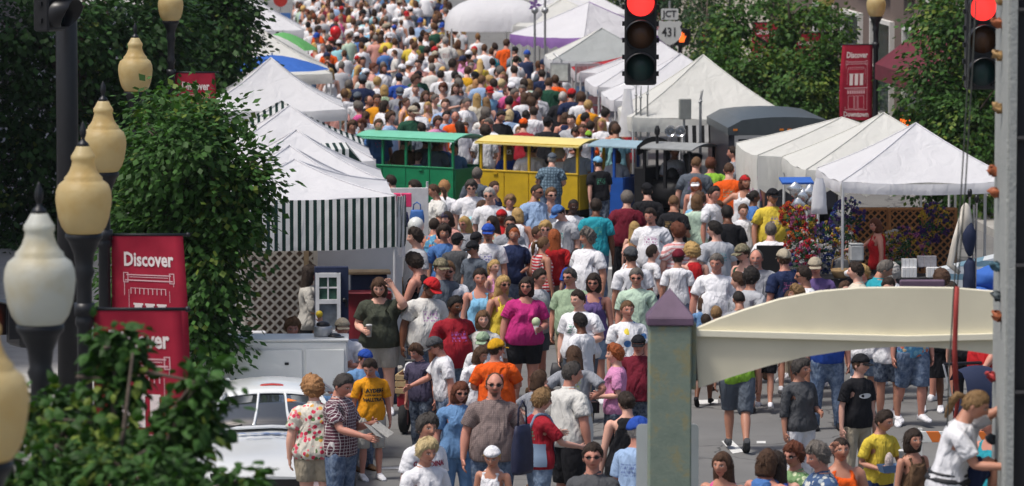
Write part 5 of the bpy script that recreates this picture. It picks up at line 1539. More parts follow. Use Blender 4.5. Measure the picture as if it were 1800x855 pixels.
for x in (.14, 1.62): d_.box((x, -.012, 1.12), (.07, .03, 1.5))
for z in (.42, 1.84): d_.box((.88, -.012, z), (1.41, .03, .07))
d_.build('door_frame', M_ALU, trl)
MB().box((.88, -.004, 1.13), (1.40, .02, 1.36)).build('rear_door', M_TRLK, trl)
h = MB(); h.tube([(1.62, -.05, .6), (1.62, -.05, 1.95)], .018, 6); h.box((1.52, -.05, 1.52), (.26, .04, .05)); h.build('door_bar', M_ALU, trl)
for x in (.12, 1.0, 1.15, 1.30): MB().box((x, -.03, Ht - .24), (.08, .02, .035)).build('marker_light', M_AMBL, trl)
hg = MB(); hg.tube([(.06, -.03, 1.2), (.06, -.03, 1.5)], .02, 6); hg.build('hinge', M_AMBL, trl)
MB().lathe([(.13, 0), (.13, .012)], 18).build('round_sticker', paint('blue_sticker', (.30, .40, .46), .5), trl, False, (1.88, -.0, 1.72), (R(90), 0, 0))
for y in (1.3, 2.1):
    for x in (.05, Wt - .05): MB().tube([(x - .1, y, .33), (x + .1, y, .33)], .33, 18).build('wheel', M_TYRE, trl)
MB().tube([(Wt/2, Lt, .42), (Wt/2, Lt + 1.2, .42)], .05, 8).build('tow_bar', M_GREYP, trl)

M_WBOX = paint('white_enamel', (.70, .71, .69), .35, 0, .05, 3, spec=.5)
bx = at_y(611, 600, 55.0); pit = empty('tool_trailer', (bx[0], 55.0, 0), R(2), 'white boxy tool trailer with cabinet doors behind the race car', 'trailer')
Hb = float(bx[2]); Wb = 2.0
MB().box((-Wb/2, .3, .45 + (Hb - .45) / 2), (Wb, .6, Hb - .45), bev=.02).build('body', M_WBOX, pit)
MB().box((-Wb/2, .3, Hb + .012), (Wb + .03, .63, .03), bev=.008).build('top_edge', M_WBOX, pit)
for x0, x1 in ((-.52, -.03), (-1.44, -.54), (-1.98, -1.46)): MB().box(((x0 + x1) / 2, -.012, .50 + (Hb - .58) / 2), (x1 - x0 - .02, .03, Hb - .62), bev=.006).build('cabinet_door', M_WBOX, pit)
for x, z, w in ((-.40, Hb - .60, .16), (-1.55, Hb - .60, .10)): MB().box((x, -.03, z), (w, .03, .055)).build('door_latch', M_SIG, pit)
MB().box((-.74, -.03, Hb - .27), (.05, .02, .03)).build('lock', M_SIG, pit)
for x in (-1.6, -.4): MB().tube([(x, .05, .28), (x, .55, .28)], .28, 16).build('wheel', M_TYRE, pit)
def silver_tin(px, py, Y, z):
    P = at_y(px, py, Y); r = empty('metal_tin', (P[0], Y, z), 0, 'dented silver tin with a cap on the white tool trailer', 'tin')
    MB().lathe([(.10, 0), (.115, .01), (.115, .11), (.105, .125)], 16).build('can', M_GALV, r, True); MB().ball((0, 0, .14), .08, 10, 6, (1.1, 1, .6)).build('lid', M_SIG, r, True)
silver_tin(568, 596, 55.3, Hb + .027)
cp = empty('dropped_cap', tuple(at_y(588, 598, 55.25)[:2]) + (Hb + .027,), R(30), 'black cap lying on top of the white tool trailer', 'cap')
MB().ball((0, 0, .0), .08, 12, 8, (1.1, 1, .55)).build('crown', M_SIG, cp, True); MB().prism([(-.07, -.06), (.07, -.06), (.06, -.15), (0, -.17), (-.06, -.15)], .008, 'z', .004).build('brim', M_SIG, cp)

# --- white stock car
def mat_carpaint():
    m, nt, b = nmat('white_car_paint'); b.inputs['Base Color'].default_value = (.70, .72, .72, 1); b.inputs['Roughness'].default_value = .22; b.inputs['Coat Weight'].default_value = .6; b.inputs['Coat Roughness'].default_value = .08; return m
M_CAR = mat_carpaint(); M_CGLS = paint('car_glass', (.035, .04, .045), .04, 0, .1, spec=1.0, coat=1.0); M_CRED = paint('red_car_trim', (.50, .04, .03), .3); M_CBLK = paint('black_car_trim', (.015, .015, .016), .5); M_CBLU = paint('blue_lettering', (.16, .24, .45), .5); M_CORG = paint('orange_mark', (.75, .20, .03), .4)
car = empty('race_car', (-2.68, 50.4, gz(51.0)), R(3), 'white stock car with barred windscreen and red roof stripe', 'car'); car.scale = (.90, .90, .97)
# body: sections across the car from nose to tail: y, half width, side height, crown height
SEC = [(0.0, .80, .38, .44), (.10, .92, .50, .56), (.35, .98, .58, .66), (.80, 1.0, .64, .74), (1.15, 1.0, .68, .80), (1.50, 1.0, .72, .84), (2.4, 1.0, .76, .86), (3.2, 1.0, .80, .90), (4.2, .98, .84, .96), (4.75, .95, .82, .92), (4.85, .93, .78, .86)]
V = []; F = []; n = 13
for y, hw, hs_, hc in SEC:
    prof = [(-hw * .97, .16), (-hw, .30), (-hw, hs_ - .10), (-hw * .985, hs_ - .02), (-hw * .93, hs_ + .03), (-hw * .6, hs_ + (hc - hs_) * .7), (0, hc), (hw * .6, hs_ + (hc - hs_) * .7), (hw * .93, hs_ + .03), (hw * .985, hs_ - .02), (hw, hs_ - .10), (hw, .30), (hw * .97, .16)]
    V += [(x, y, z) for x, z in prof]
for i in range(len(SEC) - 1):
    for j in range(n - 1): a = i * n + j; F.append((a, a + 1, a + n + 1, a + n))
    a = i * n; F.append((a, a + n, a + 2 * n - 1, a + n - 1))
F.append(tuple(range(n))); F.append(tuple(range(len(SEC) * n - 1, (len(SEC) - 1) * n - 1, -1)))
b = MB().add(V, F); o = b.build('body', M_CAR, car); shade_auto(o, 32)
# greenhouse
GH = [(1.28, .86, .82), (1.95, .62, 1.16), (2.15, .60, 1.20), (3.1, .58, 1.21), (3.35, .60, 1.17), (4.1, .80, .92)]
def ghp(k, s=1, dz=0.0, dx=0.0): y, hw, z = GH[k]; return (s * (hw + dx), y, z + dz)
def arched(name, st_, mat, crown=.055, bow=0.0, n=10, th=.014):
    """sheet through stations (y, half width, z), arched across the car"""
    V = []; F = []; m = len(st_)
    for t in (0, th):
        for y, hw, z in st_:
            for i in range(n + 1): u = -1 + 2 * i / n; V.append((u * hw, y - bow * (1 - u * u), z + crown * (1 - u * u) - t))
    N = m * (n + 1)
    for t in (0, 1):
        for j in range(m - 1):
            for i in range(n): a_ = t * N + j * (n + 1) + i; F.append((a_, a_ + 1, a_ + n + 2, a_ + n + 1))
    for j in range(m - 1):
        for i in (0, n): a_ = j * (n + 1) + i; F.append((a_, a_ + n + 1, N + a_ + n + 1, N + a_))
    for j in (0, m - 1):
        for i in range(n): a_ = j * (n + 1) + i; F.append((a_, a_ + 1, N + a_ + 1, N + a_))
    return MB().add(V, F).build(name, mat, car, True)
arched('roof', [(1.90, .63, 1.135), (2.02, .62, 1.175), (2.3, .60, 1.20), (3.0, .59, 1.205), (3.3, .60, 1.17), (3.42, .62, 1.13)], M_CAR)
arched('roof_stripe', [(2.16, .30, 1.197), (2.26, .30, 1.205)], M_CRED, .058, 0, 6, .004)
def sheet(name, q, mat, th=.012):
    q = [Vector(p) for p in q]; nn = (q[1] - q[0]).cross(q[3] - q[0]).normalized() * th
    MB().add([*q, *[p - nn for p in q]], [(0, 1, 2, 3), (7, 6, 5, 4), (0, 4, 5, 1), (1, 5, 6, 2), (2, 6, 7, 3), (3, 7, 4, 0)]).build(name, mat, car)
arched('windscreen', [(1.36, .80, .815), (1.55, .74, .92), (1.75, .66, 1.03), (1.93, .60, 1.125)], M_CGLS, .045, .08)
sheet('rear_window', [(.78, 4.08, .93), (-.78, 4.08, .93), (-.56, 3.37, 1.16), (.56, 3.37, 1.16)], M_CGLS)
for s in (-1, 1):
    q = [(s * .87, 1.40, .82), (s * .88, 3.9, .90), (s * .60, 3.3, 1.15), (s * .62, 2.0, 1.14)]
    sheet('side_window', q if s < 0 else q[::-1], M_CGLS)
    MB().tube([(s * .86, 1.28, .83), (s * .60, 1.95, 1.17)], .032, 6).build('pillar', M_CAR, car); MB().tube([(s * .58, 3.35, 1.17), (s * .82, 4.12, .92)], .04, 6).build('pillar', M_CAR, car)
for x in (-.17, .17): MB().tube([(x * 1.35, 1.27, .872), (x * 1.12, 1.60, 1.02), (x, 1.90, 1.178)], .020, 6).build('windscreen_bar', M_CAR, car)
MB().tube([(-.86, 1.34, .82), (-.45, 1.28, .845), (0, 1.25, .865), (.45, 1.28, .845), (.86, 1.34, .82)], .022, 6).build('cowl_trim', M_CAR, car)
wp = MB(); wp.tube([(-.70, 1.27, .86), (-.45, 1.28, .865), (-.38, 1.33, .875)], .012, 5); wp.build('wiper', M_CBLK, car)
for x, z in ((.24, .90), (.18, 1.10)): MB().prism([(x, 0), (x + .14, .02), (x + .02, .07)], .006, 'y').build('orange_decal', M_CORG, car, False, (0, 1.22 + (z - .83) * 1.9, z), (R(-62), 0, 0))
for k, sgn in ((.42, 1), (4.0, 1)):
    for s in (-1, 1):
        w = MB(); w.tube([(s * .76, k + .45, .33), (s * 1.005, k + .45, .33)], .33, 22); wo = w.build('wheel', M_TYRE, car); h = MB(); h.tube([(s * .95, k + .45, .33), (s * 1.012, k + .45, .33)], .19, 16); h.build('rim', M_ALU, wo)
MB().box((0, -.03, .20), (1.7, .10, .18), bev=.04).build('air_dam', M_CRED, car)
MB().box((0, -.012, .36), (.9, .05, .09), bev=.02).build('grille', M_CBLK, car)
for s in (-1, 1): MB().box((s * .62, .03, .43), (.30, .08, .08), bev=.03).build('headlight_decal', M_CBLK, car)
tv, tf = text_mesh('County Tourist', .11, .001, 1.0)
bvc = BVHTree.FromPolygons([v.co.copy() for v in car.children[0].data.vertices], [tuple(p.vertices) for p in car.children[0].data.polygons])
def on_hood(V2, F2, mat, name, y0):
    out = []
    for x, y in V2:
        h = bvc.ray_cast(Vector((x, y0 + y, 2)), Vector((0, 0, -1))); out.append((x, y0 + y, (h[0].z if h[0] else .8) + .006))
    link(name, mesh_from(name, out, F2), mat, car)
on_hood(tv, tf, M_CBLU, 'lettering', .93)
for k in range(7):      # illegible blue swash above the lettering
    q = [(-.62 + k * .15, -.03 + .03 * math.sin(k)), (-.50 + k * .15, -.045), (-.44 + k * .15, .02), (-.52 + k * .15, .06 + .02 * math.cos(k * 2)), (-.60 + k * .15, .03)]
    on_hood(q, [(0, 1, 2, 3, 4)], M_CBLU, 'blue_swash', 1.08)
stv = []; 
for k in range(16): a = PI/2 + 2 * PI * k / 16; r = .10 if k % 2 == 0 else .055; stv.append((.84 + r * math.cos(a), .50 + r * math.sin(a)))
MB().prism(stv, .006, 'y', -.02).build('star_badge', M_CORG, car, False, (0, .06, -.04))
# ================================================================== painted arch on posts
def mat_post():
    m, nt, b = nmat('weathered_green_paint'); co = objco(nt)
    f = noise(nt, 5.5, 6, .7, co); g = noise(nt, 40, 3, .6, co)
    c = ramp(nt, f, [(.30, (.155, .205, .165)), (.52, (.20, .25, .20)), (.62, (.27, .25, .13)), (.72, (.21, .255, .205))])
    nt.links.new(mixn(nt, mathn(nt, 'MULTIPLY', g, .3), c, (.10, .13, .105)), b.inputs['Base Color']); b.inputs['Roughness'].default_value = .7; bump(nt, b, g, .3, .01); return m
M_POSTG = mat_post(); M_PURP = paint('purple_cap_paint', (.12, .075, .12), .6, 0, .2, 5, .2); M_CREAMP = paint('cream_paint', (.72, .67, .51), .55, 0, .07, 1.6, .15); M_CRLED = paint('cream_ledge', (.78, .745, .60), .5, 0, .05)
YA = 37.0
def xa(px): return float(at_y(px, 600, YA)[0])
def za(py): return float(at_y(1400, py, YA)[2])
arch = empty('arch_frame', (xa(1177), YA, gz(YA)), 0, 'cream arched beam on a grey-green post with purple pointed cap', 'arch')
g0 = gz(YA); X0 = xa(1177)
pw = xa(1214) - xa(1139)
def post(xc, suffix=None):
    z1 = za(569) - g0
    MB().box((xc, 0, z1 / 2), (pw, pw, z1), bev=.012).build('post', M_POSTG, arch)
    MB().box((xc, 0, z1 + .035), (pw + .035, pw + .035, .07), bev=.01).build('cap_band', M_PURP, arch)
    h = za(506) - g0 - z1 - .07; q = pw / 2 + .01
    MB().add([(xc - q, -q, z1 + .07), (xc + q, -q, z1 + .07), (xc + q, q, z1 + .07), (xc - q, q, z1 + .07), (xc, 0, z1 + .07 + h)], [(0, 1, 4), (1, 2, 4), (2, 3, 4), (3, 0, 4), (3, 2, 1, 0)]).build('pointed_cap', M_PURP, arch)
    s = 1 if xc < 1 else -1
    MB().box((xc + s * (pw / 2 + .02), 0, za(625) - g0), (.04, .22, za(575) - za(690)), bev=.006).build('bracket', M_POSTG, arch)
post(0.0)
XR = xa(2010) - X0; post(XR)
top = [(1222, 579), (1262, 562), (1310, 545), (1370, 527), (1440, 513), (1510, 507), (1590, 506)]
bot = [(1228, 682), (1290, 661), (1350, 643), (1410, 628), (1480, 617), (1540, 611), (1590, 609)]
def mir(pts, cx=1593): return pts + [(2 * cx - x, y) for x, y in pts[::-1]]
led = [(1222, 582), (1400, 587), (1593, 592)]
up = [(xa(x) - X0, za(y) - g0) for x, y in mir(top)]; dn = [(xa(x) - X0, za(y) - g0) for x, y in mir(bot)]; ld = [(xa(x) - X0, za(y) - g0) for x, y in mir(led)]
MB().prism(up + [(x, z - .02) for x, z in ld[::-1]], .12, 'y', -.02).build('upper_fascia', M_CREAMP, arch)
MB().prism([(x, z - .02) for x, z in ld] + dn[::-1], .12, 'y', -.025).build('lower_fascia', M_CREAMP, arch)
lg = MB()
V = []; F = []
for i, (x, z) in enumerate(ld): V += [(x, -.075, z + .012), (x, .10, z + .012), (x, .10, z - .035), (x, -.075, z - .035)]
for i in range(len(ld) - 1):
    for j in range(4): a = i * 4 + j; F.append((a, i * 4 + (j + 1) % 4, i * 4 + 4 + (j + 1) % 4, a + 4))
F += [(0, 1, 2, 3), tuple(range(len(V) - 1, len(V) - 5, -1))]
lg.add(V, F).build('ledge', M_CRLED, arch)
# purple sign board slung behind the arch crown
MB().box((xa(1625) - X0, .25, za(555) - g0), (xa(1665) - xa(1585), .05, za(498) - za(613)), bev=.01).build('back_board', M_PURP, arch)
sg = empty('sign_board', (xa(1177), YA + .42, g0), 0, 'blank pale sign seen from behind the green post', 'sign')
MB().tube([(0, .05, 0), (0, .05, za(780) - g0)], .03, 8).build('stake', M_GALV, sg)
MB().prism([(x, z + za(845) - g0) for x, z in rrect(xa(1233) - xa(1122), .82, .04)], .015, 'y', 0).build('plate', paint('pale_sign_back', (.50, .54, .55), .5, .2, .05), sg)

# ================================================================== climbing wall, ropes
def mat_wall():
    m, nt, b = nmat('textured_climbing_wall'); co = objco(nt)
    f = noise(nt, 30, 5, .7, co); g = noise(nt, 3, 4, .6, co)
    nt.links.new(mixn(nt, f, ramp(nt, g, [(.3, (.36, .37, .36)), (.7, (.46, .47, .45))]), (.28, .30, .29)), b.inputs['Base Color']); b.inputs['Roughness'].default_value = .9; bump(nt, b, f, .8, .03); return m
M_CW = mat_wall(); M_CWK = paint('wall_frame_black', (.006, .006, .008), .6)
YW = 33.0
cwx = float(at_y(1769, 400, YW)[0]); g1 = gz(YW)
cw = empty('climbing_wall', (cwx, YW, g1), R(-1.0), 'grey climbing wall with coloured holds and a black steel edge', 'climbing wall')
Hw = 7.6 - g1
MB().box((.02, .52, Hw / 2), (.04, 1.02, Hw), bev=.01).build('climbing_face', M_CW, cw)
MB().box((.30, .50, Hw / 2), (.51, 1.0, Hw)).build('steel_frame', M_CWK, cw)
MB().box((.04, -.02, Hw / 2), (.05, .04, Hw)).build('edge_rail', M_CW, cw)
for k in range(9): MB().tube([(.07, -.03, .4 + k * .93), (.5, -.03, .4 + k * .93)], .025, 6).build('rung', M_CWK, cw)
HC = {'tan': (.42, .26, .11), 'rust': (.40, .12, .05), 'grey': (.08, .10, .11), 'blue': (.05, .12, .16), 'red': (.5, .05, .05)}
hrng = random.Random(3)
for px, py, c in ((1756, 98, 'tan'), (1757, 190, 'tan'), (1753, 42, 'rust'), (1754, 308, 'rust'), (1753, 343, 'rust'), (1764, 470, 'blue'), (1760, 520, 'grey'), (1746, 553, 'rust'), (1750, 672, 'red'), (1757, 782, 'grey'), (1757, 838, 'grey'), (1756, 0, 'tan')):
    P = at_y(px, py, YW + .45)
    b = MB(); b.ball((0, 0, 0), .042, 10, 7, (1.1, .9, .8)); V = [(x + .02 * hrng.uniform(-1, 1), y + .02 * hrng.uniform(-1, 1), z + .012 * hrng.uniform(-1, 1) - .35 * x) for x, y, z in b.v]
    h = MB().add(V, b.f).build('hold', paint('hold_' + c, HC[c], .6, 0, .2, 12), cw, True); h.location = (-.025, hrng.uniform(.2, .85), P[2] - g1)
MB().box((.3, .5, Hw + .1), (1.4, 1.2, .2), bev=.02).build('top_frame', M_CWK, cw)
MB().tube([(-.62, .5, Hw + .1), (.1, .5, Hw + .1)], .05, 8).build('pulley_arm', M_CWK, cw)
def rope(name, pts, r, mat, label, cat='rope'):
    P = [at_y(x, y, Y) for x, y, Y in pts]
    o = MB().tube(P, r, 6).build(name, mat, None, True); tag(o, label, cat)
M_ROPE = paint('grey_rope', (.055, .06, .055), .8); M_ROPER = paint('red_strap', (.30, .035, .03), .7)
TOPW = (1665, -120, 33.5)
rope('climbing_rope', [(1712, -130, 33.5), (1702, 130, 33.5), (1690, 330, 33.5), (1676, 520, 33.5), (1668, 660, 33.5), (1664, 790, 33.4)], .006, M_ROPE, 'thin grey safety rope running down to the climber')
rope('climbing_rope', [(1722, -130, 33.6), (1709, 130, 33.6), (1697, 330, 33.6), (1686, 470, 33.6), (1682, 508, 33.6)], .006, M_ROPE, 'thin grey rope joined to the red strap')
rope('red_strap', [(1682, 504, 33.6), (1680, 560, 33.6), (1678, 620, 33.6), (1680, 672, 33.6), (1684, 700, 42.55), (1672, 790, 42.45)], .021, M_ROPER, 'dark red rubber strap hanging beside the climbing wall', 'strap')

# ================================================================== stall contents
M_TANW = paint('tan_wood', (.40, .29, .17), .8, 0, .2, 8, .2); M_LATW = paint('pale_lattice_wood', (.62, .57, .49), .8, 0, .1, 8); M_LATB = paint('orange_brown_lattice', (.30, .13, .045), .7, 0, .2, 8); M_NAVY = paint('navy_cloth', (.012, .02, .055), .85); M_DRED = paint('dark_red_cloth', (.20, .012, .022), .85, 0, .2, 5); M_WHT = paint('white_goods', (.70, .70, .70), .6); M_WALLW = paint('pale_tent_wall', (.60, .60, .62), .85, 0, .06, 2)
_slat = {}
def lattice(c, w, h, rzt, label, mat, sp=.125, sw=.034, frame=.06, back=None):
    root = empty('lattice_panel', c, rzt, label, 'lattice', 'garden lattice panels')
    fr = MB(); 
    for s in (-1, 1): fr.box((s * w/2, 0, h/2), (frame, .05, h), bev=.006)
    for z in (frame/2, h - frame/2): fr.box((0, 0, z), (w - frame, .045, frame), bev=.006)
    fr.build('frame', mat, root)
    d = sp * math.sqrt(2); 
    for sgn, y in ((1, -.008), (-1, .008)):
        k = -h
        while k < w:
            # line x = -w/2 + k + t, z = t (or mirrored)
            t0 = max(0, -k); t1 = min(h, w - k)
            if t1 - t0 > .06:
                L = (t1 - t0) * math.sqrt(2); x = -w/2 + k + (t0 + t1) / 2; z = (t0 + t1) / 2
                o = MB().box((0, 0, 0), (L, .012, sw)).build('slat', mat, root); o.location = (sgn * x, y, z); o.rotation_euler = (0, -sgn * R(45), 0)
            k += d
    if back: MB().box((0, .10, h/2), (w, .02, h)).build('backing', back, root)
    return root
P = at_y(492, 612, M(73.4))
lattice((P[0], M(73.4), 0), 1.02, 1.95, STREET, 'pale diamond lattice screen under the striped awning', M_LATW, .10, .034, back=paint('brown_backing', (.20, .135, .10), .9, 0, .3, 9))
wl = at_y(612, 612, M(74.1))
tag(MB().box((wl[0], M(74.1), 1.15), (1.55, .03, 2.3), STREET).build('tent_wall', M_WALLW), 'plain white cloth back wall of the striped stall', 'tent wall')
tag(MB().box((at_y(539, 612, M(73.2))[0], M(73.2), 1.05), (.07, .07, 2.1)).build('wooden_upright', M_TANW), 'bare tan wooden upright beside the lattice screen', 'post')
# window display on a navy stand
P = at_y(583, 470, M(70.6)); wd = empty('window_display', (P[0], M(70.6), 0), R(4), 'white sash window mounted on a navy display stand', 'window display'); zt = float(P[2])
MB().box((0, .10, zt/2), (.46, .12, zt), bev=.008).build('stand', M_NAVY, wd)
fw, fh, fz = .34, .84, zt - .50; x0 = -.05
f = MB()
for s in (-1, 1): f.box((x0 + s * (fw/2 - .025), .02, fz), (.05, .05, fh))
for z in (fz - fh/2 + .03, fz + fh/2 - .03, fz + .03): f.box((x0, .018, z), (fw - .04, .045, .06))
f.build('window_frame', M_WHT, wd)
gb = MB(); gb.box((x0, .02, fz + .22), (.02, .03, .34)); gb.box((x0, .02, fz + .22), (fw - .08, .03, .02)); gb.build('glazing_bar', M_WHT, wd)
MB().box((x0, .035, fz + .22), (fw - .08, .01, .34)).build('pane', paint('green_painted_reflection', (.04, .10, .07), .15, 0, .5, 10), wd); MB().box((x0, .035, fz - .20), (fw - .08, .01, .42)).build('pane', paint('grey_glass', (.16, .18, .20), .15, 0, .5, 6), wd)  # upper pane: green reflection painted into the glass colour
MB().ball((.17, .02, fz + .05), .03, 8, 6).build('knob', M_SIG, wd, True); MB().box((.20, .03, fz), (.03, .02, .1)).build('latch', M_SIG, wd)
# red draped display, dark tables
def drape(px, py, Y, w, d, h, mat, label, name='draped_table', cat='table', top=None, rzt=STREET):
    Y = M(Y)
    P = at_y(px, py, Y); r = empty(name, (P[0], Y, 0), rzt, label, cat)
    V = []; F = []; n = 40; m = 6
    for j in range(m):
        t = j / (m - 1)
        for i in range(n):
            a = 2 * PI * i / n; sq = (abs(math.cos(a)) ** 8 + abs(math.sin(a)) ** 8) ** -.125
            e = 1 + .05 * t * math.sin(i * 1.9) + .10 * t
            V.append((w/2 * sq * math.cos(a) * e, d/2 * sq * math.sin(a) * e, h * (1 - t) + .02))
    for j in range(m - 1):
        for i in range(n): F.append((j*n+i, j*n+(i+1) % n, (j+1)*n+(i+1) % n, (j+1)*n+i))
    F.append(tuple(range(n)))
    link('cloth', mesh_from('cloth', V, F, True), mat, r)
    return r, h
drape(648, 612, 71.6, .62, .5, 1.30, M_DRED, 'tall stand draped in dark red cloth inside the striped stall', 'draped_stand', 'stand')
P = at_y(648, 612, M(72.2)); hb = empty('display_hutch', (P[0], M(72.3), 0), STREET, 'navy topped display hutch behind the red drape', 'hutch')
MB().box((0, 0, .75), (.5, .3, 1.5), bev=.01).build('cabinet', M_NAVY, hb); MB().box((0, -.02, 1.53), (.60, .38, .04), bev=.008).build('shelf_top', M_TANW, hb); MB().box((0, .02, 1.20), (.66, .34, .04), bev=.008).build('shelf', M_TANW, hb)
drape(632, 612, 69.9, .95, .6, .80, M_NAVY, 'low table under a navy cloth behind the tool trailer')
drape(466, 612, 69.4, .9, .6, .62, paint('dark_teal_bin', (.015, .03, .045), .7), 'dark blue covered bin at the foot of the lattice', 'covered_bin', 'bin')
P = at_y(452, 600, M(68.6)); wbx = empty('paper_box', (P[0], M(68.6), .0), R(8), 'white cardboard box near the lattice screen', 'box'); zb = float(at_y(452, 583, M(68.6))[2])
MB().box((0, 0, zb/2), (.22, .2, zb), bev=.004).build('carton', M_WHT, wbx); MB().box((0, -.105, zb * .75), (.10, .005, .10)).build('printed_label', paint('grey_print', (.3, .3, .32), .7), wbx)
for k, (px, py, s) in enumerate(((690, 660, .22), (700, 628, .24))):
    P = at_z(px, py + 25, 0); o = MB().box((0, 0, .16), (.28, .25, .32), bev=.012).build('concrete_block', paint('block_concrete', (.36, .34, .31), .95, 0, .15, 10, .5)); o.location = (P[0], P[1], 0); tag(o, 'concrete weight block at the foot of the striped tent', 'block', 'concrete tent weights')
# mid-left bag stall: white grid wall with bags, pink sign, balloon
P = at_y(712, 400, M(82.5)); gw = empty('bag_rack', (P[0], M(82.5), 0), STREET, 'white board hung with handbags beside the left tents', 'display rack')
MB().box((0, 0, .95), (.75, .03, 1.9), bev=.005).build('board', M_WHT, gw)
for sx in (-1, 1): MB().tube([(sx * .36, .02, 0), (sx * .36, .02, 2.0)], .02, 8).build('leg', M_POLE, gw)
def bag(px, py, Y, w, h, rgb, label, rzt=0.0, top=None, cat='bag', name='handbag'):
    Y = M(Y)
    P = at_y(px, py, Y); r = empty(name, (P[0], P[1], P[2] - h / 2), rzt, label, cat); m = paint('bag_%d_%d' % (int(px), int(py)), rgb, .6, 0, .25, 14)
    V = []; F = []; n = 14
    for j, (z, k, kd) in enumerate(((0, .92, .8), (.04, 1, 1), (h * .5, 1.0, 1.0), (h * .85, .86, .6), (h, .80, .35))):
        for i in range(n): a = 2 * PI * i / n; sq = (abs(math.cos(a)) ** 4 + abs(math.sin(a)) ** 4) ** -.25; V.append((w/2 * k * sq * math.cos(a), w * .2 * kd * sq * math.sin(a), z))
    for j in range(4):
        for i in range(n): F.append((j*n+i, j*n+(i+1) % n, (j+1)*n+(i+1) % n, (j+1)*n+i))
    F += [tuple(range(n - 1, -1, -1)), tuple(range(4*n, 5*n))]
    MB().add(V, F).build('pouch', m, r, True)
    MB().tube([(-w * .26, 0, h - .02), (-w * .22, 0, h + h * .35), (0, 0, h + h * .5), (w * .22, 0, h + h * .35), (w * .26, 0, h - .02)], .012, 6).build('handle', m, r, True)
    return r
bag(706, 386, 82.3, .24, .24, (.02, .025, .09), 'dark navy handbag hanging on the white board')
bag(733, 382, 82.3, .24, .24, (.04, .14, .42), 'bright blue handbag hanging on the white board')
P = at_y(707, 352, M(82.0)); ps_ = empty('price_board', (P[0], M(82.0), P[2] - .11), 0, 'hot pink box sign with white label above the bags', 'sign')
MB().box((0, 0, .11), (.30, .10, .22), bev=.01).build('box', paint('hot_pink_card', (.75, .04, .16), .6), ps_); MB().box((.0, -.052, .11), (.12, .006, .13)).build('white_label', M_WHT, ps_); MB().tube([(0, .04, .02), (0, .3, .02)], .012, 6).build('bracket_arm', M_POLE, ps_)
def balloon(px, py, Y, r, rgb, label, tilt=0.0):
    Y = M(Y)
    P = at_y(px, py, Y); root = empty('balloon', tuple(P), R(tilt), label, 'balloon')
    m, nt, b = nmat('balloon_skin_%d' % px); b.inputs['Base Color'].default_value = (*rgb, 1); b.inputs['Roughness'].default_value = .25
    MB().lathe([(.02 * r, -1.28 * r), (.10 * r, -1.18 * r), (.45 * r, -.98 * r), (.80 * r, -.5 * r), (.97 * r, 0), (.94 * r, .4 * r), (.72 * r, .85 * r), (.35 * r, 1.1 * r), (.03 * r, 1.17 * r)], 20).build('skin', m, root, True)
    MB().lathe([(.02 * r, -1.26 * r), (.09 * r, -1.36 * r)], 8).build('knot', m, root)
    MB().tube([(0, 0, -1.3 * r), (.02, 0, -1.8 * r), (-.01, 0, -4 * r)], .004, 4).build('string', M_ROPE, root)
balloon(731, 399, 80.5, .135, (.66, .68, .66), 'white balloon beside the bag stall')
balloon(590, 58, 137.0, .175, (.62, .012, .015), 'red balloon floating over the far crowd')
balloon(868, 312 - 68, 100.5, .20, (.0, .0, .0), 'x') if False else None
# hay-brown baskets on a pole rack beside the striped tent
for k, (px, py) in enumerate(((690, 458), (697, 492), (704, 508), (688, 520))):
    P = at_y(px, py, M(75.6)); o = MB().lathe([(.02, 0), (.09, .01), (.12, .09), (.10, .14), (.085, .13), (.09, .05)], 14).build('straw_basket', paint('straw', (.36, .22, .09), .9, 0, .3, 20, .4), None, True, (P[0], P[1], P[2] - .07), (R(60), 0, 0)); tag(o, 'round straw basket hung on the striped stall corner post', 'basket', 'straw baskets on the stall post')
tag(MB().tube([at_y(697, 440, M(75.75)), (at_y(697, 440, M(75.75))[0], M(75.75), 0)], .03, 8).build('stall_post', M_TANW), 'tan post carrying straw baskets by the striped tent', 'post')

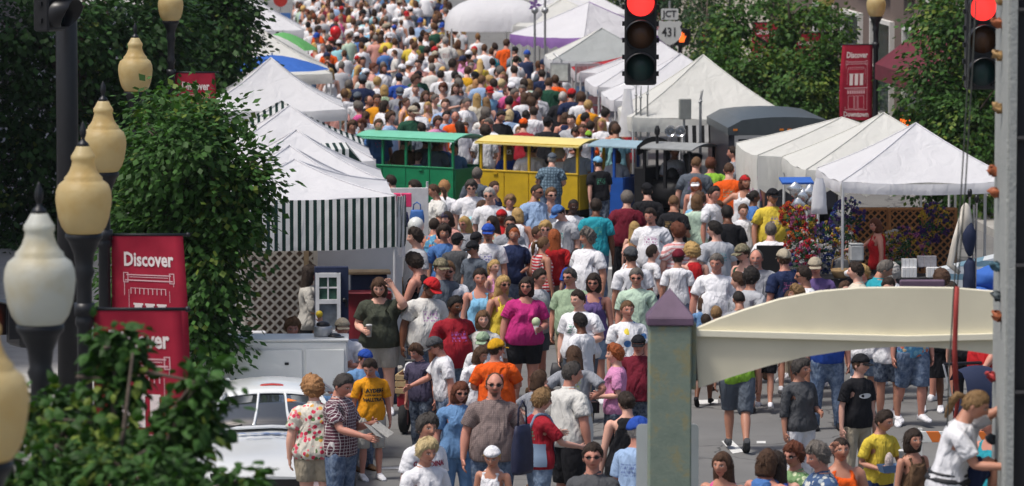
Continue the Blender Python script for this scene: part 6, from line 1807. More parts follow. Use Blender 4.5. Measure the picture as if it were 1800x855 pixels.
# flower stall under the right-hand tent
rngf = random.Random(21)
def bouquet(px, py, Y, r, cols, label, n=90, hang=1.2, green=.55):
    Y = M(Y)
    P = at_y(px, py, Y); root = empty('flower_bunch', tuple(P), 0, label, 'flowers', 'bunches of silk flowers on the stall')
    for nm, frac, pal, sz in (('leaves', green, [(.02, .07, .025), (.03, .10, .03), (.015, .05, .03)], .055), ('blossoms', 1 - green * .3, cols, .042)):
        V = []; F = []; C = []
        for k in range(int(n * frac * 1.4)):
            while True:
                p = np.array([rngf.uniform(-1, 1), rngf.uniform(-1, 1), rngf.uniform(-1, 1)])
                if p @ p < 1: break
            if nm == 'blossoms': p = p / (np.linalg.norm(p) + 1e-6) * rngf.uniform(.8, 1.05)
            p = p * np.array([r, r * .6, r * hang]); d = Vector((p[0], p[1] - .25 * r, p[2] * .5 + .1)).normalized(); q = d.to_track_quat('Z', 'Y')
            c = rngf.choice(pal); s = sz * rngf.uniform(.7, 1.3); m = 5 if nm == 'blossoms' else 2; i0 = len(V)
            for j in range(m):
                a = 2 * PI * j / m + k; e = q @ Vector((math.cos(a) * s, math.sin(a) * s, .25 * s)); l1 = q @ Vector((math.cos(a + .55) * s * .6, math.sin(a + .55) * s * .6, .05)); l2 = q @ Vector((math.cos(a - .55) * s * .6, math.sin(a - .55) * s * .6, .05)); b0 = len(V)
                pv = Vector(p); V += [pv, pv + l1, pv + e, pv + l2]; F.append((b0, b0 + 1, b0 + 2, b0 + 3)); C += [c] * 4
        me = mesh_from(nm, V, F); at = me.color_attributes.new('Col', 'FLOAT_COLOR', 'POINT'); at.data.foreach_set('color', np.array([(*c, 1) for c in C], np.float32).ravel())
        link(nm, me, M_VCOL, root)
    MB().tube([(0, .02, -r * hang * .9), (0, .03, r * .2)], .012, 5).build('stem', paint('stem_green', (.03, .07, .02), .8), root)
def mat_vcol(name, rough=.8, tr=0.0):
    m, nt, b = nmat(name); a = nt.nodes.new('ShaderNodeVertexColor'); a.layer_name = 'Col'; nt.links.new(a.outputs[0], b.inputs['Base Color']); b.inputs['Roughness'].default_value = rough; b.inputs['Specular IOR Level'].default_value = .2; return m
M_VCOL = mat_vcol('flower_petals')
RED_, WHI, PUR, YEL, BLU, ORG, PNK = (.34, .015, .022), (.48, .46, .45), (.05, .022, .13), (.42, .29, .03), (.03, .05, .20), (.42, .10, .015), (.34, .09, .20)
Yb = M(82.0)
for px, w, lb_ in ((1530, 62, 'behind the round purple basket'), (1592, 60, 'behind the big potted flowers'), (1652, 56, 'holding the purple and yellow basket')):
    P = at_y(px, 500, Yb); lattice((P[0], Yb, 0), w / 112.0, 1.62, STREET, 'orange-brown lattice panel ' + lb_, M_LATB, .085, .026, .045, back=paint('painted_stall_shade', (.035, .028, .025), .9))  # dark sheet behind the slats stands in for the stall's inner shade
P = at_y(1430, 500, M(80.4)); tag(MB().box((P[0], M(80.4), .95), (.06, .06, 1.9), STREET).build('wooden_upright', M_LATB), 'orange-brown upright at the street corner of the flower stall', 'post')
for px, py, Y, r, cols, lab in (
    (1404, 432, 79.4, .20, [RED_, WHI, ORG], 'bunch of red and white flowers on the street corner of the stall'), (1408, 395, 79.6, .22, [RED_, YEL, PNK], 'bunch of red, yellow and pink flowers hanging highest on the corner'),
    (1412, 470, 79.2, .22, [BLU, WHI, PUR], 'bunch of blue and white flowers low on the stall corner'), (1392, 380, 80.0, .17, [ORG, RED_], 'orange flower bunch at the edge of the stall'),
    (1445, 458, 80.2, .18, [BLU, WHI], 'blue hydrangea bunch beside the tent leg'), (1450, 420, 80.4, .20, [PUR, BLU, YEL], 'purple and yellow bunch behind the tent leg'),
    (1490, 385, 81.2, .25, [PUR, BLU, PUR], 'round purple flower basket hanging on the lattice'), (1484, 428, 81.0, .20, [WHI, YEL, RED_], 'mixed white and yellow bunch over the table'),
    (1640, 392, 81.4, .24, [PUR, YEL, PUR], 'purple and yellow basket on the end lattice panel'), (1598, 440, 80.6, .30, [PUR, PNK, YEL], 'big potted purple and yellow flowers on the table'),
    (1570, 432, 81.0, .18, [YEL, WHI], 'yellow flower bunch next to the potted flowers'), (1420, 448, 78.9, .16, [PNK, RED_, WHI], 'pink and red bunch at the front of the corner')):
    bouquet(px, py, Y, r, cols, lab)
# silver balloons / foil decorations and hanging bags at tent corner
M_FOIL = paint('silver_foil', (.62, .64, .66), .25, .8, .2, 8)
for k, (px, py) in enumerate(((1398, 334), (1412, 345), (1424, 338), (1405, 358), (1430, 352))):
    P = at_y(px, py, M(79.9)); b = MB().ball((0, 0, 0), .11, 10, 7, (1.1, .6, 1.0)); V = [(x * (1 + .25 * math.sin(z * 40 + k)), y, z * (1 + .2 * math.cos(x * 30))) for x, y, z in b.v]
    o = MB().add(V, b.f).build('foil_balloon', M_FOIL, None, True, tuple(P)); tag(o, 'crumpled silver foil balloon tied at the flower tent corner', 'foil balloon', 'foil balloons at the flower stall')
P = at_y(1400, 318, M(80.6)); o = MB().box((0, 0, 0), (.50, .4, .03)).build('blue_tarp', F_BLUE, None, False, tuple(P), (R(8), 0, STREET)); tag(o, 'blue plastic tarp edge strung between two white tents', 'tarp')
def plastic_bag(px, py, Y, w, h, label):
    Y = M(Y)
    P = at_y(px, py, Y); V = []; F = []; n = 16
    for j in range(6):
        t = j / 5
        for i in range(n): a = 2 * PI * i / n; r = w/2 * (.45 + .6 * math.sin(PI * min(.5 + .5 * t, 1) ) * 0 + .55 * t ** .6) * (1 + .08 * math.sin(i * 2.3 + j)); V.append((r * math.cos(a), r * .5 * math.sin(a), h/2 - h * t))
    for j in range(5):
        for i in range(n): F.append((j*n+i, j*n+(i+1) % n, (j+1)*n+(i+1) % n, (j+1)*n+i))
    F.append(tuple(range(5*n, 6*n)))
    o = link('plastic_bag', mesh_from('plastic_bag', V, F, True), F_WHITE, None, tuple(P)); tag(o, label, 'bag')
plastic_bag(1440, 345, 79.3, .26, .55, 'white plastic shopping bags hung on the flower tent leg')
# sales table with goods
P = at_y(1590, 490, M(79.6))
drape(1545, 490, 79.8, 2.1, .75, .72, paint('dark_table_cloth', (.03, .03, .035), .85), 'long dark-clothed sales table in the flower stall')
def goods(px, py, Y, w, d, h, mat, label, name, cat, group=None, rzt=STREET, n=1, gap=0.0, lid=None):
    Y = M(Y)
    for k in range(n):
        P = at_y(px + k * gap, py, Y); r = empty(name, (P[0], Y, P[2] - h), rzt, label, cat, group)
        MB().box((0, 0, h/2), (w, d, h), bev=min(w, d, h) * .12).build('body', mat, r)
        MB().box((0, 0, h + .008), (w * .96, d * .96, .018), bev=.003).build('lid', lid or mat, r)
for row, (py, zoff) in enumerate(((457, 0), (472, .0))): goods(1588, py, 79.75 - row * .1, .055, .12, .15, M_WHT, 'small white boxed candle in the row on the sales table', 'boxed_candle', 'box', 'boxed candles on the sales table', n=4, gap=6.6)
goods(1618, 452, 79.8, .10, .12, .16, paint('clear_jars', (.42, .40, .42), .3, 0, .3, 10), 'clear plastic tub of trinkets on the sales table', 'plastic_tub', 'tub', 'tubs on the sales table', n=3, gap=11)
goods(1632, 472, 79.6, .06, .12, .14, M_WHT, 'white gift box at the end of the sales table', 'gift_box', 'box', 'gift boxes on the sales table', n=3, gap=7)
goods(1505, 430, 79.9, .22, .2, .26, paint('clear_display_box', (.45, .46, .46), .3, 0, .2), 'clear display box standing on the sales table', 'display_box', 'box')
P = at_y(1478, 452, M(79.5)); bk = empty('wicker_basket', (P[0], M(79.5), .74), 0, 'wicker basket with a loop handle on the sales table', 'basket'); M_WICK = paint('wicker', (.36, .24, .12), .9, 0, .3, 30, .5)
MB().lathe([(.10, 0), (.15, .10), (.16, .14), (.14, .13), (.09, .02)], 16).build('bowl', M_WICK, bk, True); MB().tube([(-.15, 0, .12), (-.12, 0, .28), (0, 0, .34), (.12, 0, .28), (.15, 0, .12)], .012, 6).build('handle', M_WICK, bk, True)
P = at_y(1512, 470, M(79.3)); fpt = empty('flower_pot', (at_y(1590, 470, M(79.9))[0], M(79.9), .74), 0, 'dark green pot under the purple flowers', 'pot'); MB().lathe([(.10, 0), (.14, .18), (.155, .19), (.155, .22), (.13, .21)], 16).build('pot', paint('green_pot', (.015, .05, .03), .5), fpt, True); MB().lathe([(.12, .19), (.02, .2)], 12).build('soil', paint('soil', (.03, .02, .015), .95), fpt)
P = at_y(1500, 480, M(78.3)); mgp = empty('megaphone_cone', (P[0], M(78.3), P[2] - .1), R(40), 'white paper cone lying on the near end of the table', 'cone'); MB().tube([(-.16, 0, .1), (.16, 0, .12)], [.04, .11], 16).build('cone', M_WHT, mgp, True)
# striped blue booth and garment stand beyond, next to the climbing wall
F_BSTR = mat_fabric('pale_blue_stripe', (.62, .66, .68), .2, (.16, .28, .36), 2, .20, .45)
P = at_y(1700, 430, M(76.5)); bt_ = empty('striped_booth', (P[0], M(76.5), 0), R(-8), 'pale blue and white striped cloth booth by the climbing wall', 'booth')
V = [(-.55, 0, 0), (.75, 0, 0), (.75, .8, 0), (-.55, .8, 0), (-.45, .05, 1.12), (.75, .05, 1.42), (.75, .75, 1.42), (-.45, .75, 1.12)]
MB().add(V, [(0, 1, 5, 4), (1, 2, 6, 5), (2, 3, 7, 6), (3, 0, 4, 7), (4, 5, 6, 7)]).build('cloth_cover', F_BSTR, bt_)
for x in (-.5, .72): MB().tube([(x, .02, 0), (x + .03, .02, 1.15)], .015, 6).build('frame_pole', M_SIG, bt_)
P = at_y(1735, 430, M(75.6)); tp = empty('tarp_heap', (P[0], M(75.6), 0), 0, 'heap of blue and white tarpaulin by the climbing wall', 'tarp')
def lump(r, seed, sc):
    b = MB().ball((0, 0, 0), r, 28, 18, sc); rr = random.Random(seed); ph = [rr.uniform(0, 6) for _ in range(4)]
    V = [(x * (1 + .15 * math.sin(9 * z + ph[0]) + .08 * math.sin(23 * z + 14 * y + ph[3])), y * (1 + .12 * math.sin(15 * z + 9 * x)), z * (1 + .12 * math.sin(11 * x + ph[1]) + .10 * math.sin(17 * y + ph[2]) + .06 * math.sin(31 * x + 19 * y))) for x, y, z in b.v]; return MB().add(V, b.f)
for k, (x, z, rr_, sc_, cl_, nm_) in enumerate(((.05, .20, .5, (1.2, .8, .42), F_WHITE, 'white_fold'), (.12, .52, .46, (1.1, .8, .42), F_WHITE, 'white_fold'), (.0, .80, .45, (1.05, .7, .45), F_BLUE, 'blue_fold'), (.14, 1.10, .40, (.95, .7, .5), F_BLUE, 'blue_fold'))): lump(rr_, k + 1, sc_).build(nm_, cl_, tp, True, (x, .04 * k, z))
P = at_y(1706, 470, M(74.0)); gs = empty('garment_stand', (P[0], M(74.0), 0), 0, 'chrome stand hung with white satin and dark blue clothes', 'clothes stand'); s0 = 1
zz = lambda py: float(at_y(1706, py, M(74.0))[2])
M_CHR = paint('chrome', (.55, .55, .56), .2, .9, .05)
for x, zt in ((-.04, zz(338)), (.06, zz(348)), (.02, zz(360))): MB().tube([(x, 0, 0), (x + .02, 0, zt)], .016, 8).build('pole', M_CHR, gs)
for x, zt in ((-.02, zz(340)), (.08, zz(350))): MB().lathe([(.01, 0), (.03, .02), (.035, .08), (.02, .12)], 8).build('pole_tip', M_SIG, gs, True, (x, 0, zt - .06))
MB().prism([(-.6, 0), (.6, 0), (.3, .05), (-.3, .05)], .05, 'y').build('base', M_SIG, gs)
M_SATIN = paint('ivory_satin', (.58, .54, .47), .35, 0, .12, 6, .2)
lump(.24, 3, (.36, .4, 1.0)).build('satin_top', M_SATIN, gs, True, (-.08, -.02, zz(388)))
MB().tube([(-.12, -.05, zz(372)), (-.22, -.06, zz(420)), (-.30, -.05, zz(465)), (-.16, -.08, zz(480))], [.035, .05, .055, .03], 10).build('satin_sleeve', M_SATIN, gs, True)
lump(.24, 4, (.36, .4, .9)).build('blue_bodice', M_NAVY, gs, True, (-.03, -.06, zz(420))); lump(.40, 5, (.26, .3, 1.2)).build('blue_trousers', M_NAVY, gs, True, (-.02, -.04, zz(500)))
# poster rack, floodlight, flag poles, speaker panel, chrome horns among the right-hand stalls
P = at_y(1033, 180, M(113.0)); pr = empty('poster_rack', (P[0], M(113.0), 0), R(6), 'tall grey rack of blue and pink posters', 'poster rack'); zt = float(at_y(1033, 112, M(113))[2]); w_ = .58
MB().box((0, .03, zt/2), (w_, .03, zt), bev=.004).build('board', M_GALV, pr)
pc = [(.30, .20, .20), (.10, .30, .55), (.25, .27, .30), (.45, .25, .25), (.12, .22, .38), (.40, .12, .14)]
for r_ in range(6):
    for c_ in range(2): MB().box((-.14 + c_ * .28, .005, zt - .16 - r_ * .23), (.25, .012, .19)).build('poster', paint('poster_%d' % ((r_ * 2 + c_ * 3) % 6), pc[(r_ * 2 + c_ * 3) % 6], .6, 0, .4, 12), pr)
MB().box((w_/2 + .03, 0, zt/2), (.05, .05, zt)).build('pink_post', paint('pink_post', (.45, .16, .24), .6), pr)
P = at_y(985, 128, M(116.0)); fl = empty('floodlight_stand', (P[0], M(116), 0), R(-20), 'square floodlight on a pole above the crowd', 'floodlight'); z = float(P[2])
MB().tube([(0, .08, 0), (0, .08, z + .3), (-.2, .08, z + .45)], .025, 8).build('pole', M_GALV, fl, True); MB().box((0, 0, z), (.50, .10, .46), bev=.03).build('lamp_head', M_GALV, fl); MB().box((0, -.055, z), (.42, .01, .38)).build('lens', paint('pale_lens_glass', (.45, .48, .45), .2, 0, .3, 5), fl)
for px, lab in ((940, 'tall thin grey pole with purple windmill'), (958, 'tall thin grey pole beside the purple windmill')):
    P = at_y(px, 100, M(124.0)); r = empty('thin_pole', (P[0], M(124), 0), 0, lab, 'pole'); z = float(at_y(px, -10, M(124))[2]); MB().tube([(0, 0, 0), (0, 0, z)], .03, 8).build('shaft', M_GALV, r)
    if px == 940:
        for k in range(5): a = 2 * PI * k / 5; MB().prism([(0, 0), (.10 * math.cos(a + .5), .10 * math.sin(a + .5)), (.19 * math.cos(a), .19 * math.sin(a)), (.10 * math.cos(a - .5), .10 * math.sin(a - .5))], .01, 'y', -.04).build('vane', F_PURP, r, False, (0, 0, z - .28))
    MB().lathe([(.05, 0), (.09, .05), (.09, .11), (.04, .16)], 10).build('lantern', M_GALV, r, True, (0, 0, z - .5))
for k, (px, top_) in enumerate(((1118, 148), (1126, 152), (1138, 146), (1230, 160), (1232, 158))):
    P = at_y(px, 240, M(98.6) if px < 1200 else M(97.6)); r = empty('antenna_pole', (P[0], P[1], 0), 0, 'slim spiked pole before the white tents behind the locomotive' if px < 1200 else 'whip antenna rising above the locomotive canopy', 'pole', 'slim poles behind the train'); z = float(at_y(px, top_, P[1])[2]); MB().tube([(0, 0, 0), (0, 0, z - .2), (.01 * k, 0, z)], [.022, .018, .008], 6).build('rod', M_GALV, r); MB().ball((0, 0, z - .22), .03, 8, 6).build('finial_ball', M_GALV, r, True)
P = at_y(1204, 192, M(97.4)); r = empty('speaker_panel', (P[0], M(97.4), 0), R(14), 'grey flat speaker panel on a stand behind the locomotive', 'speaker'); z = float(P[2]); MB().box((0, 0, z), (.24, .08, .40), bev=.01).build('panel', paint('grey_plastic', (.30, .31, .29), .6), r); MB().tube([(0, .06, 0), (0, .06, z)], .025, 8).build('stand', M_GALV, r)
for px in (1178, 1196):
    P = at_y(px, 231, M(97.2)); r = empty('chrome_horn', tuple(P), R(4 if px < 1190 else -4), 'flared chrome horn pointing out over the locomotive', 'horn', 'chrome air horns'); MB().lathe([(.03, .0), (.035, .18), (.055, .28), (.10, .34), (.115, .35), (.095, .34), (.03, .22)], 18).build('bell', M_CHR, r, True, (0, .3, 0), (R(90), 0, 0)); MB().tube([(0, .28, 0), (0, .30, -1.0), (0, .34, -2.0 + .0)], .015, 6).build('bracket', M_GALV, r)
P = at_y(1213, 238, M(97.9)); o = MB().box((0, 0, 0), (.9, .04, .34)).build('striped_cloth', F_BLKX, None, False, (P[0] + .2, M(97.9), P[2] + .02), (R(-14), 0, STREET)); tag(o, 'black and white striped awning edge behind the engine', 'awning')
b = MB(); P = at_y(1103, 205, M(99.5)); 
dr = empty('white_dress', (P[0], M(99.5), 0), 0, 'white gauzy dress hanging from the tent edge', 'dress'); z = float(P[2])
V = []; F = []; n = 18
for j, (zz_, r_) in enumerate(((.55, .07), (.30, .10), (.10, .12), (-.15, .17), (-.40, .22))):
    for i in range(n): a = 2 * PI * i / n; V.append((r_ * math.cos(a) * (1 + .12 * math.sin(i * 2.1)), .5 * r_ * math.sin(a), z + zz_))
for j in range(4):
    for i in range(n): F.append((j*n+i, j*n+(i+1) % n, (j+1)*n+(i+1) % n, (j+1)*n+i))
link('skirt', mesh_from('skirt', V, F, True), F_WHITE, dr); MB().tube([(-.15, 0, z + .60), (0, 0, z + .68), (.15, 0, z + .60)], .008, 5).build('hanger', M_GALV, dr)
# posters and screens at the top of the left side
P = at_y(501, 60, M(140.0)); r = empty('poster_stand', (P[0], M(140), 0), 0, 'bright kite-like poster on a white stand far left of the crowd', 'poster'); z = float(at_y(501, 15, M(140))[2])
MB().box((0, .02, z - .35), (.34, .03, .42)).build('poster', mat_floral('bright_poster', 6, [(0, (.10, .25, .35)), (.4, (.6, .06, .06)), (.7, (.08, .2, .5)), (.85, (.6, .3, .05))]), r); MB().tube([(-.2, .05, 0), (-.2, .05, z)], .02, 6).build('frame_pole', M_POLE, r); MB().tube([(.2, .05, 0), (.2, .05, z)], .02, 6).build('frame_pole', M_POLE, r)
P = at_y(493, 0, M(145.0)); r = empty('red_sign', (P[0], M(145), 0), 0, 'round red sign over the far left stalls', 'sign'); z = float(P[2]); MB().lathe([(.22, -.02), (.22, .02)], 20).build('disc', M_CRED, r, False, (0, 0, z), (R(90), 0, 0)); MB().tube([(0, .04, 0), (0, .04, z)], .025, 6).build('pole', M_POLE, r)

# ================================================================== wagon, barrier, pushchair
P = at_z(735, 765, 0)
wg = empty('pull_wagon', (P[0], P[1] + .2, 0), R(-8), 'red pull wagon with wooden crate sides and fat black tyres', 'wagon')
M_WRED = paint('wagon_red', (.28, .015, .025), .45); M_CRATE = paint('crate_wood', (.46, .33, .17), .8, 0, .2, 9, .3)
MB().box((0, .3, .42), (.50, .95, .16), bev=.02).build('tray', M_WRED, wg)
for k in range(3):
    z = .56 + k * .085
    for s in (-1, 1): MB().box((s * .26, .3, z), (.02, .98, .07), bev=.004).build('slat', M_CRATE, wg); MB().box((0, .3 + s * .49, z), (.50, .02, .07), bev=.004).build('slat', M_CRATE, wg)
for sx in (-1, 1):
    for sy in (-1, 1): MB().box((sx * .235, .3 + sy * .465, .63), (.03, .03, .28)).build('corner_post', M_CRATE, wg)
for x in (-.17, .19):
    for y in (-.08, .68):
        w = MB(); V = []; F = []; n, m = 22, 8
        for i in range(n):
            for j in range(m): a = 2 * PI * i / n; q = 2 * PI * j / m; rr = .15 + .055 * math.cos(q); V.append((x + .058 * math.sin(q), y + rr * math.cos(a), .205 + rr * math.sin(a)))
        for i in range(n):
            for j in range(m): F.append((i*m+j, i*m+(j+1) % m, ((i+1) % n)*m+(j+1) % m, ((i+1) % n)*m+j))
        wo = w.add(V, F).build('wheel', M_TYRE, wg, True); MB().tube([(x - .04, y, .205), (x + .04, y, .205)], .10, 14).build('hub', M_WRED, wo)
MB().tube([(0, -.18, .40), (0, -.35, .75), (0, -.42, .98)], .014, 6).build('handle', M_SIG, wg); MB().tube([(-.1, -.42, .98), (.1, -.42, .98)], .018, 6).build('grip', M_SIG, wg)
# striped barricade
P0 = at_z(1592, 800, 0); bar = empty('barricade', (at_y(1680, 768, 53.4)[0], 53.4, 0), R(1), 'orange and white striped barricade board behind the climber', 'barrier')
zb = float(at_y(1680, 768, 53.4)[2]); m, nt, b_ = nmat('barricade_stripe'); co = objco(nt); sp = nt.nodes.new('ShaderNodeSeparateXYZ'); nt.links.new(co, sp.inputs[0])
w = mathn(nt, 'FRACT', mathn(nt, 'DIVIDE', mathn(nt, 'ADD', sp.outputs[0], mathn(nt, 'MULTIPLY', sp.outputs[2], .6)), .30)); nt.links.new(mixn(nt, mathn(nt, 'LESS_THAN', w, .5), (.66, .66, .64), (.66, .16, .02)), b_.inputs['Base Color']); b_.inputs['Roughness'].default_value = .5
MB().box((0, 0, zb), (1.12, .03, .13), bev=.006).build('board', m, bar)
for s in (-1, 1):
    MB().box((s * .42, .03, zb / 2 + .05), (.05, .04, zb + .1)).build('leg', M_FRAME, bar); MB().box((s * .42, .03, .02), (.06, .6, .04)).build('foot', M_FRAME, bar)
P = at_z(1716, 790, 0); pc_ = empty('pushchair', (P[0], P[1] + .1, 0), R(20), 'navy folding pushchair with hood beside the striped barricade', 'pushchair'); 
hd = MB(); V = []; F = []
for j in range(7):
    a = R(-10 + j * 26)
    for i in range(7): t = -1 + i / 3; V.append((t * .26 * (1 - .06 * math.sin(a)), -.30 * math.cos(a), .62 + .42 * math.sin(a) * (1 - .12 * t * t)))
for j in range(6):
    for i in range(6): a = j * 7 + i; F.append((a, a + 1, a + 8, a + 7))
hd.add(V, F).build('hood', M_NAVY, pc_, True); MB().prism([(-.30, .30), (.05, .28), (.25, .62), (.15, .66), (-.05, .40), (-.30, .40)], .46, 'x', -.23).build('seat', M_NAVY, pc_)
for s in (-1, 1): MB().tube([(s * .27, -.40, .10), (s * .27, .05, .50), (s * .27, .38, 1.02)], .014, 6).build('frame_tube', M_GREYP, pc_); MB().tube([(s * .27, .30, .10), (s * .27, -.05, .52)], .014, 6).build('frame_tube', M_GREYP, pc_)
MB().tube([(-.27, .38, 1.02), (.27, .38, 1.02)], .02, 8).build('handle_bar', M_SIG, pc_)
for sx in (-1, 1):
    for y in (-.40, .30): MB().tube([(sx * .25, y, .09), (sx * .30, y, .09)], .09, 14).build('wheel', M_TYRE, pc_)
# ================================================================== trees
def mat_leaf():
    m, nt, b = nmat('tree_leaf'); a = nt.nodes.new('ShaderNodeVertexColor'); a.layer_name = 'Col'
    nt.links.new(a.outputs[0], b.inputs['Base Color']); b.inputs['Roughness'].default_value = .55; b.inputs['Specular IOR Level'].default_value = .18
    tl = nt.nodes.new('ShaderNodeBsdfTranslucent'); mu = mixn(nt, 1.0, a.outputs[0], (1.1, 1.3, .5), 'MULTIPLY'); nt.links.new(mu, tl.inputs[0])
    mx = nt.nodes.new('ShaderNodeMixShader'); mx.inputs[0].default_value = .22; nt.links.new(b.outputs[0], mx.inputs[1]); nt.links.new(tl.outputs[0], mx.inputs[2]); nt.links.new(mx.outputs[0], nt.nodes['Material Output'].inputs[0]); return m
M_LEAF = mat_leaf(); M_BARK = paint('bark', (.09, .07, .055), .95, 0, .3, 14, .8)
def leaf_cloud(name, lobes, n, size, root, seed, tone=(.030, .070, .022), young=.10, fine=False, clump=.30):
    """lobes: [(centre, (rx, ry, rz))]; leaves gathered in drooping sprays on the skin and through the volume of the lobes"""
    g = np.random.default_rng(seed)
    vol = np.array([l[1][0] * l[1][2] + .05 for l in lobes]); vol /= vol.sum()
    per = 26; nc = max(8, n // per)
    li = g.choice(len(lobes), nc, p=vol)
    d = g.normal(size=(nc, 3)); d /= np.linalg.norm(d, axis=1, keepdims=True)
    rr = np.where(g.random(nc) < .72, g.uniform(.78, 1.10, nc), g.uniform(.25, .8, nc))
    C = np.array([lobes[i][0] for i in li]) + d * rr[:, None] * np.array([lobes[i][1] for i in li])
    tip = g.random(nc) < young
    k = np.repeat(np.arange(nc), per); N = len(k)
    off = g.normal(size=(N, 3)) * np.array([clump, clump, clump * .75]) * .5
    P = C[k] + off
    # leaf frame: hanging outwards and down
    out = d[k] * .7 + off / (clump + 1e-6) * .6 + g.normal(size=(N, 3)) * .35
    ax = out + np.array([0, 0, -.55]); ax /= np.linalg.norm(ax, axis=1, keepdims=True)
    nr = np.array([0, 0, 1.0]) + d[k] * .6 + g.normal(size=(N, 3)) * .45
    sd = np.cross(ax, nr); sd /= (np.linalg.norm(sd, axis=1, keepdims=True) + 1e-9); nr = np.cross(sd, ax)
    s = size * g.uniform(.65, 1.25, N)[:, None]
    if fine:
        pts = [P, P + ax * s * .28 + sd * s * .34 - nr * s * .04, P + ax * s * .62 + sd * s * .30 - nr * s * .06, P + ax * s * 1.05 - nr * s * .16, P + ax * s * .62 - sd * s * .30 - nr * s * .06, P + ax * s * .28 - sd * s * .34 - nr * s * .04, P + ax * s * .5 + nr * s * .06]
        tri = [(0, 1, 6), (1, 2, 6), (2, 3, 6), (3, 4, 6), (4, 5, 6), (5, 0, 6)]
    else:
        pts = [P, P + ax * s * .45 + sd * s * .36 - nr * s * .05, P + ax * s * 1.0 - nr * s * .10, P + ax * s * .45 - sd * s * .36 - nr * s * .05]
        tri = [(0, 1, 2), (0, 2, 3)]
    m = len(pts); V = np.stack(pts, 1).reshape(-1, 3)
    T_ = (np.arange(N)[:, None, None] * m + np.array(tri)[None]).reshape(-1, 3)
    base = np.array(tone)[None] * .82 * g.uniform(.65, 1.35, (N, 1)) * g.uniform(.8, 1.2, nc)[k][:, None]
    yl = np.array((.16, .21, .035))[None] * g.uniform(.8, 1.2, (N, 1))
    f = (tip[k] * g.uniform(.35, .95, N))[:, None]; col = base * (1 - f) + yl * f
    col = np.concatenate([col, np.ones((N, 1))], 1); col = np.repeat(col, m, axis=0)
    me = tri_mesh(name, V, T_, smooth=False)
    a = me.color_attributes.new('Col', 'FLOAT_COLOR', 'POINT'); a.data.foreach_set('color', col.astype(np.float32).ravel())
    return link(name, me, M_LEAF, root)
def tree(label, base, lobes, n, size, seed, trunk_r=.11, **kw):
    """lobes in world coordinates"""
    root = empty('street_tree', base, 0, label, 'tree', 'street trees')
    B = np.array(base); L = [(np.array(c) - B, r) for c, r in lobes]
    leaf_cloud('crown', L, n, size, root, seed, **kw)
    r = random.Random(seed); zs = [c[2] for c, _ in L]; zt = max(c[2] + q[2] * .6 for c, q in L)
    cx, cy = np.mean([c[0] for c, _ in L]), np.mean([c[1] for c, _ in L])
    tp = [(0, 0, 0)]
    for k in range(1, 7): t = k / 6; tp.append((cx * t ** 1.5 + r.uniform(-.06, .06), cy * t ** 1.5 + r.uniform(-.06, .06), zt * t))
    tk = MB().tube(tp, [trunk_r * (1.25 - 1.1 * k / 6) for k in range(7)], 10).build('trunk', M_BARK, root, True)
    for c, q in L:
        t = max(.25, min(.8, (c[2] - q[2]) / zt)); i = int(t * 6); p0 = np.array(tp[i])
        mid = (p0 + c) / 2 + np.array([r.uniform(-.1, .1), r.uniform(-.1, .1), .15])
        MB().tube([p0, mid, c, c + np.array([r.uniform(-.4, .4), r.uniform(-.3, .3), q[2] * .6])], [trunk_r * .5, trunk_r * .38, trunk_r * .22, .012], 7).build('limb', M_BARK, root, True)
        for k in range(4):
            e = c + np.array([r.uniform(-.8, .8) * q[0], r.uniform(-.8, .8) * q[1], r.uniform(-.7, .8) * q[2]]); MB().tube([(mid + c) / 2, (mid + e) / 2 + np.array([0, 0, .1]), e], [trunk_r * .2, trunk_r * .14, .008], 5).build('limb', M_BARK, root, True)
    return root
def lobe(px, py, Y, rx_, rz_, ry_=None):
    """a mass of foliage centred on image point at distance Y; radii in photograph pixels across / up"""
    k = Y / FPX; return (at_y(px, py, Y), (rx_ * k, (ry_ or rx_) * k, rz_ * k))
# near treetop at the lower left
L0 = [lobe(40, 840, 25.4, 90, 85), lobe(140, 815, 25.6, 72, 66), lobe(235, 838, 25.2, 82, 56), lobe(312, 812, 25.6, 30, 44), lobe(190, 745, 25.9, 26, 26), lobe(85, 735, 26.2, 34, 30), lobe(212, 668, 26.0, 12, 20), lobe(348, 672, 25.7, 22, 20), lobe(275, 790, 25.7, 34, 28), lobe(342, 742, 25.7, 16, 26), lobe(130, 910, 25.0, 180, 75), lobe(300, 910, 25.0, 75, 60), lobe(410, 860, 25.2, 28, 16), lobe(205, 610, 26.0, 6, 10)]
b0 = at_y(190, 900, 25.5); tree('near broad-leaved treetop in front of the Discover banners', (b0[0], 25.5, gz(25.5)), L0, 5200, .082, 31, .05, fine=True, clump=.15, tone=(.042, .108, .022), young=.10)
# dense tree behind the banners
L1_ = [lobe(320, 270, 55, 85, 75), lobe(385, 340, 55, 65, 80), lobe(295, 400, 55.5, 100, 100), lobe(375, 450, 55, 55, 90), lobe(345, 560, 55, 60, 75), lobe(270, 300, 56, 70, 70), lobe(265, 520, 56, 75, 100), lobe(375, 225, 55.5, 42, 42), lobe(300, 205, 56, 50, 38), lobe(430, 310, 55, 30, 48), lobe(415, 400, 55, 30, 40), lobe(380, 610, 55, 25, 30)]
b0 = at_y(330, 600, 55.5); tree('dense green street tree beside the striped stall awning', (b0[0], 55.5, gz(55.5)), L1_, 21000, .105, 32, .12, clump=.34, tone=(.048, .122, .024), young=.09)
L2_ = [lobe(60, 60, 83, 150, 120), lobe(200, 60, 84, 140, 110), lobe(60, 230, 83, 130, 130), lobe(190, 230, 84, 110, 120), lobe(60, 380, 83, 120, 110), lobe(240, 150, 84, 90, 110), lobe(290, 60, 85, 60, 90), lobe(170, 400, 82, 90, 90), lobe(60, 500, 81, 110, 80), lobe(160, 500, 81, 80, 70)]
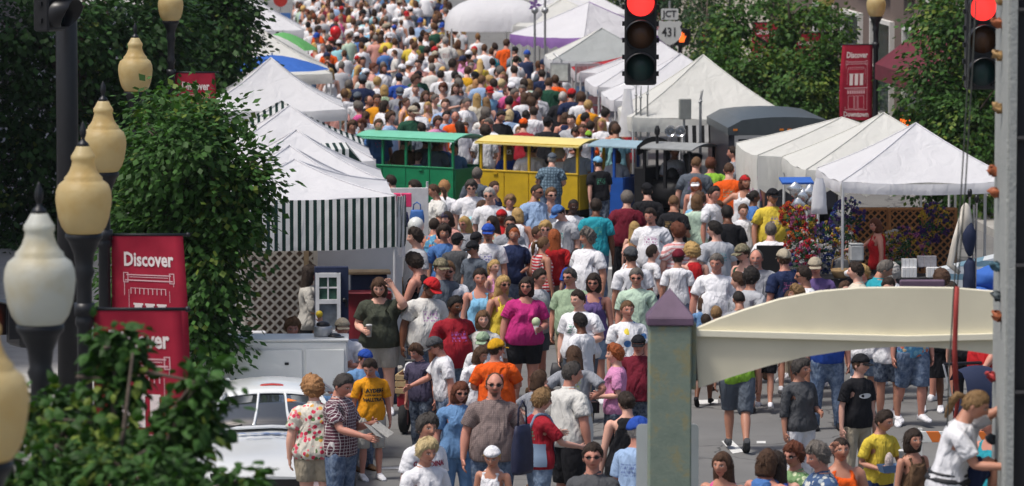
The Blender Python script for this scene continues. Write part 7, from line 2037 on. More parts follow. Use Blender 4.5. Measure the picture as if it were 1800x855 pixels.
b0 = at_y(130, 500, 84); tree('big dark tree behind the tall black mast', (b0[0], 84, .14), L2_, 24000, .15, 33, .16, clump=.40, tone=(.031, .082, .018), young=.05)
L3_ = [lobe(370, 40, 92, 80, 80), lobe(330, -30, 92, 100, 80), lobe(400, 110, 91, 55, 65), lobe(340, 110, 92, 70, 70), lobe(405, 30, 91, 45, 70), lobe(300, 60, 93, 70, 90)]
b0 = at_y(360, 200, 92); tree('rounded tree in front of the farthest white tents', (b0[0], 92, .14), L3_, 13000, .14, 34, .14, clump=.40, tone=(.034, .090, .019), young=.06)
# right side
L4_ = [lobe(1293, 45, 108, 26, 42), lobe(1300, 118, 107, 44, 32), lobe(1378, 52, 108, 14, 32), lobe(1405, 138, 107, 75, 34), lobe(1458, 105, 107, 24, 50), lobe(1430, 24, 109, 40, 14), lobe(1340, 8, 109, 42, 14), lobe(1350, 172, 107, 75, 32), lobe(1440, 185, 106.5, 55, 38), lobe(1285, 155, 107, 45, 34), lobe(1472, 55, 108, 14, 34), lobe(1375, 95, 107.5, 40, 16), lobe(1500, 215, 108, 40, 20)]
b0 = at_y(1390, 250, 109.0); tree('leafy street tree behind the trailer and the whole banner', (b0[0], 109.0, .14), L4_, 17000, .125, 35, .14, clump=.36, tone=(.056, .135, .026), young=.22)
L5_ = [lobe(1690, 60, 90, 75, 80), lobe(1650, 170, 90, 70, 80), lobe(1710, 210, 89, 70, 90), lobe(1660, 280, 89, 80, 70), lobe(1720, 330, 88, 55, 60), lobe(1740, 120, 90, 60, 90), lobe(1632, 265, 91, 42, 50), lobe(1650, 20, 91, 45, 50)]
b0 = at_y(1690, 380, 90); tree('leafy tree behind the flower tent and right-hand signal', (b0[0], 90, .14), L5_, 16000, .125, 36, .14, clump=.36, tone=(.048, .120, .023), young=.18)
L6_ = [lobe(1255, 70, 128, 50, 45), lobe(1240, 20, 130, 40, 40), lobe(1230, 110, 127, 35, 35)]
b0 = at_y(1245, 120, 128); tree('small tree behind the junction sign', (b0[0], 128, .14), L6_, 3500, .12, 37, .10, clump=.36, tone=(.030, .078, .024), young=.12)
L7_ = [lobe(1080, -10, 150, 60, 50), lobe(1180, 0, 148, 55, 50), lobe(1130, 20, 149, 50, 45), lobe(1215, 30, 146, 35, 45), lobe(1060, 20, 150, 40, 35)]
b0 = at_y(1140, 60, 149); tree('far dark tree behind the purple tent', (b0[0], 149, .14), L7_, 4500, .13, 38, .12, clump=.42, tone=(.020, .055, .018), young=.06)
L8_ = [lobe(1560, 160, 112, 40, 40), lobe(1505, 222, 112, 50, 25), lobe(1590, 110, 113, 30, 40)]
b0 = at_y(1560, 240, 112); tree('low bushy tree under the maroon awning', (b0[0], 112, .14), L8_, 4000, .11, 39, .09, clump=.34, tone=(.036, .094, .020), young=.12)
# ================================================================== the people one can pick out
def cup(p, s, label, rgb=(.70, .70, .68), h=.13, r=.036, clear=False):
    w = hand_world(p, s, .62, .05); sc = p['sc']
    root = empty('drink_cup', (w.x, w.y, w.z - h * .45), 0, label, 'cup', 'drinks in hand')
    MB().lathe([(r * .75, 0), (r, h), (r * 1.08, h), (r * 1.08, h + .006)], 14).build('cup', paint('cup_%d' % int(rgb[0] * 99), rgb, .4), root, True)
    MB().lathe([(r * .98, h + .006), (r * .9, h + .014)], 14).build('lid', paint('cup_lid', (.6, .6, .6), .4), root)
def held_bag(p, s, label, rgb, w=.30, h=.26, drop=.34, cat='bag'):
    q = hand_world(p, s, .62, .02); r = empty('handbag', (q.x, q.y, q.z - drop), R(p['face'] + 20), label, cat)
    m = paint('bagc_%d_%d_%d' % tuple(int(c * 99) for c in rgb), rgb, .55, 0, .15, 10)
    V = []; F = []; n = 14
    for z, k, kd in ((0, .95, .8), (.03, 1, 1), (h * .6, .95, .9), (h, .78, .4)):
        for i in range(n): a = 2 * PI * i / n; sq = (abs(math.cos(a)) ** 5 + abs(math.sin(a)) ** 5) ** -.2; V.append((w/2 * k * sq * math.cos(a), w * .2 * kd * sq * math.sin(a), z))
    for j in range(3):
        for i in range(n): F.append((j*n+i, j*n+(i+1) % n, (j+1)*n+(i+1) % n, (j+1)*n+i))
    F += [tuple(range(n - 1, -1, -1)), tuple(range(3*n, 4*n))]
    MB().add(V, F).build('pouch', m, r, True)
    MB().tube([(-w * .25, 0, h - .02), (-w * .1, 0, drop + .0), (w * .1, 0, drop + .0), (w * .25, 0, h - .02)], .011, 6).build('handle', m, r, True); MB().box((0, -w * .17, h * .62), (.05, .012, .03)).build('clasp', M_CHR, r)
BK = 'beside the white race car'
# --- lower left: round the race car
p = person(555, 667, 'F', 178, 'shirt:floral', 'shorts:khaki', 'curly:strawberry', 'dd', 's', 'p', ZN=49.4, hp=.05, shoes='white', place='in front of the race car')
held_bag(p, -1, 'black handbag held by the person in the flowered shirt', (.012, .012, .014))
p = person(598, 656, 'm', 62, 'shirt:plaid', 'pants:denim', 'short:dkgrey', 'ql', 's', 'r', ZN=49.95, hp=.42, g=0, place='reading by the race car', note='with newspaper')
w = (hand_world(p, 1) + hand_world(p, -1)) / 2
nw = empty('newspaper', (w.x + .04, w.y - .03, w.z - .02), R(62), 'folded newspaper held open by the person in maroon checks', 'newspaper'); MN = paint('newsprint', (.33, .32, .30), .9, 0, .25, 30)
for k, a in ((-1, 18), (1, -14)): o = MB().box((k * .10, 0, 0), (.15, .22, .006)).build('sheet', MN, nw); o.rotation_euler = (R(35), R(a), 0)
p = person(652, 627, 'c', 18, 'tee:amber', 'long:stone', 'short:dark', 'dd', 's', 'r', ZN=53.3, h=1.47, hp=.42, hy=-22, shoes='white', place='beside the race car', note='with black lettering')
add_print(p, 'LAYDERS', 1.30, .075, (.02, .02, .02), xs=.95, bold=.004); add_print(p, 'INTRAMURALS', 1.235, .036, (.02, .02, .02), xs=1.0, bold=.001); add_print(p, 'HALLTRAY', 1.17, .068, (.02, .02, .02), xs=.85, bold=.004)
person(635, 615, 'm', 30, 'tee:chambray', 'pants:denim', 'short:brown', 'db', 's', 'r', ZN=54.3, cap='royal', hp=.2, place='behind the golden orange tee')
person(603, 562, 'm', 5, 'polo:white', 'pants:dkdenim', 'short:brown', 'cc', 's', 'r', ZN=56.0, cap='khaki', place='behind the white tool trailer')
person(514, 561, 'm', 8, 'tee:salmon', 'pants:dkdenim', 'full:ltbrown', 'dd', 's', 'r', ZN=56.1, hp=.1, place='behind the white tool trailer')
p = person(567, 577, 'c', -60, 'tee:white', 'shorts:red', 'bob:ltbrown', 'ud', 's', 'l', ZN=57.0, place='behind the tool trailer', note='raising a yellow ball')
w = hand_world(p, 1, .66, .03); yb = empty('ball', (w.x, w.y, w.z + .02), 0, 'small yellow ball held up behind the tool trailer', 'ball'); MB().ball((0, 0, 0), .045, 14, 10).build('ball_skin', paint('yellow_ball', (.62, .45, .02), .5), yb, True); MB().tube([(-.045, 0, 0), (0, -.046, .005), (.045, 0, 0)], .003, 5).build('seam', paint('yellow_seam', (.4, .3, .02), .6), yb)
person(543, 467, 'f', 88, 'long:stone', 'pants:black', 'long:dark', 'dq', 's', 't', Z=71.2, place='inside the striped stall')
p = person(668, 487, 'F', 2, 'vee:olive', 'shorts:stone', 'bob:brown', 'fb', 's', 'p', Z=68.6, hp=.32, place='outside the striped stall', note='shading the eyes'); cup(p, -1, 'clear plastic cup held by the person in olive grey', (.50, .52, .52), .15, .042)
# --- centre left
p = person(746, 733, 'm', 42, 'tee:white', 'shorts:khaki', 'full:dkgrey', 'dd', 's', 't', Z=56.6, beard=0, hp=.08, shoes='white', place='at the front with moustache')
p['root'].children[0]['beard'] = .6
add_print(p, 'CARDINALS', 1.30, .07, (.30, .03, .06), xs=1.0, bold=.003, x0=.0); add_print(p, '(XXL)', 1.20, .045, (.2, .04, .08), bold=.002)
p = person(748, 772, 'f', 25, 'shirt:white', 'shorts:white', 'full:pale', 'dq', 's', 't', Z=54.6, hp=.12, place='at the very front', note='holding a cup'); cup(p, -1, 'white cup held by the short-haired person in white shirt')
p = person(803, 672, 'f', 16, 'shirt:chambray', 'pants:chambray', 'bob:auburn', 'dd', 's', 'r', Z=59.2, g=1, hy=10, place='near the red wagon'); held_bag(p, -1, 'tan shoulder bag against the chambray blue outfit', (.45, .33, .17), .26, .22, .22)
p = person(866, 657, 'M', 2, 'shirt:greyweave', 'pants:denim', 'bald:brown', 'dd', 's', 'r', Z=60.3, g=1, beard=1, shoes='brown', place='near the girl in bandana')
for k in range(5): pass
p = person(865, 783, 'c', -28, 'tank:white', 'shorts:blue', 'pony:blond', 'dd', 's', 't', Z=56.9, band='white', hp=.3, h=1.42, place='at the front', note='with number 18'); add_print(p, '18', 1.22, .12, (.05, .16, .25), bold=.006)
p = person(948, 687, 'f', 112, 'tee:crimson', 'pants:ltdenim', 'full:dkblond', 'ql', 's', 'l', Z=58.6, hp=.12, g=1, place='in denim dungarees')
# dungaree bib and straps
bibm = MS['denim']; me = p['shirt'].data
bv = BVHTree.FromPolygons([v.co.copy() for v in me.vertices], [tuple(q.vertices) for q in me.polygons])
V = []; F = []; nx, nz = 10, 8
for j in range(nz + 1):
    for i in range(nx + 1):
        x = -.125 + .25 * i / nx; z = .92 + .42 * j / nz; h = bv.ray_cast(Vector((x, -.8, z)), Vector((0, 1, 0))); V.append((x, (h[0].y if h[0] else -.14) - .012, z))
for j in range(nz):
    for i in range(nx): a = j * (nx + 1) + i; F.append((a, a + 1, a + nx + 2, a + nx + 1))
o = link('bib', mesh_from('bib', V, F, True), bibm, p['root']); o.color = (*CC['ltdenim'][0], 1)
V = []; F = []
for j in range(5):
    for i in range(13):
        a = PI * i / 12; x = math.cos(a); z = .90 + .26 * j / 4; h = bv.ray_cast(Vector((x * .8, .9 * math.sin(a) + .0, z)), Vector((-x, -math.sin(a), 0)).normalized()); q = h[0] if h[0] else Vector((x * .17, .12 * math.sin(a), z)); V.append(q + Vector((x, math.sin(a), 0)) * .012)
for j in range(4):
    for i in range(12): a = j * 13 + i; F.append((a, a + 1, a + 14, a + 13))
o = link('bib_back', mesh_from('bib_back', V, F, True), bibm, p['root']); o.color = (*CC['ltdenim'][0], 1)
for s in (-1, 1):
    pts = []
    for t in np.linspace(0, 1, 9):
        yy = -.16 + .32 * t; h = bv.ray_cast(Vector((s * .085, yy, 1.9)), Vector((0, 0, -1))); pts.append(Vector((s * (.10 - .02 * t), yy, (h[0].z if h[0] is not None and h[0].z > 1.25 else 1.30) + .008)))
    o = MB().tube(pts, .018, 6).build('strap', bibm, p['root'], True); o.color = (*CC['ltdenim'][0], 1)
bag(918, 790, 54.6, .34, .50, (.015, .018, .05), 'large navy shoulder bag beside the denim dungarees', R(60), name='shoulder_bag')
p = person(1000, 640, 'M', 128, 'polo:offwhite', 'long:black', 'short:dkgrey', 'pd', 's', 'r', Z=60.2, hy=-25, place='with a hand in pocket')
person(1100, 690, 'f', 172, 'tank:black', 'long:black', 'bun:dark', 'dd', 's', 'l', Z=59.6, hy=25, place='near the grey-green post')
person(1123, 738, 'm', 150, 'tee:ltblue', 'pants:khaki', 'short:silver', 'dd', 's', 'r', Z=57.6, cap='royal', hy=-35, beard=1, bg=1, place='half behind the grey-green post')
person(1043, 783, 'm', -18, 'polo:dkgrey', 'pants:dkdenim', 'short:dark', 'dd', 's', 'r', Z=55.8, g=1, hp=.0, place='smiling at the front')
person(873, 599, 'M', 188, 'tee:orange', 'long:black', 'short:dark', 'cc', 's', 'r', Z=62.6, cap='gold', g=1, hy=-50, place='seen behind the bald person')
person(838, 610, 'f', 28, 'long:white', 'pants:denim', 'bob:brown', 'dd', 's', 't', Z=63.6, hp=.25, place='hidden behind the orange tee')
person(850, 585, 'm', -5, 'tee:white', 'shorts:khaki', 'short:brown', 'dd', 's', 'r', Z=64.8, cap='sage', hp=.25)
person(850, 548, 'c', -14, 'tee:offwhite', 'shorts:navy', 'bob:ltbrown', 'dd', 's', 'l', Z=66.6, place='next to the dark red tee')
person(797, 522, 'M', 26, 'tee:crimson', 'pants:denim', 'short:black', 'dd', 's', 'b', Z=66.6, beard=1, hy=12)
p = person(783, 591, 'm', -78, 'tee:white', 'pants:denim', 'short:brown', 'dl', 's', 'r', Z=63.8, cap='dkgrey', hp=.3, lean=8, place='leaning over the wagon')
person(740, 605, 'm', -38, 'polo:plum', 'pants:dkdenim', 'full:brown', 'dd', 's', 'r', Z=64.4, hp=.3, place='behind the wagon')
person(0, 0, 'c', 40, 'tee:white', 'shorts:red', 'full:ltbrown', 'bb', 't', 'l', h=1.0, place='sitting in the wagon', world=(wg.location.x - .06, wg.location.y + .42, .30))
person(746, 487, 'M', 14, 'tee:offwhite', 'pants:denim', 'short:black', 'dd', 's', 'b', Z=68.6, cap='red', hp=.4, hy=18, place='near the striped stall')
p = person(791, 462, 'm', 2, 'tee:white', 'pants:denim', 'short:ltbrown', 'dd', 's', 'r', Z=70.8, g=1, beard=1, place='near the straw baskets', note='with orange swoosh')
add_print(p, '', 1.27, 1, (.62, .14, .05), shape=([(-.10, -.02), (-.085, -.055), (-.04, -.06), (.11, .035), (-.03, -.02), (-.06, -.015), (-.075, .02)], [(0, 1, 2, 5), (2, 3, 4, 5), (0, 5, 6)]), name='swoosh_print'); add_print(p, 'NIKE', 1.285, .05, (.62, .14, .05), xs=1.2, bold=.003)
person(735, 447, 'm', -112, 'tank:black', 'pants:denim', 'full:dark', 'wd', 's', 'r', Z=71.6, hp=.3, place='bending over the basket stall')
person(846, 474, 'f', -4, 'tank:sky', 'pants:dkdenim', 'short:dark', 'dd', 's', 'r', Z=70.2)
person(880, 486, 'f', 48, 'tank:yellow', 'shorts:white', 'long:blond', 'dd', 's', 't', Z=70.0, g=1)
p = person(922, 490, 'F', 4, 'vee:magenta', 'shorts:black', 'bob:dark', 'bd', 's', 'r', Z=69.3, g=1, shoes='black', place='in the open road', note='with a snow cone')
w = hand_world(p, 1, .63, .05); sn = empty('snow_cone', (w.x, w.y, w.z - .07), 0, 'pale green snow cone held by the person in magenta', 'snow cone'); MB().lathe([(.005, 0), (.05, .16)], 12).build('paper_cone', M_WHT, sn, True); MB().ball((0, 0, .17), .058, 12, 8, (1, 1, 1.1)).build('ice', paint('green_ice', (.48, .56, .36), .6, 0, .1, 30, .3), sn, True)
person(945, 475, 'm', 62, 'tee:ltgrey', 'shorts:slate', 'short:dark', 'dd', 's', 'r', Z=70.9, hp=.1)
person(1006, 474, 'M', -12, 'tee:sage', 'long:khaki', 'short:dkgrey', 'dd', 's', 'r', Z=70.6, g=1)
p = person(1021, 512, 'F', -18, 'tee:white', 'pants:slate', 'short:dark', 'bd', 's', 'p', Z=67.7, place='with dark bag strap'); held_bag(p, -1, 'black bag hanging at the side of the large white tee', (.02, .02, .025), .28, .3, .3)
person(1042, 482, 'f', 0, 'tank:purple', 'shorts:ltdenim', 'bob:dark', 'dd', 's', 'r', Z=69.8, g=1)
person(1020, 553, 'm', -118, 'tee:white', 'pants:khaki', 'short:black', 'dd', 's', 'b', Z=66.0, hp=.15, place='turned towards the stalls')
person(1105, 530, 'f', 8, 'tee:splat', 'shorts:khaki', 'pony:ltbrown', 'dd', 's', 'r', Z=66.6)
person(1120, 473, 'm', 3, 'polo:mint', 'shorts:khaki', 'short:grey', 'dd', 's', 'r', Z=70.5, g=1)
p = person(1113, 445, 'm', 180, 'tee:white', 'shorts:slate', 'short:dark', 'dd', 'V', 't', Z=72.6, cap='dkgrey', place='walking away up the road'); add_print(p, 'A', 1.25, .10, (.05, .05, .06), back=True, x0=-.1)
person(1123, 591, 'M', -8, 'polo:maroon', 'pants:dkdenim', 'short:dark', 'dd', 's', 'r', Z=63.9, cap='black', place='half behind the grey-green post')
p = person(1082, 609, 'f', -92, 'tee:pink', 'skirt:dkdenim', 'full:ginger', 'bb', 's', 'p', Z=62.4, place='with a camera'); 
w = hand_world(p, 1); cm = empty('camera_bag', (w.x, w.y - .02, w.z - .12), 0, 'small black camera case held over the denim skirt', 'camera case'); MB().box((0, 0, 0), (.16, .12, .13), bev=.03).build('case', M_SIG, cm); MB().tube([(-.06, 0, .06), (0, 0, .12), (.06, 0, .06)], .008, 5).build('strap_loop', M_SIG, cm)
person(1012, 611, 'f', 162, 'tee:grey', 'long:khaki', 'long:brown', 'hh', 's', 'r', Z=62.0, hy=20, place='hands on hips')
person(942, 653, 'c', 118, 'tee:grey', 'shorts:slate', 'bob:brown', 'hd', 's', 'l', Z=62.2, h=1.40, hy=-10)
# --- right, under and before the arch
p = person(1297, 552, 'm', 180, 'tee:lime', 'long:slate', 'short:brown', 'dd', 'w', 't', ZN=56.0, shoes='dkgrey', place='striding away beyond the arch'); add_print(p, '0720', 1.28, .06, (.55, .62, .45), back=True, bold=.002)
person(1408, 633, 'f', 38, 'three:dkgrey', 'pants:white', 'full:dkgrey', 'bd', 's', 't', Z=62.0, hy=20, place='under the cream arch')
p = person(1508, 626, 'c', 38, 'tee:black', 'pants:khaki', 'short:brown', 'dd', 's', 'l', Z=61.2, h=1.62, cap='black', hy=18, place='under the cream arch'); add_print(p, '', 1.27, 1, (.62, .62, .62), shape=([(.09 * math.cos(a), .032 * math.sin(a)) for a in np.linspace(0, 2 * PI, 15)[:-1]], [tuple(range(14))]), name='oval_print')
p = person(1546, 722, 'c', 40, 'tee:yellow', 'shorts:navy', 'short:dark', 'qb', 's', 't', Z=57.6, h=1.5, hy=20, place='before the arch', note='holding food and cup'); cup(p, 1, 'tall white foam cup in the yellow-shirted hand', h=.17, r=.045)
w = hand_world(p, -1, .64, .05); ft = empty('food_tray', (w.x, w.y - .03, w.z - .02), R(20), 'blue paper tray with a pink wrapped snack', 'food tray'); MB().add([(-.08, -.06, 0), (.08, -.06, 0), (.08, .06, 0), (-.08, .06, 0), (-.11, -.08, .08), (.11, -.08, .08), (.11, .08, .08), (-.11, .08, .08)], [(0, 1, 2, 3), (0, 1, 5, 4), (1, 2, 6, 5), (2, 3, 7, 6), (3, 0, 4, 7)]).build('tray', paint('blue_paper', (.10, .18, .32), .7), ft); lump(.07, 9, (.7, .5, 1.2)).build('wrapped_snack', paint('pink_wrap', (.56, .46, .42), .5, 0, .5, 30, .8), ft, True, (0, 0, .11))
person(1481, 772, 'F', 8, 'tank:orange', 'shorts:denim', 'pony:dark', 'df', 's', 't', Z=55.8, hp=-.05, place='before the arch', note='hand on forehead')
person(1441, 779, 'm', -72, 'shirt:bluefloral', 'pants:khaki', 'full:grey', 'bb', 's', 'r', Z=55.2, hp=.25, place='before the arch')
person(1397, 781, 'f', -40, 'shirt:greenfloral', 'pants:khaki', 'full:auburn', 'bb', 's', 'r', Z=55.9, g=1, place='before the arch')
person(1368, 797, 'f', 180, 'tank:royal', 'shorts:denim', 'long:dark', 'dd', 's', 'l', Z=54.4, place='before the arch')
person(1346, 793, 'f', 150, 'tank:blue', 'shorts:denim', 'bob:brown', 'ds', 's', 'r', Z=55.6, place='before the arch')
person(1270, 796, 'f', -22, 'tank:hotpink', 'shorts:white', 'long:brown', 'dd', 's', 't', Z=55.4, h=None, hy=-8, place='before the arch')
person(1455, 516, 'm', 4, 'shirt:royal', 'pants:denim', 'short:brown', 'dp', 'a', 'r', ZN=58.0, shoes='black', place='standing beyond the arch')
person(1520, 522, 'f', 184, 'tank:white', 'shorts:ltdenim', 'pony:brown', 'dd', 's', 't', ZN=59.2, place='back turned beyond the arch')
p = person(1564, 524, 'f', -4, 'tee:white', 'shorts:dkdenim', 'bob:blond', 'cc', 's', 't', ZN=58.4, shoes='white', place='arms folded beyond the arch'); add_print(p, 'KIX', 1.31, .09, (.05, .30, .12), bold=.006, xs=1.1)
person(1604, 516, 'm', 22, 'shirt:brightfloral', 'long:denim', 'short:grey', 'dd', 'v', 'r', ZN=58.3, shoes='white', place='walking beyond the arch')
person(1640, 512, 'f', -6, 'tank:black', 'skirt:black', 'bob:dark', 'dd', 's', 'b', ZN=59.8, shoes='white', place='beyond the arch')
person(1737, 536, 'M', -60, 'tee:red', 'shorts:black', 'short:dark', 'wd', 's', 'r', ZN=56.9, place='pushing the navy pushchair')
person(1668, 505, 'm', 182, 'tee:dkgrey', 'long:slate', 'short:dark', 'dd', 'v', 't', ZN=61.2, place='beyond the arch')
person(1700, 520, 'f', 176, 'tee:black', 'pants:black', 'long:dark', 'dd', 's', 'l', ZN=59.0, place='beyond the arch near the pushchair')
person(1748, 727, 'f', -52, 'tank:teal', 'shorts:denim', 'full:dkblond', 'cb', 's', 'r', Z=58.4, place='half behind the climbing wall')
person(1608, 757, 'c', 30, 'tank:brown', 'shorts:khaki', 'bob:dark', 'dd', 's', 't', Z=56.0, h=1.45, place='beside the climber')
person(1238, 556, 'm', 170, 'tee:slate', 'long:black', 'short:dark', 'dd', 'W', 'b', Z=69.5, shoes='black', place='walking away behind the arch end')
person(1385, 520, 'm', 178, 'tee:blue', 'shorts:khaki', 'short:brown', 'dd', 'V', 't', Z=70.6, shoes='white', place='hidden behind the arch beam')
person(1345, 545, 'f', 172, 'tee:hotpink', 'shorts:black', 'pony:brown', 'dd', 'v', 't', Z=68.8, shoes='white', place='hidden behind the arch beam')
# --- the climber, three metres up on the wall
CLY = 33.42
cq = at_y(1668, 700, CLY)
CL = {'arms': (((.10, -.62, .62), (.05, -.62, .78)), ((.10, -.72, -.70), (.0, -1, .28))), 'legs': (((.12, -.80, .48), (.05, .12, -1)), ((.05, -.55, -.8), (.02, .35, -1)))}
zfoot = float(at_y(1668, 950, CLY)[2])
p = person(0, 0, 'f', 78, 'tee:white', 'shorts:navy', 'pony:dkblond', CL['arms'], CL['legs'], 't', h=1.62, world=(float(at_y(1668, 760, CLY)[0]), CLY + .1, float(at_y(1682, 1062, CLY)[2])), lod=0, lean=16, hp=.18, hy=5, shoes='black', label='climber in white tee, navy shorts and black harness on the climbing wall')
hm = paint('harness_webbing', (.015, .016, .02), .7)
ps = p['ps']; wz = ps[2][0]
for r_, dz, th in ((.185, .05, .030), (.178, .10, .016)):
    b = MB(); V = []; pts = [Vector((r_ * math.cos(a), .145 * math.sin(a) * (r_ / .185) - .005, wz[2] + dz + .02 * math.sin(a))) + Vector((wz[0], wz[1], 0)) for a in np.linspace(0, 2 * PI, 22)]
    b.tube(pts, th, 6, False).build('harness_belt', hm, p['root'], True)
for s in (1, -1):
    b = MB(); c = np.array(ps[2][7 if s > 0 else 10]); d = ps[0][7 if s > 0 else 10] @ np.array([0, 0, -1.0]); c2 = Vector(c + d * .10); q = Vector(d).to_track_quat('Z', 'Y'); pts = [c2 + q @ Vector((.112 * math.cos(a), .118 * math.sin(a), 0)) for a in np.linspace(0, 2 * PI, 16)]; b.tube(pts, .022, 6, False).build('leg_loop', hm, p['root'], True)

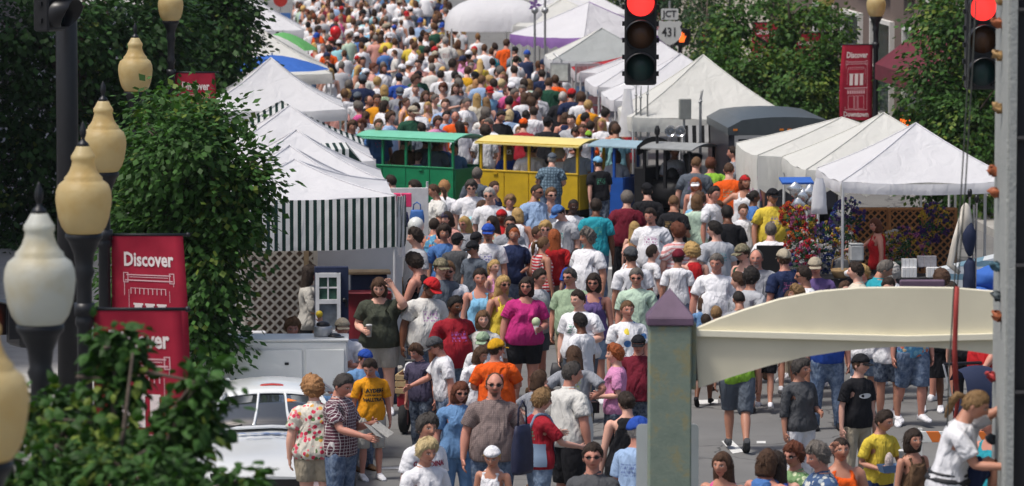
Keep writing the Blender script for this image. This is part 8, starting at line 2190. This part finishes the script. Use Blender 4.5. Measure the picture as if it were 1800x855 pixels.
# --- middle distance
def G(rows):
    for r in rows:
        kw = r[7] if len(r) > 7 else {}
        person(*r[:7], **kw)
G([
 (1146, 366, 'M', 4, 'tee:white', 'shorts:grey', 'short:dark', dict(beard=1, skin='r', hp=.18)),
 (1100, 338, 'M', 182, 'polo:maroon', 'pants:black', 'full:grey'),
 (1139, 331, 'm', 172, 'tee:black', 'pants:denim', 'short:black', dict(cap='black')),
 (1185, 344, 'm', 160, 'tee:black', 'shorts:khaki', 'buzz:ltbrown', dict(arms='db', hy=30)),
 (1226, 350, 'f', 180, 'tee:mint', 'pants:dkdenim', 'bob:ltbrown'),
 (1047, 351, 'm', 172, 'tee:teal', 'pants:denim', 'short:dark', dict(skin='b', arms='Dd')),
 (992, 366, 'm', -28, 'tee:ltgrey', 'shorts:khaki', 'short:dark', dict(cap='blue', hp=.45)),
 (1003, 350, 'm', 8, 'tee:white', 'shorts:navy', 'buzz:black', dict(skin='k', h=1.72)),
 (970, 338, 'm', 16, 'tank:white', 'shorts:khaki', 'short:ltbrown', dict(g=1)),
 (939, 332, 'M', 42, 'polo:ltblue', 'shorts:khaki', 'buzz:dark', dict(g=1, beard=1)),
 (1032, 405, 'M', -38, 'tee:white', 'shorts:navy', 'curly:grey', dict(beard=1, bg=1, hy=-20)),
 (1010, 440, 'c', 180, 'tee:royal', 'shorts:navy', 'short:black', dict(h=1.42)),
 (976, 412, 'f', 165, 'tee:red', 'shorts:khaki', 'long:ginger', dict(arms='qd')),
 (953, 417, 'f', 128, 'tank:redstripe', 'shorts:dkdenim', 'pony:ltbrown', dict(arms='bd')),
 (962, 397, 'f', 0, 'tee:white', 'shorts:khaki', 'full:blond', dict(g=1)),
 (944, 399, 'c', 52, 'tee:red', 'shorts:navy', 'short:brown', dict(h=1.5)),
 (902, 409, 'f', 2, 'tee:navy', 'shorts:ltdenim', 'pony:ginger', dict(arms='bd')),
 (857, 396, 'm', -8, 'tee:white', 'shorts:khaki', 'short:brown', dict(cap='royal', beard=1, arms='dm')),
 (782, 398, 'f', 8, 'polo:blue', 'pants:grey', 'curly:dark', dict(h=1.7)),
 (838, 417, 'c', 160, 'tee:ltblue', 'shorts:khaki', 'short:dark', dict(cap='black', h=1.5)),
 (820, 381, 'f', -52, 'tee:grey', 'shorts:denim', 'long:blond', dict(g=1)),
 (843, 351, 'F', 176, 'tee:aqua', 'shorts:khaki', 'full:brown', dict(lean=18, hp=.3)),
 (829, 317, 'M', 24, 'tee:white', 'shorts:khaki', 'full:dkgrey', dict(g=1)),
 (770, 331, 'F', -55, 'tee:offwhite', 'pants:denim', 'pony:brown', dict(arms='wd')),
 (780, 326, 'f', 150, 'tee:white', 'shorts:navy', 'full:strawberry'),
 (736, 317, 'm', -75, 'tee:white', 'shorts:khaki', 'short:dark', dict(hp=.3)),
 (692, 309, 'm', -110, 'tee:slate', 'shorts:khaki', 'short:dark', dict(h=1.66)),
 (862, 338, 'm', 8, 'shirt:white', 'pants:khaki', 'short:white', dict(g=1)),
 (870, 326, 'c', 66, 'tank:navy', 'shorts:red', 'short:brown', dict(h=1.55)),
 (893, 344, 'f', 18, 'tee:white', 'shorts:khaki', 'full:dkblond'),
 (836, 303, 'm', 158, 'tee:slate', 'shorts:khaki', 'short:grey'),
 (881, 369, 'f', -18, 'tee:red', 'shorts:denim', 'short:black', dict(skin='b', band='red')),
 (868, 381, 'f', -48, 'tank:mint', 'shorts:denim', 'long:dark'),
 (913, 374, 'f', 172, 'tank:white', 'shorts:khaki', 'bob:blond'),
 (895, 382, 'm', 12, 'tee:grey', 'shorts:khaki', 'short:dark', dict(g=1, h=1.68)),
 (902, 398, 'm', 178, 'tee:white', 'shorts:khaki', 'full:black', dict(h=1.68)),
 (730, 412, 'm', -64, 'tee:ltgrey', 'shorts:khaki', 'full:dark'),
 (764, 386, 'F', 150, 'tank:brightfloral', 'shorts:khaki', 'short:dark', dict(h=1.58)),
 (790, 373, 'f', -40, 'tee:salmon', 'shorts:khaki', 'bob:dark', dict(band='plum')),
 (805, 412, 'm', 170, 'tee:dkgrey', 'shorts:khaki', 'short:black', dict(cap='black', h=1.6)),
 (835, 425, 'm', -30, 'tee:slate', 'shorts:khaki', 'short:black', dict(cap='black', h=1.55)),
 (1108, 428, 'm', -88, 'tank:white', 'shorts:blue', 'bald:strawberry'),
 (1147, 433, 'c', 128, 'tee:white', 'shorts:navy', 'short:dark', dict(h=1.45)),
 (1117, 391, 'c', 172, 'tank:black', 'shorts:denim', 'long:blond', dict(h=1.35)),
 (1190, 403, 'F', 206, 'polo:pinkstripe', 'shorts:khaki', 'curly:auburn'),
 (1220, 431, 'f', 182, 'tank:red', 'shorts:dkdenim', 'curly:blond'),
 (1191, 448, 'c', 180, 'tee:white', 'shorts:denim', 'short:dark', dict(cap='maroon', h=1.55)),
 (1258, 391, 'M', -150, 'tee:ltgrey', 'shorts:khaki', 'short:black', dict(g=1, hy=40)),
 (1256, 447, 'M', 6, 'polo:white', 'shorts:khaki', 'short:grey', dict(skin='r')),
 (1281, 363, 'm', 182, 'tee:black', 'pants:black', 'short:black', dict(skin='b')),
 (1308, 431, 'm', -58, 'tank:dkgreen', 'shorts:khaki', 'short:brown', dict(cap='camo', g=1, beard=1)),
 (1333, 447, 'M', 4, 'polo:grey', 'shorts:khaki', 'bald:grey', dict(beard=1, bg=1)),
 (1381, 450, 'm', -160, 'tee:navy', 'pants:khaki', 'short:brown', dict(cap='khaki')),
 (1356, 341, 'M', 14, 'tee:yellow', 'shorts:khaki', 'short:dark', dict(cap='black', arms='dD', skin='t')),
 (1308, 360, 'c', -8, 'tee:white', 'shorts:grey', 'short:brown', dict(h=1.55, arms='dl')),
 (1325, 336, 'f', 98, 'tee:blue', 'shorts:khaki', 'bun:black', dict(skin='b')),
 (1308, 316, 'f', 4, 'tank:white', 'shorts:khaki', 'bob:red' if 0 else 'bob:auburn', dict(band='red', arms='dh')),
 (1285, 287, 'M', 172, 'tee:orange', 'shorts:khaki', 'buzz:brown', dict(h=1.88)),
 (1222, 276, 'M', 168, 'tee:slate', 'shorts:khaki', 'buzz:ltbrown', dict(h=1.85)),
 (1227, 312, 'f', -14, 'tank:white', 'shorts:khaki', 'bob:ginger', dict(visor='white', arms='md')),
 (1252, 285, 'F', 178, 'tee:lime', 'pants:denim', 'full:auburn'),
 (1291, 265, 'm', -100, 'tee:grey', 'shorts:khaki', 'short:dark'),
 (1272, 268, 'c', 178, 'tank:white', 'shorts:red', 'bob:blond', dict(h=1.25)),
 (1320, 277, 'f', 176, 'tee:pink', 'shorts:denim', 'long:dark'),
 (1228, 340, 'f', 170, 'tee:sky', 'shorts:denim', 'curly:brown', dict(h=1.6)),
 (1250, 336, 'm', 60, 'tee:white', 'shorts:khaki', 'short:black'),
 (1256, 356, 'f', 72, 'tee:grey', 'shorts:khaki', 'full:brown', dict(h=1.58)),
 (1236, 520, 'c', 178, 'tee:chambray', 'shorts:denim', 'bob:brown', dict(h=1.25)),
 (1303, 512, 'm', 176, 'tee:grey', 'shorts:slate', 'buzz:black', dict(h=1.62)),
 (1318, 483, 'm', 132, 'tee:ltgrey', 'shorts:khaki', 'full:black'),
 (1299, 481, 'm', -120, 'tee:grey', 'shorts:khaki', 'short:brown', dict(h=1.7)),
 (1261, 541, 'c', 160, 'tee:navy', 'shorts:denim', 'short:dkblond', dict(h=1.15)),
 (1416, 470, 'm', -84, 'tee:white', 'shorts:khaki', 'short:dark', dict(g=1)),
 (1437, 463, 'm', 4, 'tee:purple', 'shorts:khaki', 'short:brown', dict(cap='khaki', skin='r')),
 (1401, 504, 'f', -96, 'shirt:tan', 'shorts:khaki', 'full:dkblond', dict(h=1.6)),
 (1505, 463, 'm', -78, 'shirt:cream', 'shorts:khaki', 'short:dark', dict(hp=.1)),
 (1540, 465, 'm', 122, 'shirt:teal', 'pants:khaki', 'short:grey', dict(hp=.4)),
 (1521, 469, 'f', -10, 'tee:red', 'shorts:khaki', 'full:blond', dict(h=1.6)),
 (1565, 474, 'f', 176, 'tee:white', 'shorts:khaki', 'curly:white', dict(h=1.6)),
 (1559, 488, 'm', 6, 'tee:black', 'shorts:khaki', 'short:dark', dict(hp=.3, h=1.66)),
 (1661, 477, 'm', 150, 'tee:slate', 'shorts:khaki', 'full:brown'),
 (1485, 496, 'c', 20, 'tee:red', 'shorts:khaki', 'short:brown', dict(h=1.3)),
 (1543, 391, 'f', -86, 'tank:red', 'pants:dkgrey', 'bob:auburn', dict(ZN=70.9, arms='do', skin='r', place='selling at the flower stall')),
 (776, 465, 'm', 12, 'tee:slate', 'shorts:khaki', 'short:brown', dict(cap='camo')),
 (866, 463, 'c', 58, 'tank:pink', 'shorts:denim', 'pony:blond', dict(h=1.4)),
 # in and round the train
 (968, 271, 'M', 182, 'shirt:blueplaid', 'pants:denim', 'short:silver', dict(cap='slate', ZN=85.3, arms='bb')),
 (1054, 283, 'm', 192, 'tee:black', 'pants:dkdenim', 'short:brown', dict(cap='sky', ZN=83.6, arms='kw')),
])
# passengers sit inside the open cars
def rider(off, yb, face, shirt, hair, car_off, **kw):
    c = tr(car_off + off, yb - .55 + .0)
    return person(0, 0, kw.pop('bt', 'm'), face, shirt, 'shorts:khaki', hair, kw.pop('arms', 'bb'), 't', world=(c[0], c[1], kw.pop('z', .16)), place=kw.pop('place'), **kw)
yl = 'riding in the yellow train car'; gn = 'riding in the green train car'
pj = rider(-.78, .55, 176, 'tee:royal', 'long:dkblond', .02, bt='f', place=yl, note='with number 22'); add_print(pj, '22', 1.22, .13, (.70, .70, .72), back=True, bold=.006)
rider(-.40, .85, 170, 'tee:white', 'short:dark', .02, bt='f', place=yl, cap='gold'); rider(-.20, .35, 178, 'tee:white', 'short:dark', .02, place=yl); rider(-.46, .35, 170, 'tee:brown', 'short:brown', .02, bt='c', h=1.2, place=yl)
rider(.40, .55, 180, 'tee:white', 'curly:white', .02, bt='f', place=yl); rider(.72, .70, 182, 'shirt:finestripe', 'short:grey', .02, place=yl)
rider(.62, .88, 8, 'polo:chambray', 'pony:dark', -2.86, bt='f', skin='t', hy=-25, place=gn); rider(.35, .6, 160, 'tee:slate', 'short:dark', -2.86, skin='b', place=gn); rider(.05, .4, 150, 'tee:royal', 'short:brown', -2.86, bt='c', h=1.35, place=gn); rider(-.40, .6, 140, 'tee:brown', 'short:dark', -2.86, bt='M', place=gn); rider(.25, .92, 20, 'tee:blue', 'short:brown', -2.86, place=gn); rider(-.05, .85, 165, 'tee:dkgrey', 'short:black', -2.86, cap='red', place=gn)
rider(-.75, .55, 178, 'tee:ltgrey', 'bob:brown', 2.46, bt='f', place='riding in the blue tender'); rider(-.02 + .35, .95, 20, 'tee:white', 'short:brown', 2.46, place='driving the black train engine')
# --- behind the train
G([
 (620, 213, 'm', 4, 'tee:white', 'shorts:khaki', 'full:brown'), (665, 216, 'm', 6, 'tee:blue', 'shorts:khaki', 'short:brown', dict(skin='r')), (685, 198, 'm', 62, 'shirt:ltblue', 'shorts:khaki', 'full:brown'), (722, 188, 'M', 36, 'tee:dkgreen', 'shorts:khaki', 'short:brown', dict(cap='khaki')),
 (708, 219, 'c', 178, 'tee:brown', 'shorts:khaki', 'short:brown', dict(h=1.4)), (744, 217, 'm', 176, 'tee:slate', 'shorts:khaki', 'short:dark', dict(h=1.65)), (767, 206, 'f', 22, 'tee:pink', 'shorts:khaki', 'full:brown'), (781, 211, 'c', 14, 'tee:royal', 'shorts:khaki', 'short:brown', dict(h=1.45)),
 (799, 196, 'm', 10, 'tee:orange', 'shorts:khaki', 'bald:brown', dict(skin='r')), (781, 197, 'm', -10, 'tee:ltblue', 'shorts:khaki', 'short:black', dict(h=1.68)), (753, 180, 'f', 8, 'tank:amber', 'shorts:khaki', 'long:blond'), (780, 175, 'm', 22, 'polo:ltblue', 'shorts:khaki', 'short:brown', dict(h=1.82)),
 (815, 216, 'c', 20, 'tee:royal', 'shorts:khaki', 'short:brown', dict(h=1.45)), (846, 204, 'm', 4, 'tee:grey', 'pants:denim', 'short:dark', dict(g=1)), (876, 194, 'M', 8, 'tee:black', 'pants:dkdenim', 'short:black', dict(hp=.35)), (895, 199, 'f', 176, 'shirt:ltblue', 'shorts:khaki', 'bob:pale'),
 (921, 216, 'm', 170, 'tee:crimson', 'shorts:khaki', 'short:brown', dict(cap='orange')), (937, 193, 'm', 178, 'tee:white', 'shorts:khaki', 'bald:dark'), (925, 194, 'm', 172, 'tee:white', 'shorts:khaki', 'buzz:black', dict(skin='k')), (962, 213, 'm', 168, 'tee:black', 'shorts:khaki', 'short:dark', dict(cap='black')),
 (1008, 203, 'M', -4, 'long:ltgrey', 'pants:khaki', 'short:dark'), (991, 204, 'f', 180, 'tank:navy', 'shorts:khaki', 'bob:brown'), (1035, 214, 'f', 176, 'tee:sky', 'shorts:khaki', 'short:dark'), (1033, 236, 'f', 170, 'tee:orange', 'shorts:khaki', 'short:dark', dict(band='lime', h=1.5)),
 (987, 163, 'M', 180, 'tee:black', 'shorts:khaki', 'short:white', dict(arms='dh')), (965, 137, 'M', 178, 'tee:dkgreen', 'shorts:khaki', 'bald:brown', dict(h=1.85)), (1021, 162, 'f', 176, 'tee:ltgrey', 'shorts:khaki', 'long:dark'), (1003, 163, 'm', 182, 'tee:navy', 'shorts:khaki', 'short:dark', dict(cap='red')),
 (978, 138, 'm', 170, 'tee:orange', 'shorts:khaki', 'short:brown'), (932, 140, 'f', 176, 'tee:mint', 'shorts:khaki', 'bob:dkblond'), (952, 128, 'm', 180, 'tee:navy', 'shorts:khaki', 'short:dark', dict(place='among the crowd with SF on the back')),
 (575, 180, 'f', 40, 'tank:navy', 'shorts:khaki', 'long:dark'), (613, 146, 'F', 182, 'tee:teal', 'pants:dkdenim', 'full:brown'), (636, 138, 'M', 176, 'tee:navy', 'pants:denim', 'short:dark', dict(cap='slate', h=1.9)), (630, 164, 'm', 160, 'tee:white', 'shorts:khaki', 'short:black', dict(cap='slate')), (649, 169, 'm', 30, 'tee:black', 'shorts:khaki', 'bald:dark', dict(skin='t')),
 (664, 171, 'm', 10, 'tee:amber', 'shorts:khaki', 'short:brown'), (678, 155, 'f', 174, 'tank:sage', 'shorts:khaki', 'bob:blond'), (701, 158, 'm', -20, 'tee:grey', 'shorts:khaki', 'short:brown', dict(cap='slate', hp=.3)), (731, 150, 'm', 8, 'tee:ltgrey', 'shorts:khaki', 'buzz:brown'), (745, 165, 'f', 14, 'tee:white', 'shorts:khaki', 'long:brown'),
 (712, 177, 'f', 66, 'tank:amber', 'shorts:khaki', 'pony:brown'), (760, 163, 'f', -10, 'tee:sage', 'shorts:khaki', 'bob:brown'), (838, 170, 'f', 176, 'shirt:cream', 'shorts:khaki', 'long:blond'), (815, 176, 'f', 20, 'shirt:greenfloral', 'shorts:khaki', 'short:dark'), (806, 163, 'c', 8, 'tee:white', 'shorts:khaki', 'short:brown', dict(h=1.5)),
 (855, 172, 'f', 172, 'tank:white', 'shorts:khaki', 'long:dkblond'), (836, 145, 'f', 178, 'tank:ltgrey', 'shorts:khaki', 'bob:strawberry'), (820, 118, 'M', 176, 'tee:gold', 'shorts:khaki', 'short:brown'), (800, 126, 'm', 178, 'tee:ltgrey', 'shorts:khaki', 'short:black'), (776, 125, 'm', 174, 'tee:white', 'shorts:khaki', 'short:black'),
 (892, 170, 'm', 176, 'tee:navy', 'shorts:khaki', 'short:black'), (866, 140, 'M', 180, 'tee:white', 'shorts:khaki', 'short:dark'), (903, 157, 'm', 60, 'tee:crimson', 'shorts:khaki', 'short:grey'), (918, 150, 'm', 10, 'tee:white', 'shorts:khaki', 'short:grey'), (905, 121, 'M', 178, 'tee:white', 'shorts:khaki', 'short:dark'), (882, 118, 'm', 172, 'tee:ltgrey', 'shorts:khaki', 'full:grey'),
 (884, 141, 'f', 176, 'tee:blue', 'shorts:khaki', 'full:pale'), (1050, 212, 'f', 178, 'tank:maroon', 'shorts:khaki', 'long:brown'), (1103, 217, 'f', 176, 'tank:crimson', 'shorts:khaki', 'long:blond'), (1062, 183, 'm', 80, 'tank:white', 'shorts:khaki', 'short:brown', dict(cap='stone')), (1034, 183, 'f', 178, 'tee:amber', 'shorts:khaki', 'full:blond'), (1028, 199, 'm', 100, 'tee:orange', 'shorts:khaki', 'short:black'),
 (945, 157, 'f', 178, 'tee:ltgrey', 'shorts:khaki', 'full:brown'), (928, 168, 'f', 172, 'tee:salmon', 'shorts:khaki', 'bob:brown'), (941, 162, 'm', 178, 'tee:ltgrey', 'shorts:khaki', 'short:dark'), (702, 130, 'm', 176, 'tee:royal', 'shorts:khaki', 'short:dark', dict(cap='navy')), (655, 112, 'm', 100, 'tee:salmon', 'shorts:khaki', 'short:auburn'), (738, 110, 'm', 10, 'tee:salmon', 'shorts:khaki', 'short:dark'),
 (672, 118, 'f', 10, 'tee:white', 'shorts:khaki', 'bob:brown'), (795, 110, 'M', 180, 'tee:white', 'shorts:khaki', 'full:dark'), (670, 66, 'f', 176, 'tee:amber', 'shorts:khaki', 'bob:brown'), (560, 46, 'M', 120, 'tee:orange', 'shorts:khaki', 'short:dark'), (578, 80, 'f', 172, 'tee:orange', 'shorts:khaki', 'short:dark'), (785, 66, 'M', 178, 'tee:offwhite', 'shorts:khaki', 'short:silver'), (748, 82, 'm', 180, 'tee:white', 'shorts:khaki', 'short:dark', dict(place='far up the street with blue back print')), (890, 74, 'm', 176, 'tee:orange', 'shorts:khaki', 'short:brown'),
])
# shirt lettering readable farther off
# a person in a wheelchair, back turned
P = at_z(1355, 402, 1.34); wc = empty('wheelchair', (P[0], P[1], 0), R(178), 'black wheelchair among the crowd near the flower stall', 'wheelchair')
MB().box((0, .22, .78), (.46, .05, .62), bev=.02).build('backrest', M_SIG, wc); MB().box((0, -.02, .48), (.46, .46, .06), bev=.02).build('seat', M_SIG, wc)
for s in (-1, 1):
    w = MB(); V = []; F = []; n, m = 26, 6
    for i in range(n):
        for j in range(m): a = 2 * PI * i / n; q = 2 * PI * j / m; rr = .29 + .018 * math.cos(q); V.append((s * .29 + .018 * math.sin(q), .12 + rr * math.cos(a), .31 + rr * math.sin(a)))
    for i in range(n):
        for j in range(m): F.append((i*m+j, i*m+(j+1) % m, ((i+1) % n)*m+(j+1) % m, ((i+1) % n)*m+j))
    w.add(V, F).build('wheel', M_TYRE, wc, True); MB().tube([(s * .26, -.32, .09), (s * .26, -.25, .45), (s * .26, .22, .48), (s * .26, .26, 1.02), (s * .26, .36, 1.04)], .014, 6).build('frame_tube', M_GREYP, wc); MB().tube([(s * .24, -.38, .08), (s * .28, -.38, .08)], .08, 12).build('castor', M_TYRE, wc)
person(0, 0, 'M', 178, 'tee:white', 'shorts:khaki', 'short:grey', 'bb', 't', world=(P[0], P[1], .06), place='seated in the black wheelchair')

# ================================================================== fill the street: individuals first, then the far mass
nfix = sum(1 for o in COL.objects if o.name.startswith('person') and o.parent is None)
blocks = []      # keep-out boxes: (x0, x1, y0, y1)
for o in COL.objects:
    if o.get('category') in ('tent', 'train car', 'train engine', 'trailer'):
        blocks.append((o.location.x, o.location.y, 1.5 if o.get('category') == 'tent' else 1.25))
crng = random.Random(77)
def on_train(x, y):      # the train and the gap before it
    dx, dy = x - YC[0], y - YC[1]; return abs(dx * cz + dy * sz_) < 5.2 and -2.5 < -dx * sz_ + dy * cz < 1.55
def crowd_edge(Y):
    """left and right edge (x) of the packed street at distance Y"""
    lft = np.interp(Y, [88, 95, 118, 156, 175], [-3.4, -3.7, -5.0, -7.4, -8.6]); rgt = np.interp(Y, [88, 95, 105, 110, 118, 126, 134, 156, 175], [3.4, 2.6, 2.2, 1.9, .9, -.2, -1.2, -1.95, -3.4])
    return lft, rgt
spots = []
for Y0 in np.arange(89.5, 168, 1.0):
    l, r_ = crowd_edge(Y0); n_ = int((r_ - l) * (.36 if Y0 < 112 else .62 if Y0 < 126 else .85) + crng.random())
    for k in range(n_):
        for t_ in range(6):
            xx, yy = crng.uniform(l, r_), Y0 + crng.uniform(0, 1.0)
            if not on_train(xx, yy) and all((xx - a) ** 2 + (yy - b) ** 2 > .17 for a, b, _ in PEOPLE) and all((xx - a) ** 2 + (yy - b) ** 2 > .17 for a, b in spots[-40:]) and all(not (abs(xx - a) < q and abs(yy - b) < q) for a, b, q in blocks):
                spots.append((xx, yy)); break
spots.sort(key=lambda s: s[1])
HST = ['short:dark', 'short:brown', 'short:black', 'buzz:brown', 'full:brown', 'full:grey', 'short:grey', 'bob:brown', 'bob:dark', 'bob:blond', 'long:brown', 'long:blond', 'pony:dkblond', 'pony:brown', 'curly:auburn', 'bald:brown', 'full:blond', 'short:ltbrown', 'long:dark', 'curly:dark']
def rnd_person(r):
    bt = r.choice('mmmMffFfc'); hair = r.choice(HST[:7] + ['bald:brown', 'short:ltbrown']) if bt in 'mM' else r.choice(HST[6:]) if bt in 'fF' else r.choice(HST)
    face = r.gauss(180, 25) if r.random() < .55 else r.gauss(0, 45) if r.random() < .7 else r.uniform(0, 360)
    cap = r.choice(['navy', 'red', 'black', 'white', 'khaki', 'royal', 'white']) if bt in 'mMc' and r.random() < .25 else None
    st_ = r.choice(['tee', 'tee', 'tee', 'polo', 'shirt']) if bt in 'mMc' else r.choice(['tee', 'tee', 'tank', 'vee'])
    return bt, face, f'{st_}:{crowd_colour(r)}', r.choice(['shorts:khaki', 'shorts:denim', 'pants:denim', 'shorts:navy', 'pants:dkdenim', 'shorts:stone']), hair, cap, r.choice(['dd', 'dd', 'db', 'bb', 'dq', 'Dd', 'wd'])
N_IND = max(0, 298 - nfix)
for (x, y_) in spots[:N_IND]:
    bt, face, sh, bo, ha, cap, ar = rnd_person(crng)
    person(0, 0, bt, face, sh, bo, ha, ar, crng.choice('ssvV'), world=(x, y_, 0), cap=cap, g=1 if crng.random() < .2 else 0)
# the far crowd, one mass
pool = {}
VV = []; TT = []; CCs = []; nv = 0
prng2 = random.Random(9)
for (x, y_) in spots[N_IND:]:
    bt, face, sh, bo, ha, cap, ar = rnd_person(crng)
    st_, sc_ = sh.split(':'); bs, bc = bo.split(':'); hs_, hc = ha.split(':')
    key = (bt, st_, bs, hs_, ar, bool(cap))
    if key not in pool:
        ps = pose(ar, 's', 0, prng2.uniform(0, .2), spread=.05); 
        L = [('skin', T('body', bt)[2]), ('shirt', T('shirt', bt, SLV[st_])[2]), ('bottom', T('bottom', bt, bs)[2]), ('hair', T('hair', hs_)[2])]
        if cap: L.append(('cap', T('cap')[2]))
        pool[key] = [(n_, skin_to(t_, ps), t_[1]) for n_, t_ in L]
    h = HEIGHT[bt] * crng.uniform(.96, 1.04); h = h if bt != 'c' else crng.uniform(1.2, 1.6); s_ = h / 1.752; a = R(face); ca, sa = math.cos(a) * s_, math.sin(a) * s_
    def pc(k): return (.5, .12, .1) if k in ('redstripe',) else (.2, .28, .35) if k in ('blueplaid', 'finestripe') else CC[k][0]
    cols = dict(skin=SKINS[crng.choice(SKIN_CYCLE + 'bk')], shirt=pc(sc_), bottom=pc(bc), hair=HAIRC[hc], cap=pc(cap) if cap else None)
    for n_, v, t in pool[key]:
        w = np.empty_like(v); w[:, 0] = v[:, 0] * ca - v[:, 1] * sa + x; w[:, 1] = v[:, 0] * sa + v[:, 1] * ca + y_; w[:, 2] = v[:, 2] * s_
        VV.append(w); TT.append(t + nv); nv += len(v); j = crng.uniform(.9, 1.08); CCs.append(np.tile(np.array([*[c * j for c in cols[n_]], 1.0], np.float32), (len(v), 1)))
me = tri_mesh('crowd', np.concatenate(VV), np.concatenate(TT))
a = me.color_attributes.new('Col', 'FLOAT_COLOR', 'POINT'); a.data.foreach_set('color', np.concatenate(CCs).ravel())
tag(link('crowd', me, mat_vcol('crowd_clothes', .8)), 'packed crowd filling the far end of the street', 'crowd', None, 'stuff')
# ================================================================== the summer air
hz = MB().box((0, 410, 4.6), (640, 1010, 12.0)).build('haze', None)
hm_ = bpy.data.materials.new('summer_haze'); hm_.use_nodes = True; nt = hm_.node_tree; nt.nodes.clear()
vo = nt.nodes.new('ShaderNodeVolumePrincipled'); vo.inputs['Color'].default_value = (.86, .92, 1.0, 1); vo.inputs['Density'].default_value = .00012; vo.inputs['Anisotropy'].default_value = .2
ou = nt.nodes.new('ShaderNodeOutputMaterial'); nt.links.new(vo.outputs[0], ou.inputs['Volume']); hz.data.materials.append(hm_); tag(hz, kind='stuff')
print('PEOPLE fixed', nfix, 'spots', len(spots), 'crowd tris', len(me.polygons), 'total tris', sum(len(o.data.loop_triangles) or len(o.data.polygons) for o in COL.objects if o.type == 'MESH'))
